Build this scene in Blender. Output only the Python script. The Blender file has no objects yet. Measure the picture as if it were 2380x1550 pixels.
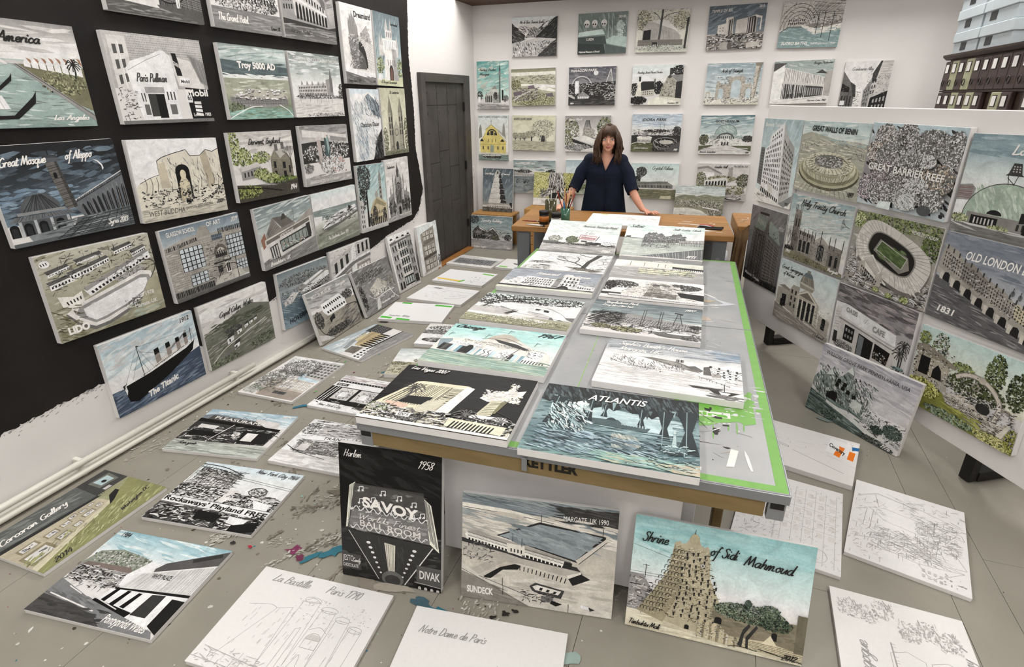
import bpy, bmesh, math, random
from mathutils import Matrix, Vector
R = math.radians
COL = bpy.context.scene.collection
SC = bpy.context.scene

# ---------------------------------------------------------------- camera, light, exposure
CAM = Vector((.42097, -1.55225, 1.90239))
YAW, PITCH, ROLL = R(-19.856), R(23.164), R(-.4376)
def camera():
    f0 = Vector((math.sin(YAW), math.cos(YAW), 0)); r0 = Vector((math.cos(YAW), -math.sin(YAW), 0)); z = Vector((0, 0, 1))
    f = f0 * math.cos(PITCH) - z * math.sin(PITCH); u = z * math.cos(PITCH) + f0 * math.sin(PITCH)
    r = r0 * math.cos(ROLL) + u * math.sin(ROLL); u2 = u * math.cos(ROLL) - r0 * math.sin(ROLL)
    cd = bpy.data.cameras.new('camera'); co = bpy.data.objects.new('camera', cd); COL.objects.link(co)
    cd.sensor_width = 36; cd.lens = 1284.64 * 36 / 2380; cd.clip_start = .05
    co.matrix_world = Matrix(((r.x, u2.x, -f.x, CAM.x), (r.y, u2.y, -f.y, CAM.y), (r.z, u2.z, -f.z, CAM.z), (0, 0, 0, 1)))
    SC.camera = co
camera()
vs = SC.view_settings
vs.view_transform = 'Standard'; vs.look = 'None'; vs.gamma = 1; vs.use_curve_mapping = False
vs.exposure = .15
SC.cycles.max_bounces = 4; SC.cycles.diffuse_bounces = 3; SC.cycles.glossy_bounces = 2; SC.cycles.transmission_bounces = 2; SC.cycles.adaptive_threshold = .06; SC.cycles.adaptive_min_samples = 16; SC.cycles.caustics_reflective = False; SC.cycles.caustics_refractive = False
w = bpy.data.worlds.new('studio_world'); SC.world = w; w.use_nodes = True
w.node_tree.nodes['Background'].inputs[0].default_value = (.9, .95, 1, 1); w.node_tree.nodes['Background'].inputs[1].default_value = .25
# fluorescent fittings on the ceiling: (x, y, power)
LAMPS = [(x, y, p) for y, p in ((-2.4, 46), (.2, 20), (2.4, 24), (4.6, 44)) for x in (-1.9, 1.9)] + [(0, -2.4, 26), (0, 4.6, 26)]
LZ = 3.82
for x, y, pw in LAMPS:
    ld = bpy.data.lights.new('fluorescent_light', 'AREA'); ld.shape = 'RECTANGLE'; ld.size = .62; ld.size_y = 1.55; ld.energy = pw; ld.color = (1, .972, .94)
    lo = bpy.data.objects.new('fluorescent_light', ld); COL.objects.link(lo); lo.location = (x, y, LZ - .075)

# ---------------------------------------------------------------- helpers
def lin(c):
    c = c / 255
    return c / 12.92 if c <= .04045 else ((c + .055) / 1.055) ** 2.4
def col(c):
    if isinstance(c, (int, float)): return (lin(c), lin(c * .988), lin(c * .972))
    if isinstance(c, str): return tuple(lin(int(c[i:i + 2], 16)) for i in (0, 2, 4))
    return c
def mat(name, c, rough=.6, spec=.4, metal=0, var=.12, scale=6, bump=0, c2=None, stretch=(1, 1, 1), coat=0):
    """noise-varied procedural material"""
    m = bpy.data.materials.new(name); m.use_nodes = True; nt = m.node_tree; n = nt.nodes; l = nt.links
    b = n['Principled BSDF']; b.inputs['Roughness'].default_value = rough; b.inputs['Metallic'].default_value = metal
    b.inputs['Specular IOR Level'].default_value = spec; b.inputs['Coat Weight'].default_value = coat
    tc = n.new('ShaderNodeTexCoord'); mp = n.new('ShaderNodeMapping'); mp.inputs['Scale'].default_value = stretch
    nz = n.new('ShaderNodeTexNoise'); nz.inputs['Scale'].default_value = scale; nz.inputs['Detail'].default_value = 5
    l.new(tc.outputs['Object'], mp.inputs[0]); l.new(mp.outputs[0], nz.inputs['Vector'])
    rp = n.new('ShaderNodeValToRGB'); a = col(c)
    d = col(c2) if c2 is not None else tuple(x * (1 - var) for x in a)
    e = a if c2 is not None else tuple(min(1, x * (1 + var)) for x in a)
    rp.color_ramp.elements[0].position = .32; rp.color_ramp.elements[1].position = .68
    rp.color_ramp.elements[0].color = (*d, 1); rp.color_ramp.elements[1].color = (*e, 1)
    l.new(nz.outputs['Fac'], rp.inputs[0]); l.new(rp.outputs[0], b.inputs['Base Color'])
    if bump:
        bp = n.new('ShaderNodeBump'); bp.inputs['Strength'].default_value = bump; bp.inputs['Distance'].default_value = .004
        l.new(nz.outputs['Fac'], bp.inputs['Height']); l.new(bp.outputs[0], b.inputs['Normal'])
    return m
def vcmat(name, rough=.6, spec=.3, amt=.1, scale=40, wash=0):
    """painted colour: the mesh's own paint colours with a fine brush grain"""
    m = bpy.data.materials.new(name); m.use_nodes = True; nt = m.node_tree; n = nt.nodes; l = nt.links
    b = n['Principled BSDF']; b.inputs['Roughness'].default_value = rough; b.inputs['Specular IOR Level'].default_value = spec
    at = n.new('ShaderNodeAttribute'); at.attribute_name = 'Col'
    tc = n.new('ShaderNodeTexCoord'); nz = n.new('ShaderNodeTexNoise'); nz.inputs['Scale'].default_value = scale; nz.inputs['Detail'].default_value = 3
    l.new(tc.outputs['Object'], nz.inputs['Vector'])
    mr = n.new('ShaderNodeMapRange'); mr.inputs['From Min'].default_value = .3; mr.inputs['From Max'].default_value = .7
    mr.inputs['To Min'].default_value = 1 - amt; mr.inputs['To Max'].default_value = 1 + amt
    l.new(nz.outputs['Fac'], mr.inputs['Value'])
    fac = mr.outputs[0]
    if wash:     # mottled wash where the pigment pooled
        n2 = n.new('ShaderNodeTexNoise'); n2.inputs['Scale'].default_value = 13; n2.inputs['Detail'].default_value = 9; n2.inputs['Roughness'].default_value = .68; n2.inputs['Distortion'].default_value = .7
        l.new(tc.outputs['Object'], n2.inputs['Vector']); m2 = n.new('ShaderNodeMapRange'); m2.inputs['From Min'].default_value = .33; m2.inputs['From Max'].default_value = .67; m2.inputs['To Min'].default_value = 1 - wash; m2.inputs['To Max'].default_value = 1 + wash * .7
        l.new(n2.outputs['Fac'], m2.inputs['Value']); mm = n.new('ShaderNodeMath'); mm.operation = 'MULTIPLY'; l.new(fac, mm.inputs[0]); l.new(m2.outputs[0], mm.inputs[1]); fac = mm.outputs[0]
    vm = n.new('ShaderNodeVectorMath'); vm.operation = 'SCALE'
    l.new(at.outputs['Color'], vm.inputs[0]); l.new(fac, vm.inputs['Scale']); l.new(vm.outputs[0], b.inputs['Base Color'])
    return m

class MB:
    def __init__(s): s.v = []; s.f = []
    def add(s, vs, fs):
        o = len(s.v); s.v += [tuple(v) for v in vs]; s.f += [tuple(i + o for i in f) for f in fs]; return s
    def box(s, x0, x1, y0, y1, z0, z1):
        return s.add([(x0, y0, z0), (x1, y0, z0), (x1, y1, z0), (x0, y1, z0), (x0, y0, z1), (x1, y0, z1), (x1, y1, z1), (x0, y1, z1)],
                     [(0, 3, 2, 1), (4, 5, 6, 7), (0, 1, 5, 4), (1, 2, 6, 5), (2, 3, 7, 6), (3, 0, 4, 7)])
    def prism(s, pts, y0, y1):   # polygon in xz extruded along y
        n = len(pts)
        return s.add([(p[0], y0, p[1]) for p in pts] + [(p[0], y1, p[1]) for p in pts],
                     [tuple(range(n)), tuple(range(2 * n - 1, n - 1, -1))] + [(i, n + i, n + (i + 1) % n, (i + 1) % n)[::-1] for i in range(n)])
    def lathe(s, prof, c=(0, 0, 0), n=20):
        o = len(s.v); k = len(prof)
        for i in range(n):
            a = 2 * math.pi * i / n
            for r, z in prof: s.v.append((c[0] + r * math.cos(a), c[1] + r * math.sin(a), c[2] + z))
        for i in range(n):
            j = (i + 1) % n
            for q in range(k - 1): s.f.append((o + i * k + q, o + j * k + q, o + j * k + q + 1, o + i * k + q + 1))
        s.f.append(tuple(o + i * k for i in range(n))[::-1]); s.f.append(tuple(o + i * k + k - 1 for i in range(n)))
        return s
    def tube(s, pts, rad, n=10, flat=1.0, ref=(0, 0, 1)):
        """tapered tube through points; rad number, list, or list of (a,b)"""
        pts = [Vector(p) for p in pts]; k = len(pts); o = len(s.v)
        for i, p in enumerate(pts):
            d = (pts[min(i + 1, k - 1)] - pts[max(i - 1, 0)]).normalized()
            a = d.cross(Vector(ref))
            if a.length < 1e-3: a = d.cross(Vector((1, 0, 0)))
            a.normalize(); b = a.cross(d)
            r = rad[i] if isinstance(rad, (list, tuple)) else rad
            ra, rb = r if isinstance(r, tuple) else (r, r * flat)
            for j in range(n):
                t = 2 * math.pi * j / n; q = p + a * (ra * math.cos(t)) + b * (rb * math.sin(t)); s.v.append(tuple(q))
        for i in range(k - 1):
            for j in range(n):
                j2 = (j + 1) % n; s.f.append((o + i * n + j, o + i * n + j2, o + (i + 1) * n + j2, o + (i + 1) * n + j))
        s.f.append(tuple(o + j for j in range(n))[::-1]); s.f.append(tuple(o + (k - 1) * n + j for j in range(n)))
        return s
    def ball(s, c, r, n=16, m=10):
        if not isinstance(r, (tuple, list)): r = (r, r, r)
        o = len(s.v)
        for i in range(1, m):
            p = math.pi * i / m
            for j in range(n):
                t = 2 * math.pi * j / n
                s.v.append((c[0] + r[0] * math.sin(p) * math.cos(t), c[1] + r[1] * math.sin(p) * math.sin(t), c[2] + r[2] * math.cos(p)))
        top = len(s.v); s.v.append((c[0], c[1], c[2] + r[2])); s.v.append((c[0], c[1], c[2] - r[2]))
        for i in range(m - 2):
            for j in range(n):
                j2 = (j + 1) % n; s.f.append((o + i * n + j, o + (i + 1) * n + j, o + (i + 1) * n + j2, o + i * n + j2))
        for j in range(n):
            j2 = (j + 1) % n; s.f.append((top, o + j, o + j2)); s.f.append((top + 1, o + (m - 2) * n + j2, o + (m - 2) * n + j))
        return s
    def mesh(s, name, m, smooth=False, bevel=0):
        me = bpy.data.meshes.new(name); me.from_pydata(s.v, [], s.f); me.update()
        if bevel:
            bm = bmesh.new(); bm.from_mesh(me)
            bmesh.ops.bevel(bm, geom=[e for e in bm.edges], offset=bevel, segments=1, affect='EDGES', profile=.5)
            bm.to_mesh(me); bm.free()
        if m: me.materials.append(m)
        if smooth: me.shade_smooth()
        return me
    def obj(s, name, m, parent=None, smooth=False, bevel=0):
        return link(name, s.mesh(name, m, smooth, bevel), parent)
def link(name, me, parent=None):
    o = bpy.data.objects.new(name, me); COL.objects.link(o)
    if parent: o.parent = parent
    return o
def tag(o, label, cat, group=None):
    o['label'] = label; o['category'] = cat
    if group: o['group'] = group
    return o
def struct(o, label=None):
    o['kind'] = 'structure'
    if label: o['label'] = label
    return o
def empty(name, loc=(0, 0, 0), rz=0):
    o = bpy.data.objects.new(name, None); COL.objects.link(o); o.location = loc; o.rotation_euler = (0, 0, rz); o.empty_display_size = .1
    return o
def cmesh(name, V, F, C, m):
    """mesh with a paint colour on every vertex"""
    me = bpy.data.meshes.new(name); me.from_pydata(V, [], F)
    at = me.color_attributes.new('Col', 'FLOAT_COLOR', 'POINT')
    buf = []
    for c in C: buf += (c[0], c[1], c[2], 1)
    at.data.foreach_set('color', buf); me.materials.append(m); me.update()
    return me
# ---------------------------------------------------------------- materials
M_wall = mat('white_wall_paint', 'e2dfdd', .75, .2, var=.02, scale=2.5)
M_black = mat('black_wall_paint', '141211', .7, .25, c2='211d1c', scale=3.5)
M_floor = mat('grey_painted_board', '9b978c', .42, .4, c2='8d897e', scale=2.2, bump=.05)
M_gap = mat('dark_gap', '77726a', .9)
M_white = mat('primed_canvas', 'e9e7e5', .7, .2, var=.02, scale=8)
M_edge = mat('canvas_edge', 'dcdad8', .75, .2, var=.03, scale=12)
M_pipe = mat('cream_gloss_pipe', 'dedcd2', .3, .5, var=.03)
M_door = mat('dark_grey_door', '4b4845', .55, .3, c2='3c3937', scale=4, bump=.2)
M_frame = mat('door_frame_grey', '514d49', .5, .35, c2='423f3c', scale=5)
M_ceil = mat('brown_wood_ceiling', '5a4030', .6, .3, c2='47301f', scale=3, stretch=(8, 1, 1))
M_sill = mat('bare_wood_threshold', 'a8743f', .55, .3, c2='8a5c30', scale=5, stretch=(1, 6, 1))
M_bench = mat('oiled_beech_block', 'a97c49', .45, .4, c2='8f6536', scale=3, stretch=(1, 9, 9))
M_steel = mat('grey_steel', '74777b', .4, .5, metal=.3, var=.06)
M_steeld = mat('dark_grey_steel', '4c5056', .45, .5, metal=.3, var=.06)
M_dark = mat('black_plastic', '161413', .5, .4, var=.1)
M_green = mat('lime_green_paint', '7fc353', .55, .35, var=.05, scale=9)
M_top = mat('worn_grey_table_top', 'a9aaab', .36, .45, c2='999b9d', scale=5)
M_trim = mat('aluminium_trim', '8f9296', .35, .5, metal=.5, var=.05)
M_apron = mat('bronze_apron', '8a7650', .4, .45, metal=.2, c2='75623f', scale=4, stretch=(1, 4, 4))
M_glass = mat('white_glossy', 'eceae8', .3)
M_print = vcmat('flat_print', .55, .35, .05, 30)
XL, YB, XR, YF, ZC = -2.69, 5.70, 2.66, -3.4, 3.9
rnd = random.Random(7)

# ---------------------------------------------------------------- setting
fl = struct(MB().box(XL - .1, XR + .1, YF - .1, YB + .1, -.12, -.0125).obj('floor', M_gap), 'grey painted board floor spattered with paint')
sx = [XL, -2.2, -1.6, -1.03, -.45, .14, .78, 1.55, 1.75, 2.25, XR]
shared = {}
for i in range(len(sx) - 1):
    off = (-.67, .48, -1.2, .9, -.2)[i % 5]
    ys = [YF] + [y for y in [off - 2.44, off, off + 2.44, off + 4.88] if YF + .2 < y < YB - .2] + [YB]
    for j in range(len(ys) - 1):
        o = MB().box(sx[i] + .001, sx[i + 1] - .001, ys[j] + .001, ys[j + 1] - .001, -.0125, 0).obj('floor_board', M_floor, fl)
wl = struct(MB().box(XL - .15, XL, YF, YB + .15, -.1, ZC + .1).obj('wall_left', M_wall), 'left wall painted black above ragged white lower strip')
struct(MB().box(XL - .15, XR + .15, YB, YB + .15, -.1, ZC + .1).obj('wall_back', M_wall), 'white back wall hung with small paintings')
struct(MB().box(XR, XR + .15, YF, YB, -.1, ZC + .1).obj('wall_right', M_wall), 'white right wall behind the filing cabinet')
struct(MB().box(XL - .15, XR + .15, YF - .15, YF, -.1, ZC + .1).obj('wall_front', M_wall), 'white wall behind the viewer')
cl = struct(MB().box(XL - .15, XR + .15, YF - .15, YB + .15, ZC, ZC + .1).obj('ceiling', M_wall), 'white ceiling')
cb = struct(MB().box(XL, XR, YB - .5, YB, 2.94, 3.2).obj('trim_1', M_ceil), 'dark brown timber beam along the top of the back wall')

# black paint on the left wall, ragged edges
def ragged(a, b, n, amp):
    out = []
    for i in range(n):
        t = i / n; out.append((a[0] + (b[0] - a[0]) * t + rnd.gauss(0, amp), a[1] + (b[1] - a[1]) * t + rnd.gauss(0, amp)))
    return out
edge = [(YF + .01, .40), (-.25, .41), (.1, .43), (.3, .435), (1.0, .37), (1.55, .47), (1.75, .5), (2.9, .53), (3.1, .555), (3.3, .60), (3.85, .66), (4.0, .74), (4.13, .95), (4.03, 1.4), (4.05, 1.8), (4.02, 2.3), (4.07, 2.8), (4.06, ZC - .002)]
pts = []
for a, b in zip(edge, edge[1:]): pts += ragged(a, b, max(6, int(math.hypot(b[0] - a[0], b[1] - a[1]) / .012)), .0035)
pts += [edge[-1], (YF + .01, ZC - .002)]
bk = MB(); bk.add([(XL + .0012, y, z) for y, z in pts], [tuple(range(len(pts)))])
for i in range(420):   # dry brush flecks just under the paint edge
    k = rnd.randrange(len(edge) - 6); a, b = edge[k], edge[k + 1]; t = rnd.random()
    y = a[0] + (b[0] - a[0]) * t; z = a[1] + (b[1] - a[1]) * t - abs(rnd.gauss(0, .02)); l_ = rnd.uniform(.003, .02); h_ = rnd.uniform(.001, .003)
    bk.add([(XL + .0012, y, z), (XL + .0012, y + l_, z + l_ * .3), (XL + .0012, y + l_, z + l_ * .3 + h_), (XL + .0012, y, z + h_)], [(0, 1, 2, 3)])
bko = bk.obj('black_paint', M_black, wl); bko['label'] = 'ragged black paint covering most of the left wall'

# skirting and pipes along the left wall
o = MB().box(XL, XL + .03, YF, 4.1, 0, .035).obj('baseboard_left', M_pipe); struct(o, 'low cream skirting strip on the left wall')
for nm, z, y1, lb in (('heating_pipe', .088, 1.27, 'upper cream heating pipe ending below the hillside village painting'), ('heating_pipe', .03, 3.2, 'long lower cream heating pipe running along the left skirting')):
    t = empty(nm, (XL + .05, 0, 0)); tag(t, lb, 'pipe', 'cream heating pipes')
    MB().tube([(0, YF + .02, z), (0, y1, z)], .018, 14).obj('pipe_run', M_pipe, t, True)
    for y in (-2.4, -1.2, 0, 1.1) + ((2.3,) if y1 > 2 else ()):
        MB().box(-.05, .006, y - .012, y + .012, z - .022, z + .022).obj('bracket', M_pipe, t, bevel=.003)

# door in the left wall
d = struct(empty('door_1', (XL, 0, 0)), 'dark grey boarded door with patched panels in the left wall')
MB().box(0, .045, 4.165, 4.265, 0, 2.15).obj('door_jamb', M_frame, d, bevel=.004)
MB().box(0, .045, 5.27, 5.44, 0, 2.15).obj('door_jamb', M_frame, d, bevel=.004)
MB().box(0, .045, 4.265, 5.27, 2.06, 2.15).obj('door_head', M_frame, d, bevel=.004)
MB().box(.0, .012, 4.265, 5.27, .02, 2.06).obj('door_leaf', M_door, d)
zs = [.05, .78, 1.2, 1.82, 2.04]; yy = [4.29, 4.56, 4.82, 5.08, 5.25]
for i in range(3):
    for j in range(4):
        z0, z1 = zs[j] + (.0, .12, -.08)[i] * (j in (1, 2)), zs[j + 1] + (.0, .12, -.08)[i] * (j in (0, 1))
        pn = MB().box(.012, .02, yy[i] + .004, yy[i + 1] - .004, z0 + .003, z1 - .003).obj('door_board', M_door, d, bevel=.0015)
        for q in range(2): MB().box(.02, .022, yy[i] + .03, yy[i] + .038, z1 - .1 - q * .2, z1 - .08 - q * .2).obj('nail', M_dark, pn)
MB().box(.012, .02, 5.085, 5.265, .05, 2.04).obj('door_board', M_door, d, bevel=.0015)
for z in (.35, 1.1, 1.8): MB().box(.02, .05, 5.252, 5.268, z - .05, z + .05).obj('hinge', M_dark, d, bevel=.002)
MB().box(.0, .1, 4.2, 5.42, .0005, .018).obj('threshold', M_sill, d, bevel=.003)
th = tag(MB().box(-.03, .03, -.02, 0, -.045, .045).obj('thermostat', M_white, None, bevel=.005), 'small white thermostat high in the corner beside the minaret painting', 'thermostat')
th.location = (XL + .06, YB, 1.80)
MB().lathe([(.016, 0), (.014, .008), (.0, .008)], n=16).obj('dial', M_edge, th, True).rotation_euler = (R(90), 0, 0)
th.children[0].location = (0, -.02, .008)
sw = empty('light_switch', (XL, 5.56, .98)); tag(sw, 'white double light switch on the wall strip beside the door', 'light switch')
MB().box(0, .01, -.04, .04, -.07, .07).obj('switch_plate', M_white, sw, bevel=.003)
for z in (-.03, .03): MB().box(.01, .016, -.015, .015, z - .018, z + .018).obj('rocker', M_edge, sw, bevel=.002)

# ceiling lamps
M_lampw = mat('lamp_housing', 'efefec', .4)
M_tube = bpy.data.materials.new('lit_tube'); M_tube.use_nodes = True
bs = M_tube.node_tree.nodes['Principled BSDF']; bs.inputs['Emission Color'].default_value = (1, .97, .93, 1); bs.inputs['Emission Strength'].default_value = 3; bs.inputs['Base Color'].default_value = (.9, .9, .9, 1)
for k, (x, y, pw) in enumerate(LAMPS):
    t = empty('ceiling_light', (x, y, LZ))
    tag(t, 'white twin-tube ceiling fitting %s, %s' % ({-2.4: 'behind the viewer', .2: 'over the near end of the games table', 2.4: 'over the far end of the games table', 4.6: 'nearest the back wall'}[y], 'left side' if x < 0 else 'right side' if x > 0 else 'in the middle'), 'ceiling light', 'fluorescent ceiling fittings')
    MB().box(-.36, .36, -.82, .82, -.0, ZC - LZ).obj('housing', M_lampw, t, bevel=.004)
    for s in (-.15, .15): MB().tube([(s, -.76, -.035), (s, .76, -.035)], .018, 10).obj('lamp_tube', M_tube, t, True)

# ---------------------------------------------------------------- leaning partition board
PO = Vector((1.597, 1.833, 1.0)); PY = R(-60.392); PT = R(-1.298)
PR = Vector((math.cos(PY), math.sin(PY), 0)); PB = Vector((-math.sin(PY), math.cos(PY), 0)); PU = Vector((0, 0, 1)) * math.cos(PT) + PB * math.sin(PT)
PN = PR.cross(PU)
def pmat(c, r, u):
    n = r.cross(u); return Matrix(((r.x, u.x, n.x, c.x), (r.y, u.y, n.y, c.y), (r.z, u.z, n.z, c.z), (0, 0, 0, 1)))
BD = .03   # painting depth in front of the board
pb = empty('display_board'); pb.matrix_world = pmat(PO - PN * BD, PR, PU)
tag(pb, 'large white free-standing display board angled across the right of the room', 'display board')
M_board = mat('white_painted_board', 'e6e3e1', .55, .3, var=.025, scale=3)
MB().box(-1.775, .715, -.83, .83, -.03, -.0005).obj('board_panel', M_board, pb, bevel=.003)
M_wood = mat('raw_pine', 'b98d55', .6, .3, c2='a37a46', scale=4, stretch=(5, 1, 1))
M_brown = mat('dark_brown_wood', '3d2a20', .5, .35, c2='2d1d15', scale=4, stretch=(1, 1, 5))
for s in (-1.4, .4):
    MB().box(s - .03, s + .03, -.995, .6, -.08, -.031).obj('rear_post', M_dark, pb, bevel=.002)
    MB().box(s - .035, s + .035, -.995, -.94, -.6, -.081).obj('foot', M_dark, pb, bevel=.002)

# ---------------------------------------------------------------- table-tennis table
TT = empty('games_table', (0, 0, 0), R(2.701)); tag(TT, 'paint-splashed folding games table with green borders and rows of canvases', 'table')
for y0, y1 in ((0, 1.366), (1.374, 2.74)):
    MB().box(-.7625, .7625, y0, y1, .735, .76).obj('table_top', M_top, TT, bevel=.002)
MB().box(-.75, .75, 1.3665, 1.3735, .735, .757).obj('centre_gap', M_steeld, TT)
MB().box(-.766, .766, -.006, -.0005, .722, .757).obj('edge_trim', M_trim, TT, bevel=.001)
MB().box(-.766, .766, 2.7405, 2.746, .722, .757).obj('edge_trim', M_trim, TT, bevel=.001)
for s in (-1, 1): MB().box(s * .7632 - (.005 if s < 0 else 0), s * .7632 + (.005 if s > 0 else 0), 0, 2.74, .722, .757).obj('edge_trim', M_trim, TT, bevel=.001)
MB().box(-.71, .70, .004, .03, .655, .7345).obj('apron', M_apron, TT, bevel=.002)
MB().box(-.71, .70, 2.71, 2.736, .665, .7345).obj('apron', M_apron, TT, bevel=.002)
for s in (-1, 1):
    MB().box(s * .735 - .013, s * .735 + .013, .03, 2.71, .665, .7345).obj('apron', M_apron, TT, bevel=.002)
    for y in (.0, 2.705):
        e_ = MB().box(s * .735 - .026, s * .735 + .026, y + .0035, y + .035, .65, .7345).obj('corner_cap', M_trim, TT, bevel=.002)
        MB().box(s * .735 - .02, s * .735 + .02, y + .001, y + .0035, .695, .72).obj('slot', M_dark, e_)
for x in (-.60, .62):
    for y in (.42, 2.3):
        lg = MB().box(x - .02, x + .02, y - .03, y + .03, .03, .7345).obj('leg', M_apron, TT, bevel=.003)
        MB().lathe([(.022, 0), (.03, .01), (.03, .028), (.018, .032)], (x, y, .0), 14).obj('foot', M_dark, lg, True)
for y in (.42, 2.3): MB().box(-.58, .60, y - .012, y + .012, .18, .21).obj('crossbar', M_apron, TT, bevel=.002)
cp = MB().box(-.103, -.083, -.011, -.0065, .675, .73).obj('clip', M_trim, TT, bevel=.001)
# green painted lines, lettering band, drips, splashes on the top (flat paint)
class Paint:
    def __init__(s): s.V = []; s.F = []; s.C = []; s.k = 0
    def poly(s, pts, c, z=.0004):
        o = len(s.V); s.k += 1
        for x, y in pts: s.V.append((x, y, z + s.k * 1.6e-6)); s.C.append(col(c))
        s.F.append(tuple(range(o, o + len(pts))))
    def blob(s, x, y, r, c, n=9, sq=1, ang=0, z=.0004, rough=.35):
        p = []
        for i in range(n):
            a = 2 * math.pi * i / n; q = r * rnd.uniform(1 - rough, 1 + rough); u, v = q * math.cos(a), q * math.sin(a) * sq
            p.append((x + u * math.cos(ang) - v * math.sin(ang), y + u * math.sin(ang) + v * math.cos(ang)))
        s.poly(p, c, z)
    def stroke(s, x0, y0, x1, y1, w, c, z=.0004):
        dx, dy = x1 - x0, y1 - y0; L = math.hypot(dx, dy) or 1; nx, ny = -dy / L * w / 2, dx / L * w / 2
        s.poly([(x0 + nx * .6, y0 + ny * .6), (x0 + dx * .3 + nx, y0 + dy * .3 + ny), (x0 + dx * .75 + nx * .8, y0 + dy * .75 + ny * .8), (x1, y1), (x0 + dx * .7 - nx, y0 + dy * .7 - ny), (x0 + dx * .25 - nx * .9, y0 + dy * .25 - ny * .9), (x0 - nx * .6, y0 - ny * .6)], c, z)
    def obj(s, name, m, parent, loc=(0, 0, 0)):
        o = link(name, cmesh(name, s.V, s.F, s.C, m), parent); o.location = loc; return o
G = '78ab58'; W = 'e6e6e4'; K = '2a2827'
p = Paint(); 
p.poly([(-.76, .002), (.76, .002), (.76, .034), (.05, .037), (-.76, .034)], G)
for y0, y1 in ((.034, 1.364), (1.376, 2.738)):
    p.poly([(.725, y0), (.76, y0), (.76, y1), (.725, y1)], G); p.poly([(-.76, y0), (-.735, y0), (-.735, y1), (-.76, y1)], G)
p.poly([(-.76, 2.71), (.725, 2.71), (.725, 2.738), (-.76, 2.738)], G)
for y0, y1 in ((.037, 1.364), (1.376, 2.71)): p.poly([(-.0015, y0), (.0015, y0), (.0015, y1), (-.0015, y1)], '8cc25f')
# stencilled crest: green field with pale band
p.poly([(.30, .49), (.42, .50), (.53, .52), (.62, .53), (.66, .60), (.70, .66), (.70, .40), (.66, .38), (.64, .40), (.57, .375), (.53, .345), (.50, .335), (.46, .345), (.42, .375), (.36, .38), (.30, .40)], G)
p.poly([(.33, .395), (.61, .415), (.61, .455), (.33, .435)], 'd6d8d2')
for i in range(12): p.stroke(.40 + i * .018, .375 - .012 * math.sin(i / 11 * 3.14), .412 + i * .018, .375 - .012 * math.sin((i + .8) / 11 * 3.14), .004, W)
for i in range(16):
    x = .585 + rnd.random() * .13; y = .44 + rnd.random() * .26; p.stroke(x, y, x + rnd.uniform(.02, .06), y + rnd.uniform(-.012, .012), rnd.uniform(.004, .012), rnd.choice(['c9cbca', 'bfc1c1', W]))
for i in range(26):
    x = .6 + rnd.random() * .12; y = .42 + rnd.random() * .24; p.blob(x, y, rnd.uniform(.004, .014), rnd.choice([G, 'c9cbca']), 7)
for x, y0, y1 in ((.44, .35, .29), (.545, .35, .25), (.60, .37, .32), (.655, .40, .33), (.63, .39, .30)): p.stroke(x, y0, x - .002, y1, .006, G)
for x, y, r, q in ((.475, .30, .012, 1.3), (.49, .26, .011, .6), (.555, .315, .012, 2), (.585, .21, .012, .5), (.38, .17, .014, .7), (.375, .135, .009, .6), (.53, .47, .013, 1.6), (.35, .47, .01, .7), (.56, .41, .018, .5), (.59, .36, .012, .5)): p.blob(x, y, r, K, 10, q)
for a in ((.40, .46, .50, .36), (.45, .44, .53, .31), (.30, .232, .58, .222), (.40, .28, .45, .27), (.50, .42, .56, .36)): p.stroke(*a, .0035, K)
for i in range(150):
    x = rnd.uniform(-.2, .72); y = rnd.uniform(.05, 2.68)
    if 1.35 < y < 1.39: continue
    c = rnd.choice([W, W, '8e8f8f', 'a08f72', K, '9a9c9e', 'c9b79a']); p.blob(x, y, rnd.uniform(.001, .005), c, 6, rnd.uniform(.5, 1))
for i in range(46):
    x = rnd.uniform(.42, .72); y = rnd.uniform(.05, 2.6)
    if 1.33 < y < 1.4: continue
    p.stroke(x, y, x + rnd.uniform(-.07, .07), y + rnd.uniform(-.05, .05), rnd.uniform(.002, .007), rnd.choice([W, 'c8c9c9', 'a3a5a7', 'b9aa98']))
for a, b in zip([(.42, 1.98), (.52, 1.93), (.60, 1.83), (.66, 1.74), (.55, 1.70), (.44, 1.66)], [(.54, 1.93), (.61, 1.84), (.665, 1.73), (.54, 1.705), (.44, 1.665), (.36, 1.64)]): p.stroke(*a, *b, .014, W)
p.poly([(.53, 1.9), (.6, 1.83), (.67, 1.78), (.72, 1.77), (.66, 1.73), (.58, 1.7), (.64, 1.76)], 'c5c9cf')
p.blob(.53, 1.78, .06, 'b5aa94', 12, .4); p.blob(.46, 1.48, .09, 'bcaea0', 12, .4)
p.poly([(.58, .095), (.605, .1), (.625, .2), (.60, .205)], 'e4e1da'); p.stroke(.66, .09, .645, .21, .012, 'd8d9da')
p.poly([(.32, .06), (.5, .05), (.5, .07), (.34, .085)], W)
po = p.obj('paint_marks', M_print, TT, (0, 0, .7602)); po['label'] = 'lime green border lines, crest and paint splashes'

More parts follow.
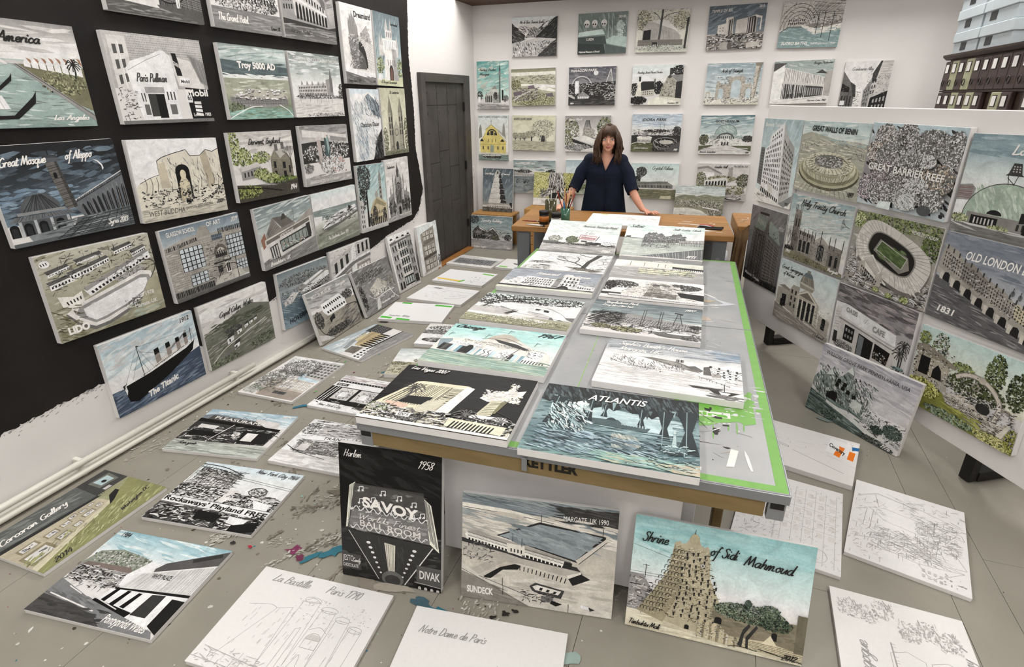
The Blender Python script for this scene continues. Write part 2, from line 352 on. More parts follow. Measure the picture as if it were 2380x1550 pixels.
# ---------------------------------------------------------------- work bench
BZ = .87
WB = empty('work_bench', (-.297, 3.058, 0), R(5.2)); tag(WB, 'beech-topped steel work bench in front of the standing woman', 'work bench')
BW, BDp = .92, .82
MB().box(-BW, BW, 0, BDp, BZ - .05, BZ).obj('bench_top', M_bench, WB, bevel=.006)
for s in (-1, 1):
    MB().box(s * (BW - .10) - .055, s * (BW - .10) + .055, .04, .10, .0, BZ - .05).obj('leg', M_steel, WB, bevel=.004)
    MB().box(s * (BW - .10) - .055, s * (BW - .10) + .055, BDp - .1, BDp - .04, .0, BZ - .05).obj('leg', M_steel, WB, bevel=.004)
    MB().box(s * (BW - .10) - .02, s * (BW - .10) + .02, .10, BDp - .1, .2, .28).obj('side_rail', M_steel, WB, bevel=.004)
MB().box(-BW + .155, BW - .155, .05, .08, .42, .52).obj('front_rail', M_steel, WB, bevel=.004)
MB().box(-BW + .155, BW - .155, BDp - .09, BDp - .06, .18, .3).obj('rear_rail', M_steel, WB, bevel=.004)
for z in (.60, .66): MB().lathe([(.018, 0), (.018, .002)], n=14).obj('leg_hole', M_trim, WB).matrix_local = Matrix.Translation((BW - .10, .0405, z)) @ Matrix.Rotation(R(90), 4, 'X')
p = Paint()
for i in range(30): p.stroke(x := rnd.uniform(.45, .85), y := rnd.uniform(.05, .5), x + rnd.uniform(-.1, .1), y + rnd.uniform(-.02, .02), rnd.uniform(.003, .02), rnd.choice([W, W, 'd9d2c8', 'c98a55']))
p.blob(.66, .15, .09, W, 14, .35); p.stroke(.5, .40, .78, .37, .02, 'd6d0cb')
for i in range(40): p.stroke(x := rnd.uniform(-.85, -.4), y := rnd.uniform(.04, .6), x + rnd.uniform(-.04, .04), y + rnd.uniform(-.02, .02), rnd.uniform(.002, .008), rnd.choice([W, 'b4402f', 'd8a070', '6b4020']))
for i in range(60): p.stroke(x := rnd.uniform(-.9, .9), y := rnd.uniform(.02, .78), x + rnd.uniform(-.08, .08), y, rnd.uniform(.001, .003), rnd.choice(['7e4f22', '8c5a2a', 'c08a4e']))
p.obj('paint_marks', M_print, WB, (0, 0, BZ + .0003))
B2 = empty('side_bench', (.62, 3.62, 0), R(4)); tag(B2, 'second scuffed wooden bench half hidden behind the white display board', 'work bench')
MB().box(.03, .75, -.02, .6, .74, .86).obj('bench_top', M_bench, B2, bevel=.006)
for x in (.1, .68):
    for y in (.06, .5): MB().box(x - .03, x + .03, y - .03, y + .03, 0, .74).obj('leg', M_brown, B2, bevel=.003)
p = Paint()
for i in range(40): p.stroke(x := rnd.uniform(.06, .4), y := rnd.uniform(.0, .5), x + rnd.uniform(-.06, .06), y + rnd.uniform(-.01, .01), rnd.uniform(.003, .02), rnd.choice([W, '6f5b3a', '8a7a55', 'd6d0cb']))
p.obj('paint_marks', M_print, B2, (0, 0, .8603))
# under the bench: black drawer unit, cloth, tub
dr = empty('drawer_unit', (-.297, 3.058, 0), R(5.2)); tag(dr, 'black drawer box under the left end of the work bench', 'drawer unit')
MB().box(-.735, -.12, .13, .62, .0, .56).obj('carcass', M_dark, dr, bevel=.004)
for z0, z1 in ((.03, .27), (.29, .53)):
    q = MB().box(-.72, -.135, .115, .1295, z0, z1).obj('drawer', M_dark, dr, bevel=.003)
    MB().box(-.5, -.36, .1, .1145, z1 - .06, z1 - .045).obj('handle', M_steeld, q)
M_tub = mat('grey_white_plastic', 'c9ccd2', .4, .4, var=.04)
tb = empty('storage_box', (.28, 4.22, 0)); tag(tb, 'pale plastic storage box standing behind the right end of the work bench', 'storage box')
MB().box(-.33, .33, -.18, .18, 0, .40).obj('box_body', M_tub, tb, bevel=.008)
MB().box(-.345, .345, -.195, .195, .401, .44).obj('lid', M_tub, tb, bevel=.006)
M_cloth = mat('brown_canvas_cloth', '8d7456', .85, .1, c2='6d5740', scale=7, bump=.4)
cm = MB(); N = 26
for i in range(N):
    for j in range(N):
        u, v = i / (N - 1) * 2 - 1, j / (N - 1) * 2 - 1; h = max(0, 1 - max(abs(u), abs(v)) ** 3)
        cm.v.append((u * .31, v * .17, .445 + h * (.20 + .05 * math.sin(u * 7 + v * 3) + .04 * math.sin(v * 9 - u * 4) + .02 * math.sin(u * 17))))
for i in range(N - 1):
    for j in range(N - 1): cm.f.append((i * N + j, (i + 1) * N + j, (i + 1) * N + j + 1, i * N + j + 1))
cl_ = cm.obj('dust_cloth', M_cloth, None, True); cl_.location = (.28, 4.22, 0); tag(cl_, 'brown dust cloth heaped on the pale storage box behind the bench', 'cloth')
cm = MB(); N = 14
for i in range(N):
    for j in range(16):
        u, v = i / (N - 1), j / 15; cm.v.append((.65 + .10 * u - .02 * v, 3.585 + .012 * math.sin(u * 14 + v * 2) * (.4 + v) - .002, .85 - .55 * v - .03 * math.sin(u * 5)))
for i in range(N - 1):
    for j in range(15): cm.f.append((i * 16 + j, (i + 1) * 16 + j, (i + 1) * 16 + j + 1, i * 16 + j + 1))
bo = cm.obj('hanging_cloth', M_cloth, None, True); tag(bo, 'brown apron cloth hanging from the front of the second bench', 'cloth')

# supports for canvases by the back wall
lb = empty('low_bench', (-2.34, 5.5, 0)); tag(lb, 'low wooden bench whose plank top carries the spiral tower painting', 'bench')
MB().box(-.31, .27, -.13, .18, .43, .455).obj('seat_plank', M_wood, lb, bevel=.004)
for x in (-.26, .22):
    for y in (-.06, .14): MB().box(x - .02, x + .02, y - .02, y + .02, 0, .43).obj('leg', M_wood, lb, bevel=.002)
for nm, x, z1, lab in (('wooden_crate', -1.57, .575, 'pale wooden crate against the back wall under the tree stump painting'), ('wooden_crate', .26, .47, 'pale wooden crate hidden behind the bench under the coastal painting')):
    t = empty(nm, (x, 5.42, 0)); tag(t, lab, 'crate')
    for k in range(5):
        h = z1 / 5
        MB().box(-.29, .29, -.16, -.145, k * h + .004, (k + 1) * h - .004).obj('slat', M_wood, t, bevel=.001)
    MB().box(-.29, .29, -.144, .17, z1 - .02, z1).obj('lid', M_wood, t, bevel=.002)
    for x2 in (-.28, .28): MB().box(x2 - .01, x2 + .01, -.144, .17, 0, z1 - .021).obj('side_panel', M_wood, t)

# ---------------------------------------------------------------- cabinet of filing drawers and archive boxes
FX = 2.2
M_drw = mat('oxblood_drawer_front', '4b3a36', .45, .4, c2='3a2b28', scale=5)
M_grn = mat('flaking_green_drawer_front', 'b0b294', .6, .3, c2='9da082', scale=14)
M_card = mat('label_card', 'ecebe8', .7)
FC = empty('filing_cabinet', (FX, 0, 0)); tag(FC, 'tall dark wooden cabinet of labelled filing drawers behind the display board', 'cabinet')
y0c, y1c = 2.42, 4.80
MB().box(.02, .45, y0c, y1c, 0, 2.17).obj('carcass', M_brown, FC)
MB().prism([(-.03, 2.21), (-.03, 2.195), (0, 2.17), (.45, 2.17), (.45, 2.21)], y0c - .03, y1c + .05).obj('cornice', M_brown, FC)
p = .1635; fr = random.Random(3)
greens = {(0, 1), (0, 3), (1, 2), (1, 4), (1, 7), (2, 3), (2, 6)}
for r in range(4):
    z1 = 2.155 - r * .245; z0 = z1 - .225
    MB().box(-.004, .02, y0c, y1c, z0 - .017, z0 - .003).obj('shelf_rail', M_brown, FC)
    for k in range(14):
        y1 = y1c - .02 - k * p; y0 = y1 - p + .008
        if (r, k) in ((1, 6), (1, 9)): continue
        q = MB().box(-.012, .0195, y0, y1, z0, z1).obj('drawer', M_grn if (r, k) in greens else M_drw, FC, bevel=.004)
        ym = (y0 + y1) / 2
        MB().box(-.0155, -.0122, ym - .04, ym + .04, z1 - .095, z1 - .02).obj('label_holder', M_dark, q)
        MB().box(-.017, -.0157, ym - .033, ym + .033, z1 - .09, z1 - .025).obj('label_card', M_card, q)
        ring = MB(); tor = [(-.02 - .004 * math.cos(a), ym + .024 * math.cos(b_), z0 + .055 + .024 * math.sin(b_)) for a in (0,) for b_ in [2 * math.pi * i / 12 for i in range(12)]]
        ring.tube(tor + [tor[0], tor[1]], .0035, 6, ref=(1, 0, 0)).obj('ring_pull', M_dark, q, True)
M_box = mat('blue_grey_archive_board', 'b3bcc1', .6, .3, var=.03)
M_lid = mat('blue_grey_lid_board', 'bcc6cb', .6, .3, var=.03)
M_tagd = mat('charcoal_label', '3a3b3c', .6)
bi = 0
ords = ['bottom', 'second', 'third', 'top']
for k in range(4):
    z = 2.211 + k * .168
    for side, (ya, yb) in (('far', (4.27, 4.82)), ('near', (3.66, 4.25))):
        dy = (.0, .05, .08, .03)[k] * (1 if side == 'far' else .8)
        t = empty('archive_box', (FX + .2, (ya + yb) / 2 + dy * .6, z)); h = (yb - ya) / 2 - .012
        tag(t, f'blue-grey lidded archive box, {ords[k]} of the {"farther" if side == "far" else "nearer"} stack on the filing cabinet', 'storage box', 'archive boxes on the filing cabinet')
        MB().box(-.185, .2, -h, h, 0, .125).obj('box_body', M_box, t, bevel=.003)
        MB().box(-.197, .212, -h - .01, h + .01, .09, .165).obj('lid', M_lid, t, bevel=.004)
        l_ = MB().box(-.1875, -.1852, -.03 + .08 * (side == 'near'), .09 + .08 * (side == 'near'), .025, .085).obj('label_plate', M_tagd, t)
        bi += 1
# ---------------------------------------------------------------- painted pictures: brush strokes as flat paint polygons
# coordinates run 0..100 from the left and 0..100 from the top of each canvas
GL = {}
def _g(s):
    for ln in s.strip().splitlines():
        k, w_, rest = ln.split(' ', 2); GL[k] = (float(w_), [[float(x) for x in st.split()] for st in rest.split(',')])
_g('''a 1.15 1 .85 .55 1 .1 .5 .4 0 .8 .3 1 .95,1 .95 .95 .1 1.25 .15
b 1 .35 1.95 .12 .5 .4 0 .9 .4 .6 .95 .2 .5
c .9 .85 .85 .5 1 .1 .5 .4 0 .9 .25
d 1.15 1 .85 .55 1 .1 .5 .4 0 .8 .3 1.15 2,1.15 2 .95 .1 1.25 .15
e .9 .1 .4 .7 .6 .6 1 .2 .8 .15 .2 .5 0 .95 .3
f .75 1 1.8 .75 2 .5 1.2 .2 -.8 -.05 -.9,.1 .95 .8 1
g 1.1 1 .85 .55 1 .1 .5 .4 .05 .8 .3 1 .95,1 .95 .8 -.7 .3 -1 .1 -.7 1.2 .2
h 1.1 .4 2 .1 0,.15 .3 .55 .95 .85 .8 .8 .1 1.15 .15
i .5 .2 .95 .1 .15 .5 .15,.32 1.4 .38 1.55
j .5 .35 .95 .1 -.8 -.3 -.9,.42 1.4 .48 1.55
k 1 .4 2 .1 0,.9 .95 .2 .45 .5 .5 .95 .05
l .5 .1 .3 .5 1.7 .4 2 .15 .3 .3 0 .55 .2
m 1.6 .15 .9 .02 0 .4 .95 .6 .8 .5 0 .9 .95 1.15 .85 1.1 .1 1.5 .15
n 1.1 .15 .9 .05 0 .5 .95 .8 .85 .75 .1 1.1 .15
o 1 .55 1 .1 .6 .35 0 .85 .4 .55 1 .8 .85 1.05 .95
p 1.05 .3 1 -.05 -.95,.2 .4 .6 1 .95 .6 .5 0 .15 .2
q 1.1 1 .85 .55 1 .1 .5 .4 0 .9 .4,1 1 .8 -.9 1.1 -.7
r .8 .1 .9 .05 0,.08 .4 .4 .95 .75 .85
s .8 .75 .85 .45 1 .3 .75 .65 .35 .4 0 .05 .1
t .7 .45 1.6 .2 .2 .4 0 .75 .2,.05 1.1 .8 1.15
u 1.1 .2 .95 .1 .2 .4 0 .9 .8,1 .95 .9 .1 1.15 .15
v .95 .15 .9 .35 0 .85 .9 1.05 .85
w 1.4 .15 .9 .25 .05 .7 .8 .8 .05 1.25 .9 1.45 .85
x .9 .15 .95 .75 0,.85 .95 .05 0
y 1.05 .2 .95 .2 .3 .5 .1 .9 .9,1 .95 .7 -.7 .2 -1 .1 -.7
z .9 .15 .95 .8 .95 .1 0 .85 .05
A 1.4 0 0 .5 1 .95 2,.95 2 1.2 0,.3 .7 1.15 .7
B 1.2 .4 2 .15 0,.4 2 1.1 1.7 .9 1.15 .35 1.05,.35 1.05 1.15 .8 .9 .05 .15 0
C 1.3 1.3 1.7 .9 2 .2 1.2 .3 .15 .8 0 1.3 .35
D 1.4 .45 2 .2 0,.2 2 1 1.9 1.35 1.1 .9 .15 .1 0
E 1.1 1.15 1.8 .7 2 .4 1.6 .8 1.1 .25 .9 .2 .2 .6 0 1.1 .3
F 1.2 .6 2 .25 0,.15 1.85 .6 2 1.3 1.95,.4 1.05 1 1.1
G 1.4 1.3 1.7 .9 2 .2 1.2 .3 .15 .8 0 1.2 .3 1.2 .85,.8 .85 1.35 .85
H 1.5 .5 2 .2 0,1.4 2 1.1 0,.3 1 1.3 1.05
I .7 .6 2 .3 0
J .9 .9 2 .6 .1 .2 -.1 .05 .3
K 1.3 .45 2 .15 0,1.3 2 .35 .95 .8 .6 1.2 0
L 1.1 .5 2 .3 .6 .15 0,.15 0 .7 .05 1.1 .2
M 1.8 0 0 .5 2,.5 2 .75 .2,.75 .2 1.4 2,1.4 2 1.6 0
N 1.5 0 0 .4 2,.4 2 1 0,1 0 1.4 2
O 1.5 .8 2 .15 1.2 .3 .1 .8 0 1.35 .8 1.2 1.8 .8 2
P 1.2 .45 2 .15 0,.25 2 1.1 1.9 1.1 1.2 .35 .95
R 1.3 .45 2 .15 0,.25 2 1.1 1.85 1 1.15 .35 1 .7 .95 1.2 0
S 1.1 1.1 1.7 .75 2 .35 1.6 .9 .9 .8 .15 .3 0 0 .4
T 1.2 .75 2 .4 0,.1 1.85 .6 2 1.35 1.95
U 1.4 .35 2 .15 .5 .5 0 1 .4 1.3 2,1.3 2 1.15 .1
V 1.3 .3 2 .4 1 .5 0,.5 0 1.35 2
W 1.8 .3 2 .35 0,.35 0 1 1.5,1 1.5 1.05 0,1.05 0 1.85 2
Y 1.3 .3 2 .6 1 1.3 2,.6 1 .45 0
Z 1.2 .3 2 1.2 2 .1 0 1.1 .05
0 1.1 .6 2 .15 1.2 .3 .1 .7 .1 .95 1 .8 1.9 .6 2
1 .7 .25 1.55 .6 2 .5 1 .3 0
2 1 .2 1.6 .6 2 .95 1.6 .1 0 .95 .05
3 1 .25 1.8 .7 2 .9 1.6 .45 1.1 .9 .7 .6 .05 .05 .2
4 1.1 .8 2 .1 .7 1.05 .75,.85 1.3 .65 0
5 1 1.05 2 .4 2 .3 1.2 .8 1.2 .8 .3 .4 0 .05 .2
6 1 .9 2 .25 .9 .3 .05 .75 .1 .8 .8 .25 .7
7 1 .2 1.95 1 2 .6 1 .35 0
8 1 .6 2 .25 1.6 .8 .6 .5 0 .15 .4 .9 1.6 .6 2
9 1 .9 1.5 .5 1.1 .25 1.6 .6 2 .95 1.7 .4 0
. .4 .1 0 .18 .08
, .4 .15 .05 .05 -.3
' .4 .3 2 .2 1.6''')
def smooth(p, n=4):
    if len(p) < 3: return p
    o = []
    for i in range(len(p) - 1):
        a, b, c, d = p[max(i - 1, 0)], p[i], p[i + 1], p[min(i + 2, len(p) - 1)]
        for k in range(n):
            t = k / n; o.append(tuple(.5 * (2 * b[q] + (c[q] - a[q]) * t + (2 * a[q] - 5 * b[q] + 4 * c[q] - d[q]) * t * t + (3 * b[q] - a[q] - 3 * c[q] + d[q]) * t ** 3) for q in (0, 1)))
    return o + [p[-1]]
DZ = 8e-6
FONTQ = []
class Pic:
    def __init__(s, w_, h_, seed):
        s.w, s.h = w_, h_; s.V = []; s.F = []; s.C = []; s.k = 2; s.g = random.Random(seed); s.T = []; s.q = []
    def _p(s, pts, c, k=None, cs=None):
        o = len(s.V); z = (s.k if k is None else k) * DZ
        for i, (x, y) in enumerate(pts):
            s.V.append(((min(max(x, 0), 100) / 100 - .5) * s.w, (.5 - min(max(y, 0), 100) / 100) * s.h, z)); s.C.append(cs[i] if cs else c)
        s.F.append(tuple(range(o, o + len(pts))))
    def j(s, c, a=.12):
        c = col(c); q = 1 + s.g.uniform(-a, a); return (min(1, c[0] * q), min(1, c[1] * q), min(1, c[2] * q))
    def p(s, c, *a):                                  # polygon
        s.k += 1; s._p(list(zip(a[::2], a[1::2])), col(c))
    def r(s, c, x0, y0, x1, y1): s.p(c, x0, y0, x1, y0, x1, y1, x0, y1)
    def grad(s, cols, v0=0, v1=100, u0=0, u1=100):    # vertical blend
        s.k += 1; n = len(cols) - 1
        for i in range(n):
            a, b = col(cols[i]), col(cols[i + 1]); y0 = v0 + (v1 - v0) * i / n; y1 = v0 + (v1 - v0) * (i + 1) / n
            s._p([(u0, y0), (u1, y0), (u1, y1), (u0, y1)], a, cs=[a, a, b, b])
    def wash(s, cols, x0, y0, x1, y1, n, L=30, t=3, ang=0, clip=0):   # brushed strokes
        s.k += 1; b = s.k; cc = [col(q) for q in cols]; mean = tuple(sum(q[i] for q in cc) / len(cc) for i in range(3))
        for i in range(n):
            x, y = s.g.uniform(x0, x1), s.g.uniform(y0, y1); l_ = L * s.g.uniform(.4, 1) / 2; t_ = t * s.g.uniform(.3, 1) / 2
            a = math.radians(ang + s.g.gauss(0, 4)); ca, sa = math.cos(a), math.sin(a) * s.w / s.h
            q = [(-1, 0), (-.5, 1), (.4, .9), (1, 0), (.5, -1), (-.4, -.8)]; c = s.j(s.g.choice(cols), .06); c = tuple(.62 * a_ + .38 * b_ for a_, b_ in zip(c, mean)); tip = tuple(.3 * a_ + .7 * b_ for a_, b_ in zip(c, mean))
            pt = [(x + u * l_ * ca - v * t_ * sa * .5, y + u * l_ * sa + v * t_ * ca) for u, v in q]
            if clip: pt = [(min(max(u, x0), x1), min(max(v, y0), y1)) for u, v in pt]
            s._p(pt, c, b + i * .22, [tip, c, c, tip, c, c])
        s.k += 1 + n * .22
    def l(s, c, w_, *a):                              # ink line, width in % of canvas width
        s.k += 1; s._line(list(zip(a[::2], a[1::2])), w_, col(c))
    def _line(s, pts, w_, c, k=None):
        ar = s.w / s.h
        for (x0, y0), (x1, y1) in zip(pts, pts[1:]):
            dx, dy = x1 - x0, (y1 - y0) / ar; L = math.hypot(dx, dy)
            if L < 1e-6: continue
            nx, ny = -dy / L * w_ / 2, dx / L * w_ / 2 * ar
            s._p([(x0 + nx, y0 + ny), (x1 + nx, y1 + ny), (x1 - nx, y1 - ny), (x0 - nx, y0 - ny)], c, k)
            if k is None: s.k += .2
    def c(s, c, w_, *a):                              # smooth curve
        s.k += 1; s._line(smooth(list(zip(a[::2], a[1::2])), 6), w_, col(c))
    def e(s, c, cx, cy, rx, ry, a0=0, a1=360, n=22):
        s.k += 1; s._p([(cx + rx * math.cos(math.radians(a0 + (a1 - a0) * i / n)), cy + ry * math.sin(math.radians(a0 + (a1 - a0) * i / n))) for i in range(n + (a1 - a0 < 360))], col(c))
    def ring(s, c, w_, cx, cy, rx, ry, a0=0, a1=360, n=28):
        s.k += 1; s._line([(cx + rx * math.cos(math.radians(a0 + (a1 - a0) * i / n)), cy + ry * math.sin(math.radians(a0 + (a1 - a0) * i / n))) for i in range(n + 1)], w_, col(c))
    def arch(s, c, x, y, w_, h_):                     # arched opening standing on (x, y)
        s.k += 1; q = [(x - w_ / 2, y), (x - w_ / 2, y - h_ + w_ * .5)]
        q += [(x - w_ / 2 * math.cos(math.pi * i / 8), y - h_ + w_ * .5 * (1 - math.sin(math.pi * i / 8))) for i in range(1, 8)]
        s._p(q + [(x + w_ / 2, y - h_ + w_ * .5), (x + w_ / 2, y)], col(c))
    @staticmethod
    def bil(Q, u, v):
        (a, b, c, d) = [(Q[i], Q[i + 1]) for i in (0, 2, 4, 6)]
        return tuple((a[k] * (1 - u) + b[k] * u) * (1 - v) + (d[k] * (1 - u) + c[k] * u) * v for k in (0, 1))
    def win(s, c, Q, nx, ny, fw=.5, fh=.55, jit=.15, skip=0):     # rows of windows in a quad TL TR BR BL
        s.k += 1
        for i in range(nx):
            for j in range(ny):
                if s.g.random() < skip: continue
                u0, u1 = (i + .5 - fw / 2) / nx, (i + .5 + fw / 2) / nx; v0, v1 = (j + .5 - fh / 2) / ny, (j + .5 + fh / 2) / ny
                s._p([s.bil(Q, u0, v0), s.bil(Q, u1, v0), s.bil(Q, u1, v1), s.bil(Q, u0, v1)], s.j(c, jit))
    def arc(s, c, Q, n, fw=.6, fh=.85):               # arcade of arches in a quad
        s.k += 1
        for i in range(n):
            u0, u1 = (i + .5 - fw / 2) / n, (i + .5 + fw / 2) / n; q = [s.bil(Q, u0, 1)]
            for t in range(9):
                a = math.pi * t / 8; q.append(s.bil(Q, (u0 + u1) / 2 - (u1 - u0) / 2 * math.cos(a), 1 - fh + .28 * (1 - math.sin(a))))
            s._p(q + [s.bil(Q, u1, 1)], s.j(c))
    def hat(s, c, w_, Q, n, v=False, jit=.3):         # hatching across a quad
        s.k += 1
        for i in range(n):
            t = (i + .5 + s.g.uniform(-jit, jit)) / n
            s._line([s.bil(Q, t, 0), s.bil(Q, t, 1)] if v else [s.bil(Q, 0, t), s.bil(Q, 1, t)], w_ * s.g.uniform(.6, 1.3), s.j(c))
    def fol(s, cols, cx, cy, rx, ry, n, sz=2.2):      # leafy mass of dabs
        s.k += 1; b = s.k; ar = s.w / s.h; n = int(n * 1.5); sz *= .74
        for i in range(n):
            a = s.g.uniform(0, 6.283); q = math.sqrt(s.g.random()); x, y = cx + rx * q * math.cos(a), cy + ry * q * math.sin(a)
            t = i / n; c = s.j(cols[min(len(cols) - 1, int(t * len(cols)))], .25); z = sz * s.g.uniform(.5, 1.2); o = s.g.uniform(0, 6.28)
            s._p([(x + z * math.cos(o + d) * f, y + z * math.sin(o + d) * ar * f) for d, f in ((0, 1), (1.4, .45), (3.0, .9), (4.6, .5))], c, b + i * .22)
        s.k += 1 + n * .22
    def ink(s, cols, x0, y0, x1, y1, n, L=5, w_=.5, Q=None, ang=None):    # busy small pen marks
        s.k += 1; b = s.k
        for i in range(n):
            if Q: x, y = s.bil(Q, s.g.random(), s.g.random())
            else: x, y = s.g.uniform(x0, x1), s.g.uniform(y0, y1)
            a = s.g.choice((0, 0, 1.57, .4, -.4, 2.2)) if ang is None else math.radians(ang) + s.g.gauss(0, .25)
            l_ = L * s.g.uniform(.3, 1); s._line([(x, y), (x + l_ * math.cos(a), y + l_ * math.sin(a))], w_ * s.g.uniform(.5, 1.6), s.j(s.g.choice(cols), .2), b + i * .22)
        s.k += 1 + n * .22
    def dots(s, cols, x0, y0, x1, y1, n, sz=1.2, Q=None):
        s.k += 1; b = s.k; ar = s.w / s.h
        for i in range(n):
            x, y = s.bil(Q, s.g.random(), s.g.random()) if Q else (s.g.uniform(x0, x1), s.g.uniform(y0, y1)); z = sz * s.g.uniform(.4, 1)
            s._p([(x + z * math.cos(t * 1.05), y + z * .7 * ar * math.sin(t * 1.05)) for t in range(6)], s.j(s.g.choice(cols), .15), b + i * .22)
        s.k += 1 + n * .22
    def hill(s, c, *a):                               # filled below a smooth skyline, down to the last value
        b = a[-1]; q = smooth(list(zip(a[:-1:2], a[1:-1:2])), 6); s.k += 1; s._p(q + [(q[-1][0], b), (q[0][0], b)], col(c))
    def tree(s, x, y, h_, r_, cols, tc=40, n=90, sz=2.2):
        s.p(tc, x - h_ * .03, y, x - h_ * .015, y - h_ * .6, x + h_ * .015, y - h_ * .6, x + h_ * .035, y); s.fol(cols, x, y - h_ * .68, r_, h_ * .34, n, sz)
    def bare(s, x, y, a, L, d, c, w_):
        s.k += 1
        def go(x, y, a, L, d, w_):
            x2, y2 = x + L * math.cos(a), y - L * math.sin(a) * s.w / s.h; s._line([(x, y), (x2, y2)], w_, col(c))
            if d:
                for q in (-.45, .12, .5): go(x2, y2, a + q + s.g.gauss(0, .15), L * s.g.uniform(.6, .85), d - 1, w_ * .62)
        go(x, y, a, L, d, w_)
    def palm(s, x, y, h_, c, r_=7):
        s.c(c, 1.1, x, y, x + 1, y - h_ * .5, x + .5, y - h_)
        for i in range(11):
            a = math.radians(i * 33 + s.g.uniform(-8, 8)); s.c(c, .8, x + .5, y - h_, x + .5 + r_ * .55 * math.cos(a), y - h_ - r_ * .7 * math.sin(a) - r_ * .25, x + .5 + r_ * math.cos(a), y - h_ - r_ * .9 * math.sin(a) + r_ * .25)
    def brick(s, c, Q, n, w_=.3):
        s.hat(c, w_, Q, n, False, .1); s.k += 1
        for j in range(n):
            for i in range(n * 2):
                if s.g.random() < .6:
                    u = (i + .5 * (j % 2)) / (n * 2); s._line([s.bil(Q, u, j / n), s.bil(Q, u, (j + 1) / n)], w_, s.j(c))
    # ---- lettering
    def t(s, txt, x0, y, x1, sz, c, pen=.9, slant=.32, rise=0):      # brush script fitted between x0 and x1, cap height sz
        c = col(c); W_ = sum(GL[ch][0] if ch in GL else .75 for ch in txt); kx = (x1 - x0) / (W_ + slant * 1.2); ky = sz / 2; x = 0; ar = s.w / s.h
        V_, F_ = [], []
        for ch in txt:
            if ch not in GL: x += .75; continue
            adv, sts = GL[ch]
            for st in sts:
                P = smooth(list(zip(st[::2], st[1::2])), 4)
                P = [(x0 + (x + px_ + py_ * slant) * kx, y - py_ * ky + rise * (x / max(W_, .1))) for px_, py_ in P]
                for (ax, ay), (bx, by) in zip(P, P[1:]):
                    dx, dy = bx - ax, (by - ay) / ar; L = math.hypot(dx, dy) or 1; wd = pen * (.62 + .38 * abs(dy) / L) / 2
                    nx, ny = -dy / L * wd, dx / L * wd * ar; ex, ey = dx / L * wd * .5, dy / L * wd * .5 * ar; o = len(V_)
                    for u, v in ((ax + nx - ex, ay + ny - ey), (bx + nx + ex, by + ny + ey), (bx - nx + ex, by - ny + ey), (ax - nx - ex, ay - ny - ey)):
                        V_.append(((u / 100 - .5) * s.w, (.5 - v / 100) * s.h, len(F_) * 1.5e-6))
                    F_.append((o, o + 1, o + 2, o + 3))
            x += adv
        s.T.append((V_, F_, c))
    def b(s, txt, x0, y, x1, sz, c, bold=.02, shear=0, rise=0): s.q.append((txt, x0, y, x1, sz, col(c), bold, shear, rise))   # block capitals
PICS = {}
def pic(f): PICS[f.__name__] = f; return f
AQ, AQ2, TE, SLT, OLV, LEAF, CRM, SKY = 'a5cdcc', 'd0e4e1', '6fa9ad', '66747e', '83874f', '47512f', 'dcd9bf', 'b9ced4'
TREE = [28, 50, 70, '6d7248', '9da26e']
GTREE = ['2c3320', '47512f', '6b7442', '8d9a5a', 'b3b987']
INKS = [25, 50, 80, 120]
# ---- left wall
@pic
def canal(s):
    s.grad([150, 170, 200, 225, 215], 0, 38); s.wash([235, 190, 160, 215], 0, 3, 100, 34, 40, 40, 4, -2)
    s.grad(['a9bdb9', '8fa9a5', '9db5b0', '7f9a95'], 36, 100); s.wash(['c9dad6', '5c7672', '879f9b', '3d5350', 'dfe9e6'], 0, 45, 85, 99, 130, 16, 1.6, 3)
    s.p('7d7a58', 48, 38, 100, 41, 100, 84, 86, 76); s.fol(['3b3d2a', '5d6140', '7c7f56', '9fa176'], 82, 56, 18, 13, 260, 2); s.p(150, 46, 38, 50, 38, 100, 88, 100, 95, 90, 84)
    s.l(80, .6, 48, 38, 100, 89); s.r(190, 42, 37, 100, 40)
    for i in range(8):
        x = 56 + i * 5.4; h = 3 + i * .55; s.p('e6e2dc', x, 42 + i * .9, x, 39 - h * .3, x + 2.4, 36 - h * .7, x + 4.6, 39 - h * .2, x + 4.6, 43 + i); s.p('a77755', x + 2.4, 36 - h * .7, x + 5.2, 37 - h * .6, x + 6.4, 40 - h * .2, x + 4.6, 39 - h * .2)
    s.e(215, 36, 41, 9, 5, 180, 360); s.e('a9bdb9', 36, 42, 7, 3.2, 180, 360); s.palm(92, 52, 14, 40, 6)
    for x, y, k in ((28, 58, .7), (30, 80, 1.15)):
        s.p(30, x - 22 * k, y + 3 * k, x - 18 * k, y + 8 * k, x + 8 * k, y + 7 * k, x + 22 * k, y - 8 * k, x + 25 * k, y - 13 * k, x + 23 * k, y - 3 * k, x + 10 * k, y + 10 * k, x - 20 * k, y + 11 * k)
        s.p(225, x - 16 * k, y + 2 * k, x - 14 * k, y - 8 * k, x + 4 * k, y - 9 * k, x + 7 * k, y + 2 * k); s.hat(140, .4, (x - 14 * k, y - 7 * k, x + 3 * k, y - 8 * k, x + 6 * k, y + 2 * k, x - 16 * k, y + 2 * k), 5, True)
    s.t('Venice of America', 8, 20, 73, 9, 30, 1.3); s.t('Los Angeles', 66, 93, 95, 5, 240, .8)
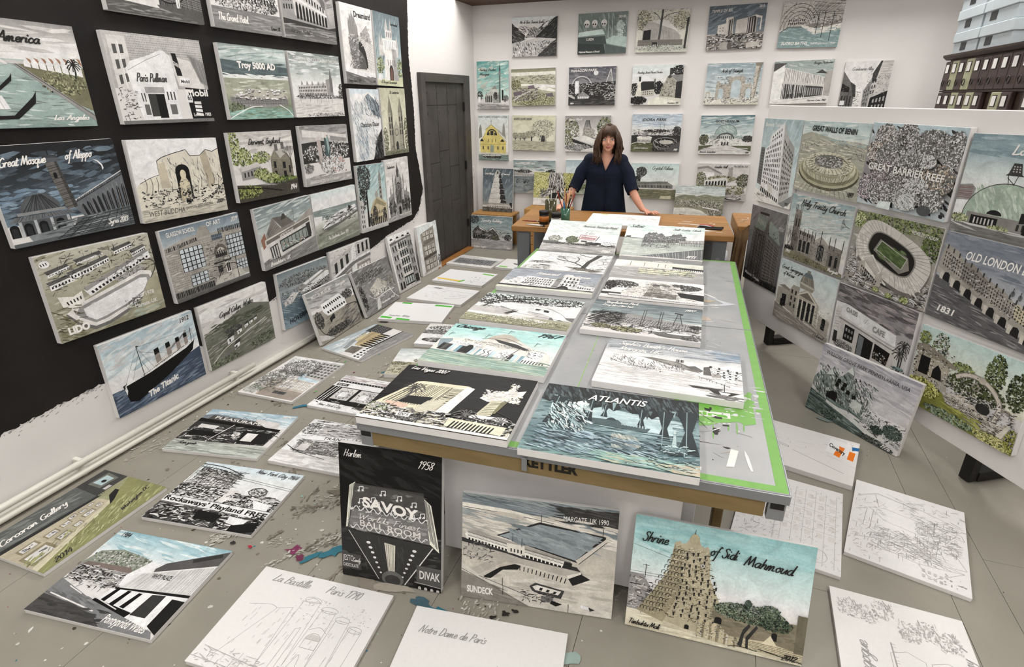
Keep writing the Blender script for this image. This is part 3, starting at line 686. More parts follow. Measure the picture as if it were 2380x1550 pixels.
@pic
def pullman(s):
    s.grad([190, 170], 0, 60); s.brick(130, (20, 0, 100, 0, 100, 40, 20, 40), 16, .25); s.r(205, 3, 4, 20, 62); s.win(90, (5, 10, 18, 10, 16, 55, 5, 60), 2, 3, .55, .6); s.l(230, .8, 12, 8, 12, 60)
    s.p(205, 60, 20, 90, 28, 96, 60, 66, 56); s.p(150, 82, 18, 100, 26, 100, 56, 92, 52); s.hat(110, .5, (84, 20, 99, 28, 100, 55, 92, 50), 9, True)
    s.p('f2f0ee', 14, 38, 20, 30, 38, 23, 52, 16, 56, 16, 60, 20, 62, 98, 20, 96); s.l(150, .4, 16, 40, 36, 28, 52, 20)
    s.p('e4e2e0', 56, 16, 62, 22, 64, 62, 58, 62); s.p(25, 64, 18, 69, 18, 72, 44, 66, 44); s.r('e8e6e4', 68, 46, 80, 54)
    s.p(25, 72, 58, 100, 60, 100, 97, 74, 97); s.r(235, 71, 60, 78, 76); s.win(220, (79, 74, 88, 74, 88, 94, 79, 92), 1, 4, .9, .7)
    s.r(165, 28, 58, 48, 65); s.r(70, 30, 66, 44, 92); s.r(15, 38, 66, 47, 94); s.win(70, (22, 64, 28, 64, 28, 76, 23, 76), 2, 1, .4, .8); s.win(70, (49, 62, 60, 62, 60, 74, 49, 74), 3, 1, .4, .8)
    for a in ((24, 78, 29, 90), (51, 78, 58, 90)): s.r(110, *a)
    s.r(120, 0, 96, 100, 100); s.ink(INKS, 2, 60, 18, 95, 60, 4, .4)
    s.t('Paris Pullman', 22, 52, 54, 9, 70, 1.2); s.b('Mobil', 73, 68, 98, 8, 235, .03); s.b('Mobil', 69, 52.5, 79, 4, 60); s.b('CINEMA', 64.5, 31, 71.5, 4.5, 235, .02, 0, 5); s.b('London 1983', 76, 93, 97, 4, 245, .02); s.b('6d', 72.5, 73, 77, 6, 40)
@pic
def spots(s):
    s.grad([215, 195, 220]); s.r(70, 52, 0, 100, 88); s.hat(140, .35, (52, 20, 100, 20, 100, 86, 52, 86), 34, True); s.hat(150, .35, (52, 20, 100, 26, 100, 86, 52, 80), 26); s.fol([30, 60, 90, 130], 76, 20, 22, 24, 160, 2.4)
    s.r(235, 8, 30, 40, 74); s.dots([25, 35], 10, 34, 39, 70, 34, 2.6); s.e(45, 16, 76, 7, 12); s.e(190, 16, 76, 3.4, 6); s.p(60, 4, 60, 12, 58, 14, 70, 4, 72)
    s.c(40, 1.2, 52, 78, 62, 82, 76, 78, 84, 66); s.p(225, 68, 0, 78, 0, 76, 60, 74, 92, 71, 92, 70, 60); s.l(90, .5, 73, 10, 73, 90); s.p(200, 68, 92, 79, 90, 79, 96, 68, 97); s.r(90, 0, 86, 100, 100); s.p(210, 0, 74, 45, 80, 52, 90, 0, 86); s.wash([120, 70, 160], 0, 90, 100, 99, 30, 20, 2)
@pic
def grand(s):
    s.grad([150, 190, 215], 0, 45); s.p(225, 8, 14, 40, 4, 92, 30, 96, 62, 10, 60); s.win(50, (10, 18, 40, 8, 40, 58, 11, 58), 9, 6, .5, .55); s.win(60, (42, 10, 91, 34, 94, 60, 42, 58), 12, 5, .5, .55); s.arc(60, (42, 50, 94, 54, 95, 63, 42, 62), 11)
    for i in range(8): s.p(150, 10 + i * 10, 14 + abs(i - 3) * 1.5, 13 + i * 10, 4 + abs(i - 3) * 2, 16 + i * 10, 14 + abs(i - 2.6) * 2)
    s.fol([35, 60, 90, 150, 190], 50, 66, 48, 9, 340, 2); s.fol([30, 70, 110], 88, 60, 10, 12, 90, 2); s.r(130, 0, 74, 100, 100); s.wash([150, 110, 175, 95], 0, 76, 100, 99, 46, 40, 3)
    s.t('The Grand Hotel', 7, 90, 48, 9, 240, 1.1, .1); s.t('Cromer, UK', 82, 94, 97, 5, 40, .8, .1)
@pic
def arcade(s):
    s.grad([90, 130, 175, 150], 0, 78); s.wash([190, 110, 80, 160], 50, 0, 100, 55, 40, 26, 5, -12); s.p(150, 0, 12, 28, 0, 44, 12, 80, 40, 90, 70, 0, 72); s.p(190, 20, 14, 44, 20, 82, 48, 82, 74, 22, 66)
    s.win(50, (2, 18, 20, 14, 20, 60, 2, 62), 4, 4, .5, .6); s.win(50, (24, 20, 80, 48, 80, 56, 24, 38), 11, 1, .5, .7); s.arc(25, (24, 44, 84, 60, 84, 76, 24, 70), 10, .66, .95); s.hat(230, .4, (24, 38, 84, 58, 84, 60, 24, 43), 3); s.p(110, 72, 36, 78, 32, 82, 40, 82, 50, 74, 46); s.p(100, 30, 2, 40, 0, 46, 10, 34, 10)
    s.p(60, 0, 72, 84, 78, 100, 74, 100, 82, 0, 80); s.grad([110, 90, 125], 80, 100); s.wash([140, 80, 170], 0, 80, 100, 99, 40, 40, 3); s.b('VERANO', 38, 15, 60, 5, 235, .02, 0, 8); s.t('Verano Hotel', 10, 91, 46, 6, 60, .9)
@pic
def dream(s):
    s.grad([225, 215, 230], 0, 100); s.wash([AQ2, 200, 235], 0, 0, 100, 24, 20, 40, 5)
    s.p(205, 20, 62, 26, 40, 60, 36, 100, 46, 100, 84, 20, 80); s.hat(150, .5, (60, 38, 100, 46, 100, 82, 62, 78), 16); s.e(60, 52, 78, 24, 34, 180, 360); s.e(110, 54, 80, 17, 22, 180, 360); s.hat(40, .6, (40, 60, 68, 60, 70, 80, 38, 80), 10, True)
    for i, (x, h) in enumerate(((22, 16), (27, 10), (33, 7), (39, 11), (45, 20))): s.p(150, x, 44, x - 2, h + 8, x + 1, h, x + 5, h + 8, x + 6, 44); s.l(90, .5, x + 2, h + 4, x + 3, 42)
    s.p(130, 18, 40, 52, 40, 46, 80, 26, 80); s.ink([60, 90, 200, 220], 18, 36, 60, 78, 140, 7, .8); s.p(170, 58, 34, 80, 22, 90, 36, 92, 46, 60, 40); s.ink([80, 110, 230], 58, 24, 92, 42, 60, 5, .7); s.p(235, 0, 78, 100, 86, 100, 94, 0, 84)
    s.grad([150, 120], 90, 100); s.p(120, 0, 84, 100, 94, 100, 100, 0, 100); s.wash([80, 150, 60, 180], 5, 88, 95, 99, 26, 40, 2, 8); s.b('Dreamland', 42, 14, 96, 7, 35, .03); s.t('Coney Island, USA', 6, 97, 46, 3.4, 30, .8); s.t('1911', 88, 97, 97, 3, 40, .8)
@pic
def castle(s):
    s.grad(['6d7f87', '8fa4aa', 'b5c6c8'], 0, 90); s.wash(['5c6d75', 'a9bcc0', '7d9096'], 0, 0, 100, 60, 50, 30, 7, -60); s.fol(GTREE, 14, 72, 14, 12, 110, 4); s.fol(GTREE, 92, 74, 12, 14, 110, 4); s.p('c3c7a0', 0, 92, 100, 86, 100, 100, 0, 100)
    s.p(220, 26, 46, 84, 46, 78, 60, 84, 92, 28, 92, 34, 60); s.p(165, 62, 46, 84, 46, 78, 60, 84, 92, 66, 92); s.p(235, 24, 34, 86, 34, 84, 47, 26, 47); s.hat(120, 1, (26, 36, 84, 36, 82, 50, 28, 50), 11, True)
    s.r(205, 40, 22, 66, 35); s.p(190, 38, 22, 46, 6, 52, 22); s.p(175, 56, 22, 62, 4, 68, 22)
    for x in (26, 84, 18): s.p(185, x - 5, 44, x, 26, x + 5, 44); s.r(200, x - 4, 44, x + 4, 58)
    s.arch(70, 56, 92, 16, 22); s.arch('7a5a44', 56, 92, 10, 18); s.win(70, (40, 62, 76, 62, 76, 72, 40, 72), 4, 1, .2, .9); s.win(80, (42, 24, 64, 24, 64, 32, 42, 32), 3, 1, .3, .9); s.e(235, 12, 88, 8, 5); s.t('Enchanted', 62, 14, 92, 4, 40, 1); s.t('El Bosque Encantado', 12, 96.5, 74, 4, 40, 1)
@pic
def troy(s):
    s.grad(['8c9a98', 'c8d2cf', '9fb0b0', '5d7175', '5d7175'], 0, 42); s.wash(['e4ebe8', '7ea09f', '4c6468', 'b6c8c6'], 0, 2, 100, 18, 40, 40, 3, -4); s.p('56686c', 0, 20, 100, 26, 100, 42, 0, 40); s.wash(['6a7d80', '4c6064'], 0, 22, 100, 38, 40, 40, 4); s.wash(['e9efec', 'cfd8d4'], 0, 38, 100, 46, 40, 34, 4, 3)
    s.grad(['9aa08a', 'a9ab94', '7f8a70', '8fb7ac'], 44, 100); s.wash(['6e7457', 'b9bda8', '8f957a', 'd8dcd0'], 0, 46, 100, 62, 60, 24, 3)
    s.p('b5b2a4', 6, 66, 40, 58, 84, 62, 96, 68, 90, 80, 60, 80, 22, 78); s.p(150, 4, 68, 30, 74, 34, 74, 58, 72, 62, 72, 92, 68, 94, 80, 60, 84, 22, 82, 6, 78); s.hat(100, .35, (4, 69, 94, 72, 94, 80, 6, 79), 7); s.hat(90, .4, (6, 70, 94, 70, 94, 82, 8, 80), 22, True)
    for i in range(60):
        x, y = s.g.uniform(10, 90), s.g.uniform(56, 71); k = s.g.uniform(2, 5); s.p(s.g.choice([225, 210, 190, 160]), x, y, x + k, y - .6, x + k, y + 2, x, y + 2.4); s.p(70, x, y + 2.4, x + k, y + 2, x + k, y + 3, x, y + 3.4)
    s.fol(['3e4630', '5f6a48', '86906a'], 12, 84, 12, 7, 80, 2.2); s.p('88a999', 0, 90, 30, 84, 70, 86, 100, 92, 100, 100, 0, 100); s.wash(['79c0b8', '55705c', '9fcfc6', '7f8a60'], 0, 86, 100, 99, 70, 22, 3); s.c(225, 1, 0, 98, 30, 84, 50, 82); s.c(225, 1, 78, 80, 92, 88, 100, 98); s.b('Troy 5000 AD', 22, 30, 80, 8.5, 240, .045)
@pic
def school(s):
    s.grad(['7f8987', 'a9b3b0', 'd5d8d5', 'dfe0dc'], 0, 70); s.wash(['8d9a98', 'c9d6d4', '6c7876', 'e6e8e6'], 0, 0, 100, 34, 60, 34, 5)
    s.p(190, 10, 50, 66, 44, 70, 66, 10, 68); s.p(225, 8, 50, 36, 44, 66, 41, 66, 45, 10, 51); s.win(70, (11, 52, 66, 48, 66, 66, 11, 66), 17, 3, .5, .55); s.p(150, 66, 40, 74, 38, 80, 52, 80, 66, 68, 66)
    for x in (16, 26, 36, 48, 58): s.p(150, x, 50, x + 2, 42, x + 5, 49)
    s.p(120, 74, 40, 77, 20, 80, 40, 80, 60, 74, 60); s.fol([40, 70, 110], 50, 68, 46, 3.5, 260, 1.6); s.fol([35, 60, 90], 97, 60, 6, 14, 80, 2); s.r(210, 0, 71, 100, 100); s.wash([225, 190, 160, 205], 0, 72, 100, 99, 70, 34, 2.4, -3)
    for x in (12, 30, 44, 52, 68, 76): s.l(80, .5, x, 66, x, 78)
    s.fol([90, 130, 170], 60, 97, 40, 3, 120, 2); s.b('THE ROYAL SCHOOL FOR DEAF CHILDREN', 8, 13, 97, 6, 235, .0); s.b('MARGATE', 8, 94, 34, 5, 235, 0)
@pic
def glacier(s):
    s.grad(['c3d2dc', 'dfe8ee'], 0, 20); s.p('e8eef2', 0, 12, 20, 6, 40, 8, 60, 4, 100, 16, 100, 100, 0, 100); s.p('8b98a2', 50, 10, 62, 6, 96, 20, 100, 40, 76, 36, 58, 26); s.ink(['4d5862', '2f3840', 'c6d2da'], 44, 10, 100, 36, 130, 12, .9, None, 55); s.ink(['7f8e9a', 'aebcc6'], 0, 14, 44, 40, 80, 14, .8, None, 60)
    s.p('f3f6f8', 30, 34, 80, 40, 76, 60, 60, 76, 66, 92, 44, 92, 40, 76, 52, 58); s.ink(['9fb2c2', '7d93a6', 'c3d0da'], 4, 44, 44, 96, 170, 14, .9, None, 62); s.p('2b2d2f', 66, 94, 76, 74, 100, 56, 100, 100, 60, 100); s.ink([70, 110, 30], 68, 62, 100, 98, 100, 8, .8, None, 60); s.ink(['b2c3cf', '90a5b5'], 40, 40, 80, 90, 90, 9, .7, None, 50)
    s.b('Chacaltaya Glacier', 26, 52, 92, 6, 45, .015)
@pic
def twin(s):
    s.grad(['b7b79a', 'cdccb2', 'd5d4bd']); s.fol(['3c4030', '5a6044', '7a7f5c'], 8, 78, 10, 20, 150, 3.4); s.fol(['3c4030', '5a6044', '7a7f5c'], 95, 70, 9, 26, 150, 3.4)
    for x, t_ in ((32, 10), (74, 12)):
        s.p('8e8c7b', x - 9, 36, x, t_, x + 9, 36); s.r('a3a08c', x - 9, 36, x + 9, 94); s.p('7b796a', x, t_, x + 9, 36, x + 9, 94, x + 3, 94, x + 3, 36)
        for y in (44, 54, 64): s.arch(60, x - 4, y + 6, 4, 8); s.arch(60, x + 4, y + 6, 4, 8)
        s.hat(110, .4, (x - 9, 38, x + 9, 38, x + 9, 94, x - 9, 94), 14)
    s.p('aaa793', 41, 60, 53, 48, 65, 60, 65, 94, 41, 94); s.ring(60, 1.2, 53, 66, 7, 5); s.arch(60, 53, 94, 10, 14); s.ink([70, 100], 24, 84, 82, 94, 40, 5, .8); s.grad(['8f9078', '7b7d66'], 93, 100); s.fol(['4a5038', '777c58'], 50, 97, 48, 3, 80, 3); s.t('St Lambertus', 36, 8, 76, 4, 60, .9)
@pic
def mosque(s):
    s.grad(['26282b', '2c3034', '3b444c', '566874', '6f8798'], 0, 78); s.wash(['1d1f22', '4a5560', '63788a', '333a42', '7c93a6'], 0, 8, 100, 74, 170, 22, 6, -6); s.wash(['86a0b4', '5f7c92'], 0, 44, 60, 70, 50, 14, 4)
    s.p(235, 78, 20, 82, 22, 85, 27, 85.5, 31, 84, 33, 84, 28, 81.5, 23.5); s.p('6b7076', 50, 64, 100, 38, 100, 76, 58, 80); s.l(200, .8, 46, 66, 100, 36); s.l(60, .7, 46, 68, 100, 40); s.hat(35, .4, (50, 63, 100, 37, 100, 41, 50, 66), 30, True)
    s.arc('2b2e31', (56, 66, 100, 46, 100, 77, 60, 80), 9, .6, .9); s.hat(150, .3, (56, 66, 100, 44, 100, 77, 58, 80), 9, True)
    s.p('6f6c66', 40, 20, 49, 18, 55, 68, 46, 70); s.p('4b4a47', 47, 19, 49, 18, 55, 68, 52, 69); s.hat(50, .4, (40, 22, 49, 20, 55, 66, 46, 68), 16); s.r('5a5f66', 38, 15, 51, 19); s.r('42474d', 39, 12, 50, 15); s.l(40, .7, 44, 12, 44, 6); s.arch(25, 45, 36, 2.6, 6)
    s.e('5c6064', 27, 66, 15, 17, 180, 360); s.hat('34373a', .6, (24, 50, 30, 50, 41, 66, 13, 66), 12, True); s.r('8c8f90', 9, 66, 45, 69); s.p('6f7478', 6, 70, 48, 70, 52, 74, 2, 75); s.hat(40, .3, (8, 70, 46, 70, 50, 74, 4, 74), 18, True); s.r('565a5e', 8, 75, 47, 90)
    for x in (4, 14, 25, 38): s.arch('17191b', x, 90, 6.5, 13); s.arch('2f3336', x, 90, 4, 10)
    for x in (9, 20, 32, 45): s.r('a8adb0', x - 1.1, 75, x + 1.1, 90)
    s.p('7d8488', 12, 90, 50, 87, 56, 90, 44, 96, 14, 97); s.p('5d6468', 52, 80, 100, 77, 100, 100, 0, 100, 0, 96, 44, 96); s.wash(['8a9296', '4b5155', 'aab2b6', '3a3f43'], 30, 80, 100, 98, 90, 20, 1.8, -6); s.hat('2c3033', .5, (56, 82, 100, 78, 100, 99, 30, 99), 9); s.hat('2c3033', .5, (56, 82, 100, 78, 100, 99, 30, 99), 8, True)
    s.t('Great Mosque', 8, 20, 42, 8.5, 240, .95, .35, -1); s.t('of Aleppo', 56, 18, 79, 8.5, 240, .95, .35, -.5); s.t('Syria 2013', 76, 94, 95, 5.5, 225, .8)
@pic
def buddha(s):
    s.grad(['dfe4e2', 'e6e7df', 'e4e2d4'], 0, 60); s.p('d3ccba', 4, 52, 16, 46, 26, 44, 26, 26, 32, 22, 44, 18, 60, 15, 64, 22, 76, 22, 84, 15, 92, 18, 100, 14, 100, 100, 0, 100, 0, 56); s.c(60, .5, 4, 52, 16, 46, 26, 43); s.l(50, .7, 26, 43, 26, 26, 32, 22, 44, 18, 60, 14, 64, 22, 76, 22, 84, 15, 92, 18, 100, 14)
    s.ink([70, 100, 140, 170], 26, 22, 100, 62, 120, 10, .5, None, 80); s.p('c0b59c', 26, 30, 34, 28, 36, 60, 26, 60); s.p('b3a78e', 76, 22, 84, 16, 90, 60, 80, 66)
    for x in (10, 16, 22, 72, 80, 88, 94): s.c(60, .5, x, 46, x + 1, 54, x - 1, 64)
    s.arch(25, 52, 78, 16, 46); s.p('cabf9f', 47, 78, 46, 56, 49, 50, 50, 44, 54, 44, 55, 50, 58, 56, 58, 78); s.e('d3c8a8', 52, 45, 3.4, 6); s.ink([60, 90], 46, 50, 58, 78, 40, 4, .4); s.p('b9ab88', 45, 60, 47, 58, 48, 80, 45, 82); s.r(20, 50, 78, 58, 82)
    s.dots([20, 40, 90], 4, 62, 100, 80, 90, 1.6); s.ink([40, 90, 150], 4, 62, 100, 84, 120, 6, .6); s.grad(['c9c2b0', 'b6b0a1'], 86, 100); s.wash(['8e8a80', 'd6d0c0', 'a29c8c'], 0, 84, 100, 99, 60, 20, 2); s.b('WEST BUDDHA', 7, 93, 46, 6.5, 60, 0, .25); s.b('BAMIYAN, AFGHANISTAN', 48, 91, 82, 4, 60, 0, .25, -2); s.t('2001', 87, 88, 96, 5, 60, .8)
@pic
def derwent(s):
    s.grad([190, 205, 215, 200], 0, 60); s.wash([165, 225, 180], 10, 4, 100, 32, 36, 30, 5); s.fol(GTREE, 6, 22, 9, 24, 200, 2.6); s.fol(GTREE, 18, 36, 10, 14, 170, 2.4); s.fol(GTREE, 44, 38, 14, 9, 170, 2.2); s.fol(GTREE, 30, 48, 10, 8, 120, 2.2)
    s.p(150, 10, 54, 40, 48, 40, 66, 10, 68); s.p(190, 8, 50, 36, 44, 42, 50, 10, 56); s.win(50, (12, 57, 38, 52, 38, 64, 12, 66), 5, 1, .4, .7); s.p('8b8678', 58, 40, 66, 28, 74, 40, 84, 30, 94, 46, 94, 74, 58, 72); s.p('b7b5ae', 66, 28, 80, 26, 86, 34, 74, 42); s.r(110, 67, 20, 72, 30); s.r(110, 78, 17, 83, 28); s.brick('5b574c', (58, 42, 94, 46, 94, 74, 58, 72), 14, .3)
    for a in ((62, 46, 66, 56), (62, 60, 66, 70), (77, 48, 82, 58), (77, 62, 82, 72), (87, 54, 90, 66)): s.r(40, *a)
    s.bare(92, 60, 1.6, 10, 4, 45, .9); s.fol(GTREE, 40, 62, 12, 8, 190, 2.2); s.fol(GTREE, 54, 70, 14, 7, 190, 2.2); s.fol(['232a1c', '3c4629', '5b6a38', '8a9a50'], 78, 76, 22, 6, 180, 2.2); s.p('57534a', 0, 74, 30, 78, 60, 82, 100, 76, 100, 100, 0, 100); s.brick('2f2d28', (0, 76, 100, 80, 100, 100, 0, 100), 12, .4); s.fol(['20251a', '3c4629', '6a7440', '9aa260'], 16, 86, 22, 9, 240, 2.3); s.l(25, 1, 0, 78, 40, 84, 70, 92); s.t('Derwent, England', 26, 18, 78, 8, 45, 1.1); s.t('1944', 84, 93, 97, 8, 240, 1)
@pic
def flowers(s):
    s.grad([150, 170, 185, 190], 0, 40); s.wash([110, 200, 130], 0, 0, 100, 20, 40, 30, 4); s.p(210, 4, 6, 96, 18, 96, 24, 60, 22, 4, 18); s.p(150, 60, 18, 96, 24, 96, 30, 60, 26); s.p(60, 0, 28, 40, 26, 100, 34, 100, 60, 0, 62); s.fol([50, 90, 130, 190, 220], 30, 46, 30, 14, 260, 2.4); s.fol([50, 90, 130, 190, 220], 76, 44, 24, 16, 260, 2.4); s.p('b5a9a6', 30, 24, 38, 22, 40, 62, 32, 62); s.p('cdc3c0', 28, 20, 40, 18, 40, 24, 28, 25)
    s.p('4f6668', 46, 22, 54, 16, 58, 40, 54, 54, 46, 52); s.p('8fa9a9', 50, 20, 54, 18, 56, 40, 52, 50); s.e('d8c8c0', 50, 18, 2.4, 4); s.fol([60, 110, 170, 225, 235], 60, 68, 26, 16, 420, 2.6); s.dots(['c9a59c', 235, 'b58f88'], 30, 56, 90, 82, 40, 2.2); s.p('c9b0aa', 74, 58, 78, 54, 82, 58, 80, 66, 75, 66); s.p(215, 28, 82, 60, 84, 74, 82, 70, 90, 34, 88); s.grad([165, 150], 86, 100); s.wash([190, 130, 175], 0, 84, 100, 99, 40, 30, 3); s.fol([90, 140], 8, 70, 10, 8, 70, 2.4); s.b('BRANDENBURG GATE SHRINE', 8, 96, 68, 5, 230, 0); s.t('1997', 86, 96, 97, 5, 225, .8)
@pic
def palace(s):
    s.grad(['8fb3b8', 'adcacb', 'c6d4d0'], 0, 70); s.wash(['7ca3a9', 'd0dedc'], 20, 0, 100, 40, 40, 40, 6, -30); s.fol([25, 40, 60, 85], 20, 20, 24, 22, 330, 4); s.fol([25, 45, 70], 10, 50, 14, 16, 130, 4); s.p(35, 24, 40, 28, 40, 30, 100, 23, 100); s.p(190, 0, 50, 12, 52, 14, 100, 0, 100); s.win(50, (0, 56, 12, 58, 13, 94, 0, 94), 2, 5, .4, .6)
    s.p('a19d93', 74, 28, 82, 26, 84, 66, 72, 66); s.p('8d8a80', 78, 8, 84, 26, 72, 27); s.hat(70, .5, (73, 28, 82, 26, 84, 66, 72, 66), 12); s.win(50, (74, 34, 82, 33, 83, 62, 73, 62), 1, 4, .4, .5); s.e('a8a69c', 62, 46, 5, 5); s.p('c2b48a', 34, 70, 50, 54, 66, 50, 98, 62, 98, 90, 34, 92); s.p('9b9068', 36, 70, 60, 52, 96, 64, 90, 68, 60, 60); s.win(70, (40, 72, 96, 68, 96, 88, 40, 88), 9, 2, .4, .5); s.arc(50, (40, 80, 98, 78, 98, 94, 40, 94), 8)
    s.fol([25, 50, 80], 52, 76, 9, 12, 110, 3.6); s.r(45, 51, 86, 53, 95); s.fol([30, 60, 90], 88, 78, 6, 9, 70, 3.4); s.grad([200, 170], 93, 100); s.fol([30, 60, 90], 36, 84, 6, 10, 70, 3.4); s.t('1931', 84, 7, 96, 3.6, 235, .9)
@pic
def gothic(s):
    s.grad([205, 215, 225, 205]); s.wash([190, 235], 0, 0, 100, 50, 30, 40, 6); s.p(170, 34, 34, 50, 20, 66, 34, 68, 92, 32, 92); s.p(120, 50, 4, 54, 20, 46, 20)
    for x, y0 in ((28, 22), (72, 24), (16, 40), (84, 42), (40, 22), (60, 22)): s.p(110, x, y0, x + 2.2, y0 + 14, x - 2.2, y0 + 14); s.r(150, x - 2.4, y0 + 14, x + 2.4, 92)
    s.arch(70, 50, 74, 22, 36); s.hat(190, .7, (40, 42, 60, 42, 60, 74, 40, 74), 5, True); s.ring(200, .8, 50, 46, 6, 4.4); s.p(150, 6, 60, 30, 52, 30, 92, 6, 92); s.p(150, 70, 52, 96, 60, 96, 92, 70, 92); s.win(50, (8, 64, 28, 58, 28, 88, 8, 88), 4, 2, .4, .7); s.win(50, (72, 58, 94, 64, 94, 88, 72, 88), 4, 2, .4, .7); s.ink([60, 90, 120], 32, 36, 68, 90, 200, 4, .6); s.p(90, 44, 20, 50, 12, 56, 20, 54, 30, 46, 30); s.arch(40, 50, 92, 10, 14)
    for x in (10, 28, 66, 78, 92): s.fol([30, 60, 90], x, 78, 6, 10, 70, 3.4); s.r(40, x - .6, 84, x + .6, 95)
    s.grad([190, 150], 92, 100); s.wash([110, 215], 0, 93, 100, 99, 20, 30, 2); s.t('Paulinerkirche', 8, 14, 40, 4, 70, .9)
@pic
def lido(s):
    s.grad(['b9b7a6', 'aba893', '9d9a80', '8f8c6e']); s.wash(['c9c6b4', '83805f', 'a5a286'], 0, 0, 100, 99, 110, 26, 4, -8)
    for x, y, w_, h_ in ((3, 26, 22, 9), (20, 20, 22, 9), (4, 14, 20, 6), (28, 8, 26, 5), (40, 15, 18, 8), (62, 5, 20, 7), (78, 12, 16, 8)): s.p(125, x, y + 4, x + w_ * .9, y, x + w_, y + 3, x + w_ * .1, y + 8); s.p(225, x + w_ * .1, y + 8, x + w_, y + 3, x + w_, y + h_, x + w_ * .1, y + h_ + 5); s.win(45, (x + w_ * .12, y + 9, x + w_, y + 4, x + w_, y + h_, x + w_ * .12, y + h_ + 4), 7, 1, .5, .6); s.hat(80, .3, (x, y + 4, x + w_ * .9, y, x + w_, y + 3, x + w_ * .1, y + 8), 6)
    s.p(232, 30, 48, 96, 22, 97, 30, 62, 44, 34, 57); s.p(150, 30, 46, 94, 19, 96, 22, 32, 50); s.win(45, (34, 51, 95, 26, 95, 30, 36, 56), 17, 1, .55, .6); s.p(170, 58, 46, 86, 36, 90, 42, 64, 52); s.ink(INKS, 60, 38, 88, 50, 60, 5, .4)
    s.p(115, 10, 70, 22, 62, 66, 50, 84, 44, 95, 48, 96, 60, 88, 76, 66, 88, 44, 96, 30, 97, 18, 86); s.p(215, 11, 69, 22, 62, 66, 49, 84, 43, 94, 47, 95, 57, 87, 72, 66, 84, 44, 92, 31, 93, 19, 83); s.p(150, 22, 66, 66, 53, 83, 48, 91, 51, 92, 57, 85, 69, 64, 81, 42, 88, 32, 89, 23, 80, 18, 73); s.p('e9e8e4', 25, 69, 66, 57, 81, 52, 88, 54, 88, 59, 82, 69, 62, 79, 42, 85, 33, 86, 26, 79)
    s.wash([205, 245, 190], 32, 60, 82, 80, 36, 9, 1, -10); s.ink([60, 90], 62, 74, 76, 84, 40, 4, .4); s.p('dcdad2', 8, 48, 20, 52, 28, 48, 28, 60, 16, 66, 10, 62); s.win(50, (12, 55, 27, 52, 27, 58, 14, 62), 5, 1, .4, .6)
    s.p('a8a284', 88, 60, 98, 50, 100, 92, 60, 98, 76, 84); s.wash(['8a8464', 'c0ba9e', '97b0a6'], 66, 78, 98, 98, 30, 16, 3); s.c(60, .8, 84, 30, 97, 34, 99, 44, 92, 56); s.ink([40, 70, 110], 0, 2, 100, 44, 220, 6, .35); s.e(235, 6, 10, 4, 4); s.win(60, (2, 8, 8, 7, 9, 12, 3, 13), 3, 1, .4, .6); s.ink(['5c5a40', '807c58'], 0, 60, 20, 98, 60, 8, .6, None, 30)
    s.b('LIDO', 8, 93, 26, 8, 240, .06); s.b('1978', 83, 76, 92, 5, 225); s.b('Margate, UK', 70, 88, 93, 5, 225)
@pic
def glasgow(s):
    s.grad(['6f8494', '93a3ad', 'b5bcc0'], 0, 26); s.p('a9a59c', 0, 24, 26, 16, 40, 16, 44, 8, 50, 8, 54, 20, 70, 18, 100, 22, 100, 92, 0, 92); s.brick('7a766d', (0, 24, 100, 22, 100, 90, 0, 90), 22, .28); s.wash(['c9c5bc', '8d897f', 'b9b5ab'], 2, 28, 98, 88, 90, 10, 3)
    s.hat(40, .7, (2, 24, 40, 19, 40, 24, 2, 30), 24, True); s.hat(40, .7, (68, 15, 100, 15, 100, 22, 68, 22), 22, True); s.p('9b978d', 42, 20, 46, 6, 54, 6, 58, 20); s.r('7f8c96', 58, 22, 72, 30); s.win('4b5a66', (58, 22, 72, 22, 72, 30, 58, 30), 6, 2, .8, .8)
    for x0, y0, x1, y1, nx, ny in ((16, 30, 44, 62, 5, 5), (76, 28, 100, 62, 5, 5), (22, 68, 44, 84, 4, 3), (84, 68, 100, 84, 4, 3)): s.r(45, x0, y0, x1, y1); s.win('b9c3c9', (x0, y0, x1, y0, x1, y1, x0, y1), nx, ny, .8, .82)
    s.e('6b675f', 66, 50, 9, 13, 180, 360); s.r(70, 58, 50, 74, 56); s.e('b9b5ab', 66, 51, 6, 9, 180, 360); s.win(50, (60, 46, 72, 46, 72, 56, 60, 56), 4, 1, .6, .8); s.r(60, 54, 62, 78, 64); s.r(60, 58, 68, 64, 78); s.r('dad7d0', 69, 66, 75, 82); s.r(40, 70, 67, 72, 80); s.r(35, 72.5, 67, 74.5, 80); s.p('b9b5ab', 54, 84, 88, 80, 94, 92, 50, 94); s.c(45, .7, 56, 86, 66, 72, 80, 70, 92, 82)
    s.r(60, 0, 86, 50, 94); s.hat(160, .4, (0, 86, 50, 85, 50, 94, 0, 94), 22, True); s.ink([45, 80, 110], 44, 30, 78, 90, 130, 5, .4); s.l(35, .8, 84, 96, 84, 50, 86, 44); s.grad([110, 90], 94, 100); s.b('GLASGOW SCHOOL', 6, 10, 40, 6, 235); s.b('OF ART', 55, 8.5, 74, 6, 235); s.t('2019', 88, 10, 98, 6, 230, .7)
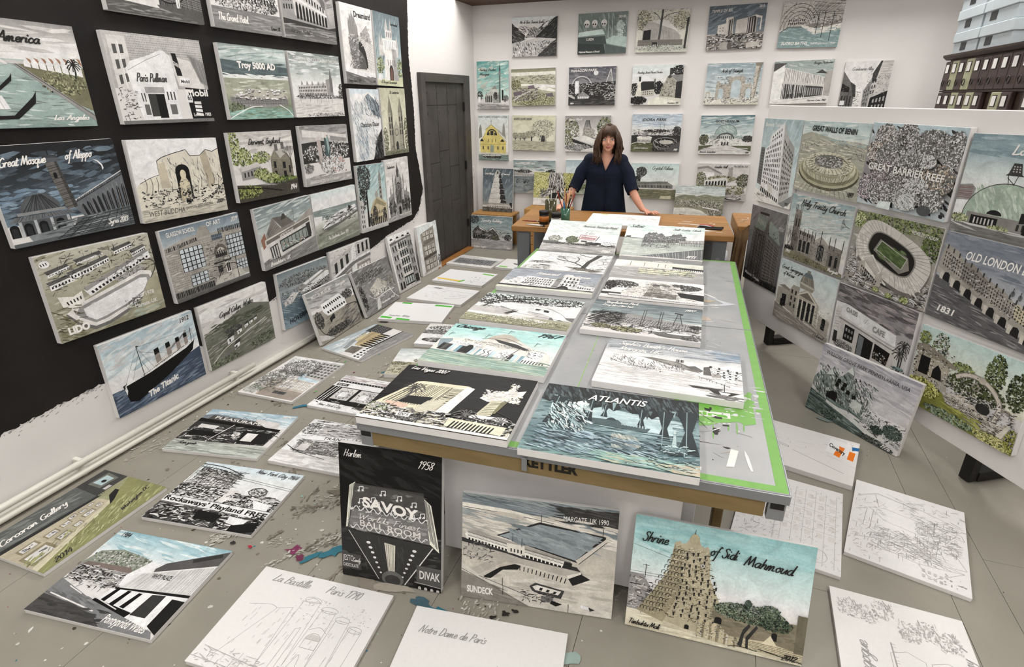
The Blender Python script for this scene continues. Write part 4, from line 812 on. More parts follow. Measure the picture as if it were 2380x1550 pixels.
@pic
def video(s):
    s.grad(['76888c', '94a4a5', 'b9c1be', 'a8b0ac'], 0, 60); s.wash(['61747a', 'c3ccca', '83959a', 'd5dbd8'], 0, 0, 100, 34, 70, 34, 4, -8); s.p('8d8880', 12, 44, 26, 20, 38, 40, 44, 34, 64, 36, 70, 52, 12, 56); s.p('736e67', 26, 20, 50, 22, 62, 36, 40, 40); s.hat(60, .4, (14, 42, 26, 22, 36, 40, 16, 50), 8); s.p('4e4a46', 40, 28, 44, 18, 48, 18, 50, 26); s.p('a29d95', 60, 42, 98, 20, 100, 34, 62, 52); s.p('9b6a50', 2, 50, 10, 40, 12, 60, 4, 66); s.l(50, .4, 64, 34, 64, 14)
    s.p('cfc9c1', 8, 52, 96, 34, 98, 40, 8, 62); s.p('77726b', 10, 54, 92, 36, 92, 42, 10, 61); s.p(205, 10, 60, 96, 42, 98, 74, 14, 90); s.p(60, 32, 60, 92, 48, 92, 70, 34, 80); s.win([0] and '8f9a94', (33, 61, 90, 50, 90, 68, 34, 78), 8, 1, .86, .9); s.dots([230, '7fa7a0', 'b96a50', 200, '6f8f60', 90], 36, 66, 78, 74, 110, 1.3); s.p(60, 84, 46, 92, 44, 93, 66, 86, 70); s.p(70, 14, 66, 28, 62, 30, 86, 16, 89); s.win(200, (15, 66, 28, 63, 29, 86, 17, 88), 3, 1, .5, .9); s.p(185, 94, 36, 100, 34, 100, 74, 96, 76); s.grad([150, 120], 88, 100); s.p(140, 0, 92, 60, 80, 100, 72, 100, 100, 0, 100); s.wash([180, 110, 90], 0, 82, 100, 99, 44, 30, 2.4, -8)
    s.b('VIDEOSTORE', 34, 56, 60, 5.5, 225, .02, .15, -5); s.t('Broadstairs, UK', 10, 96, 46, 6, 235, .9, .25, -2)
@pic
def seaside(s):
    s.grad(['c9d9db', 'e4ebea', 'eef0ed'], 0, 32); s.grad(['8d9a98', '77878a', 'a9b3ae'], 30, 50); s.wash(['6a7a7c', 'b9c3c0', '95a3a3'], 0, 32, 100, 50, 50, 40, 2.6, 2); s.grad(['dcdcd4', '9fa295', '878b7c', '7b8072'], 50, 100); s.p('e8e8e2', 16, 62, 34, 48, 60, 40, 96, 36, 98, 46, 60, 60, 20, 72); s.ink([50, 80, 120, 170], 20, 44, 90, 62, 240, 7, .5, None, -6); s.p('dfdfd8', 0, 40, 18, 42, 14, 52, 0, 56); s.c(70, .8, 14, 66, 40, 56, 70, 50, 98, 42); s.p(60, 78, 38, 84, 36, 84, 42, 78, 44); s.ink([30, 60], 74, 36, 88, 46, 40, 4, .6)
    s.p('6c6e66', 4, 72, 20, 66, 60, 60, 100, 48, 100, 52, 60, 64, 6, 77); s.wash(['8b8f80', 'a9ad9c', '74796a'], 0, 70, 100, 99, 70, 40, 4, -4); s.e(240, 22, 48, 1, 2.4); s.t('The Sandbanks, Sussex 1924', 24, 88, 72, 6, 225, .7, .3, -2)
@pic
def liner(s):
    s.grad(['9fb8c4', 'b8cdd6', 'ccd9dd', 'dcdfde', 'd9d7d5'], 0, 70); s.wash(['8fb0c0', 'dfe4e5', 'b0c6cf', 'c9c4c2'], 0, 0, 100, 46, 90, 26, 6, -12); s.c(150, 1.6, 66, 42, 72, 36, 80, 32, 88, 24); s.c(130, 1.2, 68, 40, 76, 34, 86, 26)
    s.grad(['47566a', '3a4a60', '56708a', '3f5570'], 66, 100); s.p('40526a', 0, 100, 0, 84, 10, 80, 92, 56, 100, 54, 100, 100); s.wash(['2f3d50', '6f8aa5', '4f6a88', '8ea6ba', '3b4c62', '7d7f90'], 0, 66, 100, 99, 190, 22, 2.2, -9)
    s.p(15, 11, 62, 84, 47, 96, 40, 91, 55, 60, 74, 22, 90, 14, 86); s.p(230, 12, 64, 16, 61, 40, 55, 84, 43, 95, 39, 95, 42, 84, 48.5, 40, 60); s.p('d5d0c8', 44, 55, 52, 48, 82, 40, 88, 42, 60, 52); s.win(60, (46, 54, 82, 43, 83, 45, 48, 56), 22, 1, .5, .6); s.win(50, (30, 59, 90, 42, 90, 43.5, 30, 61), 30, 1, .4, .5)
    for x, y in ((52, 46), (65, 43), (76.5, 40.5), (86, 38)): k = 1 - (x - 52) * .007; s.p('9c8f86', x - 3 * k, y + 6, x - 2.8 * k, y - 9 * k, x + 2.4 * k, y - 10 * k, x + 2.8 * k, y + 4); s.p(20, x - 3 * k, y - 6 * k, x - 2.8 * k, y - 14 * k, x + 2.4 * k, y - 15 * k, x + 2.6 * k, y - 7.4 * k)
    s.l(40, .6, 34, 62, 33, 18); s.l(40, .6, 92, 43, 93, 22); s.p(60, 33, 18, 36, 19, 33, 20.5)
    for a in ((33, 20, 14, 62), (33, 30, 22, 60), (33, 20, 46, 56), (33, 26, 62, 44), (93, 22, 96, 40), (93, 24, 85, 42), (33, 20, 93, 24), (33, 34, 40, 58)): s.l(90, .22, *a)
    s.p(240, 14, 62, 12, 68, 13, 76, 14.5, 70); s.b('The Titanic', 33, 92, 68, 8, 240, .045, .12, -7); s.b('1912', 84, 11, 95, 6, 30, .02, .2, -1)
@pic
def valley(s):
    s.grad([215, 222, 205, 200], 0, 45); s.wash([190, 235, 175], 0, 2, 100, 36, 30, 40, 5); s.p('77796a', 0, 46, 20, 40, 44, 30, 70, 22, 100, 34, 100, 100, 0, 100); s.wash(['565c48', '8d9080', '6a705a', 'a3a595', '444a3a'], 0, 40, 100, 99, 260, 18, 2.4, -8); s.wash(['4b5140', '5d6450'], 14, 34, 92, 46, 90, 14, 2.5, -4); s.fol([50, 70, 90], 40, 52, 12, 5, 120, 1.8); s.wash([190, 205, 150], 0, 60, 100, 74, 40, 20, 1, -10)
    for x, y, k in ((28, 64, 1.4), (44, 58, 1), (56, 54, .8), (64, 52, .7), (36, 78, 1.2), (72, 50, .6)): s.p(225, x, y, x + 7 * k, y - 3 * k, x + 7 * k, y + 3 * k, x, y + 6 * k); s.p(70, x - 1, y, x + 3 * k, y - 5 * k, x + 9 * k, y - 7 * k, x + 8 * k, y - 2 * k); s.r(40, x + 2 * k, y + 1, x + 3.4 * k, y + 4 * k)
    s.c(200, 1, 4, 90, 24, 76, 50, 68, 90, 56); s.arch(40, 26, 92, 7, 9); s.p(120, 14, 86, 38, 80, 40, 84, 30, 84, 30, 92, 22, 93, 22, 88, 14, 92); s.fol(['3b4430', '566046', '7d866a'], 20, 94, 20, 6, 120, 2.2); s.fol(['3b4430', '566046', '7d866a'], 80, 88, 20, 8, 130, 2.2); s.l(60, .4, 42, 30, 42, 22); s.t('Capel Celyn, Wales', 24, 27, 76, 8, 50, .9, .35, -4)
@pic
def hover(s):
    s.grad(['76868c', '909c9f', '7f8b8e'], 0, 30); s.fol([45, 70, 100, 140], 50, 20, 50, 10, 330, 2); s.grad(['96a0a2', '6f8592', '5d7787', '86a0ad'], 30, 100); s.p(150, 30, 34, 100, 18, 100, 52, 60, 58, 40, 50); s.p('d3d6d4', 38, 44, 94, 24, 100, 26, 100, 34, 52, 50); s.p(235, 44, 32, 84, 20, 90, 22, 50, 36); s.win(50, (44, 48, 100, 32, 100, 38, 52, 52), 15, 1, .5, .6); s.p(205, 4, 52, 24, 40, 34, 44, 20, 58, 6, 60); s.ink([45, 80, 200], 4, 34, 40, 58, 120, 6, .5); s.p(40, 48, 52, 80, 46, 84, 56, 60, 62); s.ink([30, 60, 220], 46, 36, 100, 58, 130, 6, .5); s.wash(['4d6472', 'a9bcc6', '3c5160', '7b95a3'], 0, 58, 100, 99, 120, 24, 2, 24); s.l(60, .5, 58, 34, 58, 20); s.b('HOVERPORT', 10, 93, 62, 8, 30, .03, .1, -6); s.t('1978', 82, 90, 96, 6, 235, .9)
@pic
def corner(s):
    s.grad([205, 215], 0, 100); s.p(190, 0, 20, 40, 8, 60, 0, 100, 0, 100, 40, 0, 60); s.p(225, 50, 14, 56, 0, 62, 0, 60, 100, 50, 100); s.win(50, (4, 24, 46, 10, 46, 36, 4, 50), 3, 1, .45, .8); s.win(50, (64, 2, 98, 0, 98, 24, 64, 26), 3, 1, .45, .8); s.p(120, 0, 54, 50, 34, 60, 32, 100, 30, 100, 36, 60, 40, 0, 62); s.p(235, 0, 50, 50, 30, 100, 26, 100, 30, 50, 35, 0, 55); s.p('8d8580', 4, 62, 48, 46, 48, 100, 4, 100); s.p('8d8580', 62, 44, 98, 42, 98, 100, 62, 100); s.win('d0c9c5', (6, 64, 46, 50, 46, 66, 6, 76), 5, 1, .8, .8); s.win('d0c9c5', (64, 48, 96, 46, 96, 60, 64, 62), 4, 1, .8, .8); s.win(40, (6, 78, 46, 68, 46, 98, 6, 98), 5, 1, .8, .9); s.win(40, (64, 64, 96, 62, 96, 98, 64, 98), 4, 1, .8, .9); s.ink([40, 80, 130], 0, 0, 100, 100, 160, 7, .4)
@pic
def motor(s):
    s.grad(['8a8f8f', 'a9abaa', 'c3c3c0'], 0, 34); s.wash([130, 205, 165, 110], 0, 0, 100, 34, 60, 36, 4, 8); s.fol([25, 40, 60, 90], 82, 36, 14, 10, 210, 2.2); s.p('9c9688', 0, 40, 100, 44, 100, 100, 0, 100); s.p(225, 22, 30, 66, 26, 76, 42, 76, 54, 30, 56, 22, 44); s.win(40, (24, 34, 66, 30, 70, 38, 25, 42), 9, 1, .6, .6); s.win(40, (28, 46, 74, 44, 75, 51, 31, 53), 8, 1, .6, .6); s.wash(['8d8778', 'b3ad9e', '787264'], 24, 56, 84, 84, 70, 20, 3, -6); s.p(50, 30, 62, 42, 56, 44, 60, 40, 66, 32, 68); s.e(30, 33, 67, 2, 2.6); s.e(30, 41, 64, 2, 2.6); s.fol([25, 45, 65, 90], 10, 56, 9, 16, 170, 2.4); s.fol([25, 45, 65, 90], 44, 88, 30, 8, 330, 2.2); s.p(190, 0, 80, 30, 96, 26, 100, 0, 92); s.c(30, .8, 4, 66, 12, 84, 30, 98); s.wash([150, 60, 90], 60, 56, 100, 99, 60, 20, 2, -12); s.c(60, 1, 72, 54, 96, 58, 100, 64); s.b('MOTOR MUSEUM', 8, 14, 52, 6.5, 230, .015, .15); s.t('Ramsgate', 64, 12, 88, 5, 230, .8)
@pic
def aerial(s):
    s.grad([110, 130, 145, 140]); s.wash([80, 170, 120, 60, 190], 0, 0, 100, 40, 130, 22, 2.2, -10); s.fol([30, 50, 80, 110], 40, 22, 40, 10, 260, 2); s.wash([100, 150, 125, 90], 0, 40, 100, 99, 110, 24, 3, -12); s.p('b9b6ab', 28, 50, 58, 34, 78, 52, 74, 66, 36, 70); s.p('a29e92', 58, 34, 62, 50, 74, 66, 78, 52); s.dots([225, 60], 34, 58, 70, 70, 60, 1.4); s.p(200, 38, 76, 46, 74, 42, 96, 30, 98); s.c(205, 2, 42, 74, 70, 70, 92, 72); s.c(190, 1.6, 22, 60, 34, 72, 60, 76); s.p('7b776c', 82, 44, 94, 40, 98, 60, 86, 66); s.fol([30, 60], 8, 60, 6, 26, 100, 2.6); s.ink([40, 200], 30, 36, 96, 76, 90, 5, .5); s.c(215, 1.4, 78, 62, 84, 80, 96, 96); s.t('Heatherton Mall', 44, 90, 86, 5, 230, .8)
@pic
def tallrow(s):
    s.grad([225, 215]); s.p(170, 4, 12, 30, 8, 34, 98, 6, 100); s.p(205, 30, 6, 74, 4, 76, 96, 34, 98); s.p(150, 74, 6, 98, 10, 98, 96, 76, 96); s.p(110, 4, 12, 98, 8, 98, 11, 4, 16)
    for j in range(4): s.win(45, (36, 14 + j * 15, 74, 13 + j * 15, 75, 26 + j * 15, 36, 27 + j * 15), 4, 1, .78, .85); s.win('93a6a2', (36, 14 + j * 15, 74, 13 + j * 15, 75, 26 + j * 15, 36, 27 + j * 15), 8, 2, .3, .4); s.win(40, (8, 18 + j * 16, 30, 17 + j * 16, 31, 28 + j * 16, 9, 29 + j * 16), 2, 1, .42, .8); s.win(40, (78, 16 + j * 16, 96, 17 + j * 16, 96, 28 + j * 16, 78, 28 + j * 16), 2, 1, .42, .8); s.l(90, .7, 4, 29 + j * 16, 98, 27 + j * 16)
    s.r(40, 34, 76, 76, 93); s.win('aeb8b8', (35, 77, 75, 77, 75, 92, 35, 92), 4, 1, .7, .8); s.arc(40, (8, 80, 32, 80, 32, 95, 8, 96), 2); s.r(45, 80, 80, 96, 94)
    for x in (14, 40, 64, 88): s.e(40, x, 7, 6, 3, 180, 360)
    s.ink([40, 80, 120], 4, 8, 98, 96, 220, 6, .6); s.grad([200, 190], 96, 100)
@pic
def sash(s):
    s.grad(['d3dadb', 'e0e3e2'], 0, 100); s.p('9d968b', 14, 16, 82, 8, 84, 96, 16, 98); s.p('7d776d', 20, 34, 80, 28, 82, 36, 20, 42); s.wash(['b0a99e', '857f75', '736d63'], 18, 14, 80, 94, 90, 6, 8, 80)
    for j, (a, b) in enumerate(((14, 32), (42, 62), (70, 92))):
        for i in range(3): x = 24 + i * 19; s.r(70, x, a, x + 14, b); s.win('cbc5ba', (x, a, x + 14, a, x + 14, b, x, b), 2, 2, .8, .84)
    s.p('5d574e', 16, 64, 84, 60, 84, 66, 16, 70); s.hat(60, .5, (18, 16, 82, 10, 84, 96, 18, 98), 9, True); s.fol([50, 80, 120], 94, 82, 7, 12, 60, 4); s.p(205, 10, 95, 100, 91, 100, 100, 10, 100); s.l(90, .8, 10, 96, 98, 92)
# ---- floor, left
@pic
def library(s):
    s.grad(['9fb0b8', 'b7c4ca', 'cfd6d8'], 0, 46); s.wash(['8c9fa9', 'dfe4e5'], 0, 0, 100, 40, 40, 30, 5, 4); s.p(70, 72, 10, 100, 6, 100, 48, 74, 48); s.win(170, (76, 16, 98, 12, 98, 44, 76, 44), 6, 4, .3, .3); s.p('8f9698', 14, 34, 40, 20, 72, 12, 76, 16, 44, 28, 16, 42); s.p('b59f6d', 30, 42, 52, 26, 76, 22, 78, 60, 32, 64); s.p('c9b98c', 42, 24, 66, 18, 66, 26, 42, 34); s.win(90, (36, 36, 74, 28, 75, 34, 36, 44), 12, 1, .3, .6); s.arc(40, (32, 48, 78, 44, 80, 68, 32, 72), 8, .62, .95); s.p('7b7468', 8, 46, 26, 40, 30, 64, 10, 68); s.ink([50, 80, 110], 8, 42, 30, 66, 60, 4, .5)
    s.p(230, 0, 72, 34, 66, 40, 86, 0, 94); s.win(30, (2, 74, 32, 69, 36, 84, 2, 90), 5, 2, .5, .6); s.r(45, 32, 72, 100, 76); s.grad([150, 130], 76, 100, 40); s.p(140, 36, 78, 100, 74, 100, 100, 0, 100, 0, 94); s.wash([180, 110], 10, 80, 100, 98, 30, 30, 3); s.b('PUBLIC LIBRARY', 16, 20, 60, 7, 240, .0)
@pic
def treehouse(s):
    s.grad([225, 215, 220]); s.p('b9d0dc', 56, 40, 92, 36, 98, 54, 60, 58); s.p(190, 62, 4, 100, 4, 100, 50, 66, 46); s.win(110, (64, 6, 100, 6, 100, 46, 66, 44), 5, 6, .7, .6); s.p('bfb5a8', 20, 62, 60, 54, 96, 56, 98, 96, 30, 98); s.win(235, (46, 58, 96, 58, 96, 76, 48, 76), 7, 3, .72, .7); s.win(90, (46, 58, 96, 58, 96, 76, 48, 76), 7, 3, .2, .2); s.p('a5978a', 30, 78, 98, 80, 98, 98, 32, 98); s.r(80, 52, 84, 74, 90); s.hat(120, .3, (30, 78, 98, 80, 98, 98, 32, 98), 10)
    s.bare(38, 70, 1.4, 16, 5, 60, 1.2); s.fol([40, 70, 110, 150], 42, 26, 34, 22, 700, 2); s.fol([50, 90, '6d7b5a', 170], 22, 62, 22, 26, 650, 1.8); s.ink([40, 80, 130], 4, 6, 70, 90, 380, 5, .4); s.fol(['4f6048', '8b9a7c', 200], 16, 88, 16, 10, 200, 1.8)
@pic
def bar(s):
    s.grad([225, 215]); s.wash(['b9a3a4', 'cbb9b9', '9d8f8f'], 4, 2, 96, 16, 60, 20, 2.5); s.r(30, 0, 17, 100, 22); s.win(235, (0, 18, 100, 18, 100, 21, 0, 21), 26, 1, .2, .7); s.p(232, 0, 23, 100, 23, 100, 34, 0, 34); s.r(20, 3, 26, 18, 33); s.b('bird\'s', 5, 31.5, 16, 4, 240); s.r(25, 0, 36, 100, 84)
    for x0, x1 in ((14, 36), (40, 66), (70, 97)): s.r(200, x0, 38, x1, 72); s.fol([30, 70, 120, 170, 225], (x0 + x1) / 2, 55, (x1 - x0) / 2.3, 15, 150, 1.8); s.r(235, x0 + 6, 50, x0 + 15, 64)
    for x in (4, 8, 11): s.p(235, x, 36, x + .9, 36, x - 1.2, 84, x - 2.2, 84)
    s.p(90, 50, 84, 100, 78, 100, 90, 60, 90); s.p(228, 0, 82, 40, 84, 60, 92, 100, 92, 100, 100, 0, 100); s.ink([60, 30, 200], 0, 72, 100, 88, 70, 8, .6); s.t('New York City', 10, 94, 40, 6, 90, .8)
@pic
def pleasure(s):
    s.grad(['8fb3c4', 'b9cfd8', 'd9e0e2'], 0, 34); s.wash(['7da7bb', 'e3e9ea', 'a5c1cc'], 0, 0, 100, 30, 60, 30, 4, 6)
    for x in (24, 44, 56, 66): s.l(80, .4, x, 22, x + 3, 8); s.c(90, .4, x - 6, 22, x, 14, x + 8, 20)
    s.p('7b8790', 0, 16, 12, 12, 80, 24, 82, 34, 0, 26); s.p('54504e', 10, 15, 78, 25, 78, 35, 8, 26); s.p(205, 60, 16, 88, 20, 92, 34, 78, 34, 62, 22); s.p(15, 0, 24, 96, 36, 96, 42, 0, 33); s.p(60, 0, 32, 96, 42, 94, 74, 0, 78); s.ink([25, 40, 110, 170, 210], 0, 40, 94, 74, 330, 8, .7); s.p(20, 6, 52, 40, 56, 40, 64, 6, 64); s.p(30, 60, 46, 94, 46, 92, 72, 64, 72); s.r(215, 66, 50, 78, 68); s.l(210, 1, 44, 34, 34, 72); s.p(205, 8, 38, 30, 40, 28, 48, 8, 46); s.e(215, 56, 56, 4, 6); s.ink([30, 60], 52, 50, 60, 62, 24, 3, .6)
    s.grad(['b7b8ae', 'a9b0a6', 'c0c6bd'], 76, 100); s.wash(['8d948a', 'd5dad2', '6f756c'], 0, 77, 100, 99, 90, 34, 2.4, 3); s.b('PLEASURAMA', 15, 23, 76, 6, 230, .02, 0, 9); s.t('1925', 84, 10, 95, 6, 235, .8); s.t('Ramsgate', 8, 85, 28, 6, 45, .9)
@pic
def rock(s):
    s.grad(['c3d5dd', 'd5e0e4', 'e4e7e6', 'e6e4e0'], 0, 62); s.p(215, 2, 12, 46, 16, 44, 40, 10, 42); s.ink([25, 50, 80, 110], 3, 10, 46, 42, 520, 6, .35); s.c(60, .9, 0, 4, 24, 6, 48, 16); s.c(50, .7, 0, 9, 24, 11, 48, 20); s.c(60, .6, 2, 22, 24, 26, 46, 30)
    for i in range(14): s.l(70, .4, 1 + i * 3.4, 5 + i * .7, 2 + i * 3.3, 42)
    s.b('PLAYL', 4, 15.5, 34, 5, 70, .01, 0, 3)
    for y in (19, 22): s.l(90, .3, 46, y, 100, y + 8)
    s.p(70, 0, 40, 50, 46, 50, 62, 0, 60); s.ink([20, 40, 190, 225, 235], 0, 40, 52, 62, 330, 7, .7); s.p(215, 50, 40, 62, 44, 60, 62, 46, 62); s.ring(60, .7, 74, 39, 8, 7); s.ink([40, 80], 67, 34, 82, 44, 60, 4, .35); s.ink([20, 50, 90, 190, 230], 54, 46, 100, 64, 300, 8, .8); s.p(235, 76, 52, 94, 56, 96, 68, 84, 66)
    s.p(240, 0, 62, 100, 66, 100, 78, 0, 73); s.l(30, .5, 0, 62, 100, 66); s.l(30, .5, 0, 73, 100, 78); s.p(70, 0, 74, 100, 79, 100, 100, 0, 100); s.ink([15, 30, 110, 190, 215], 0, 76, 100, 98, 330, 9, .9); s.p(20, 40, 78, 64, 80, 62, 92, 42, 90); s.p(225, 70, 80, 88, 82, 86, 92, 72, 90); s.p(15, 78, 92, 98, 82, 100, 96, 90, 100, 78, 100); s.b("Rockaways' Playland FREE", 1, 70, 99, 6.5, 25, .03, 0, 5.6); s.t('New York City 1964', 56, 8, 98, 6, 60, .6, .3, 3)
@pic
def gallery(s):
    s.grad(['7d7c66', '9a9a6c', 'a5a45f']); s.p('5f6361', 0, 0, 78, 0, 72, 40, 0, 30); s.wash(['777b78', '4d504e', '8d9290'], 0, 2, 66, 30, 60, 20, 4, 12); s.p('2f302f', 0, 30, 72, 38, 74, 42, 0, 38); s.p('474847', 74, 0, 100, 0, 100, 38, 72, 38); s.p('b3a98d', 0, 36, 70, 42, 72, 60, 0, 84); s.hat('3a3b3a', .5, (74, 2, 80, 0, 78, 40, 72, 40), 4, True)
    for x, y, w_, h_ in ((2, 60, 20, 20), (6, 46, 14, 10), (24, 48, 10, 9), (26, 62, 10, 9), (36, 48, 8, 7), (40, 60, 7, 7), (44, 44, 7, 6), (50, 54, 10, 7), (52, 46, 6, 5), (62, 52, 6, 5), (60, 44, 5, 4)): s.p('8d8260', x, y, x + w_, y - .8, x + w_, y + h_ - .6, x, y + h_); s.p(205, x + w_ * .12, y + h_ * .16, x + w_ * .88, y + h_ * .12, x + w_ * .88, y + h_ * .82, x + w_ * .12, y + h_ * .86); s.dots([60, 110, '8fa0a4', '6b5a50'], x + w_ * .25, y + h_ * .3, x + w_ * .75, y + h_ * .7, 9, w_ * .1)
    s.p('6f7168', 80, 8, 98, 10, 96, 30, 80, 28); s.p('a5c0c4', 83, 11, 95, 13, 94, 26, 83, 25); s.e(40, 88, 20, 2, 3); s.r(190, 80, 32, 86, 37); s.p('8b8c4c', 0, 84, 72, 60, 100, 40, 100, 100, 0, 100); s.wash(['a3a45c', '75783f', 'bdbd7c', '8f9257'], 2, 66, 100, 98, 150, 14, 2.4, -20); s.p('c5bd9d', 0, 84, 72, 58, 74, 62, 0, 92); s.p(35, 76, 50, 84, 46, 84, 52, 74, 62, 68, 66); s.ink(['5d6040', 'd3d0a0'], 8, 70, 80, 96, 90, 6, .3, None, -30)
    s.t('Corcoran Gallery', 6, 24, 58, 9, 235, 1, .35, -3); s.t('Washington DC', 66, 88, 96, 5.5, 50, .7, .35, -8); s.t('2014', 10, 97, 24, 7, 45, .9)
@pic
def white(s):
    s.grad(['86b3bf', 'b5cdd2', 'd9e0df'], 0, 34); s.wash(['79aab8', 'e4e9e8', 'a0c2ca'], 0, 0, 100, 26, 60, 30, 4, 8); s.p('8a9183', 4, 28, 20, 22, 40, 26, 56, 32, 56, 44, 0, 44); s.fol(['4d5648', '6f7868', '9aa190', 190], 28, 34, 26, 9, 300, 1.8); s.p(150, 0, 44, 20, 42, 44, 44, 48, 64, 0, 62); s.win(50, (2, 48, 44, 49, 46, 60, 0, 60), 15, 2, .5, .55); s.p('7d6f68', 4, 42, 40, 40, 46, 46, 2, 46); s.ink([25, 50, 200, 220], 0, 46, 48, 66, 260, 6, .5)
    s.p(235, 42, 48, 50, 30, 58, 30, 56, 60, 44, 60); s.p('5d5a5a', 58, 36, 62, 28, 100, 2, 100, 22, 60, 44); s.p(60, 78, 18, 96, 6, 98, 10, 80, 22); s.p('d6d6d4', 50, 44, 100, 20, 100, 54, 46, 62); s.hat(150, .25, (52, 44, 100, 22, 100, 54, 48, 61), 70, True); s.p(25, 44, 62, 100, 55, 100, 60, 44, 64); s.p(240, 42, 64, 100, 58, 100, 94, 80, 90, 40, 80)
    for x in (46, 55, 64): s.p(15, x, 63, x + 3, 63, x, 80, x - 4, 79)
    s.p(20, 38, 76, 72, 82, 70, 88, 36, 82); s.p(60, 74, 62, 84, 60, 84, 84, 72, 84); s.p(30, 90, 62, 100, 62, 100, 96, 90, 90); s.p(235, 84, 60, 90, 60, 90, 88, 84, 86)
    s.p('7e7f80', 0, 64, 36, 78, 96, 94, 100, 100, 0, 100); s.wash(['6a6b6c', '9a9b9c', '58595a'], 2, 76, 40, 99, 90, 14, 2.4, 12); s.p('4e4c4b', 0, 82, 30, 86, 50, 92, 60, 100, 0, 100); s.l(215, .9, 4, 80, 46, 88); s.l(215, .7, 12, 70, 26, 75); s.l(205, .7, 34, 74, 60, 82); s.wash([70, 90, 50], 0, 86, 56, 99, 40, 16, 3); s.b('WHITE PALACE', 61, 46, 76, 5, 40, .02, 0, -1); s.b('1984', 6, 8, 13, 6, 40, .01); s.b('Pontypridd Wales', 58, 95, 92, 8, 245, .01, .25, 2)
@pic
def marc(s):
    s.grad([232, 225, 228]); s.fol([60, 100, 150], 8, 22, 9, 14, 120, 2); s.p(190, 18, 10, 60, 2, 100, 8, 100, 40, 20, 44); s.ink([40, 80, 130], 4, 2, 100, 44, 330, 10, .5, None, -14); s.p(225, 10, 38, 58, 30, 60, 40, 10, 48); s.l(50, .5, 10, 48, 60, 40, 100, 48); s.p(225, 60, 30, 100, 38, 100, 48, 60, 41); s.p(150, 8, 50, 58, 43, 58, 76, 12, 74); s.ink([30, 60, 100, 210], 8, 46, 58, 76, 260, 7, .6); s.p(200, 14, 56, 24, 54, 24, 70, 14, 70); s.p(160, 60, 43, 100, 50, 100, 70, 60, 77); s.hat(50, .5, (62, 8, 100, 14, 100, 36, 62, 28), 26, True); s.ink([30, 60, 200], 60, 44, 100, 72, 200, 7, .6); s.p(15, 74, 30, 86, 44, 72, 44); s.grad(['d0cfce', 'dcdbd9'], 76, 100); s.wash([195, 230, 180], 0, 74, 100, 99, 80, 30, 4); s.c(60, .7, 2, 64, 20, 74, 50, 80); s.b('TRANSA', 30, 42, 56, 6, 60, 0, .1, -3); s.b('MARC B', 62, 38, 92, 7, 120, .01, .1, 4)
# ---- sketches on white primed canvas
@pic
def bastille(s):
    s.grad(['e4e3e1', 'e6e5e3']); g = 168
    for a in ((12, 92, 30, 38, 40, 34, 42, 90), (42, 88, 44, 26, 56, 24, 58, 84), (58, 84, 60, 30, 70, 30, 72, 88), (72, 88, 73, 36, 82, 36, 84, 90), (84, 90, 84, 40, 93, 42, 92, 92)): s.l(g, .3, *a)
    s.c(g, .3, 10, 40, 24, 36, 30, 38); s.c(g, .3, 43, 26, 50, 21, 57, 25); s.ring(g, .3, 50, 23, 6, 3); s.ring(g, .3, 65, 29, 6, 3); s.ring(g, .3, 77, 35, 5, 3); s.ring(g, .3, 88, 41, 5, 3)
    s.c(g, .3, 60, 50, 66, 46, 72, 50); s.e(205, 66, 58, 5, 5, 180, 360); s.ring(g, .3, 66, 58, 5, 6, 180, 360); s.l(g, .3, 61, 58, 71, 58, 71, 66, 61, 66, 61, 58); s.l(g, .3, 50, 94, 51, 52, 54, 50, 54, 92); s.c(g, .3, 60, 90, 64, 72, 67, 90)
    for i in range(70): x, y = s.g.uniform(14, 92), s.g.uniform(36, 90); s.l(184, .28, x, y, x - .5, y + s.g.uniform(2, 6))
    s.ink([180, 165], 40, 20, 95, 44, 120, 1.6, .25); s.ink([185], 2, 84, 96, 99, 150, 6, .3); s.l(g, .3, 4, 84, 40, 90, 70, 94, 98, 95); s.l(g, .3, 0, 94, 40, 97); s.t('La Bastille', 12, 13, 42, 8, 150, .5); s.t('Paris 1790', 54, 13, 80, 8, 155, .5)
@pic
def notre(s):
    s.grad(['e6e5e3', 'e4e3e1']); g = 165; s.t('Notre Dame de Paris', 8, 24, 52, 7, 150, .55)
    s.l(g, .3, 62, 40, 61, 62, 58, 78); s.l(g, .3, 62, 40, 63.4, 62, 66, 78)
    for x in (50, 68): s.l(g, .3, x, 98, x, 56, x + 9, 56, x + 9, 98); s.ink([160, 180], x, 57, x + 9, 96, 80, 4, .25); s.ink([150], x, 55, x + 9, 58, 30, 2, .25)
    s.ink([170, 185], 46, 72, 84, 98, 200, 6, .28); s.c(g, .3, 10, 84, 16, 78, 22, 82, 28, 78, 34, 84); s.ink([185], 4, 80, 40, 96, 60, 5, .25); s.l(g, .25, 84, 72, 99, 70)
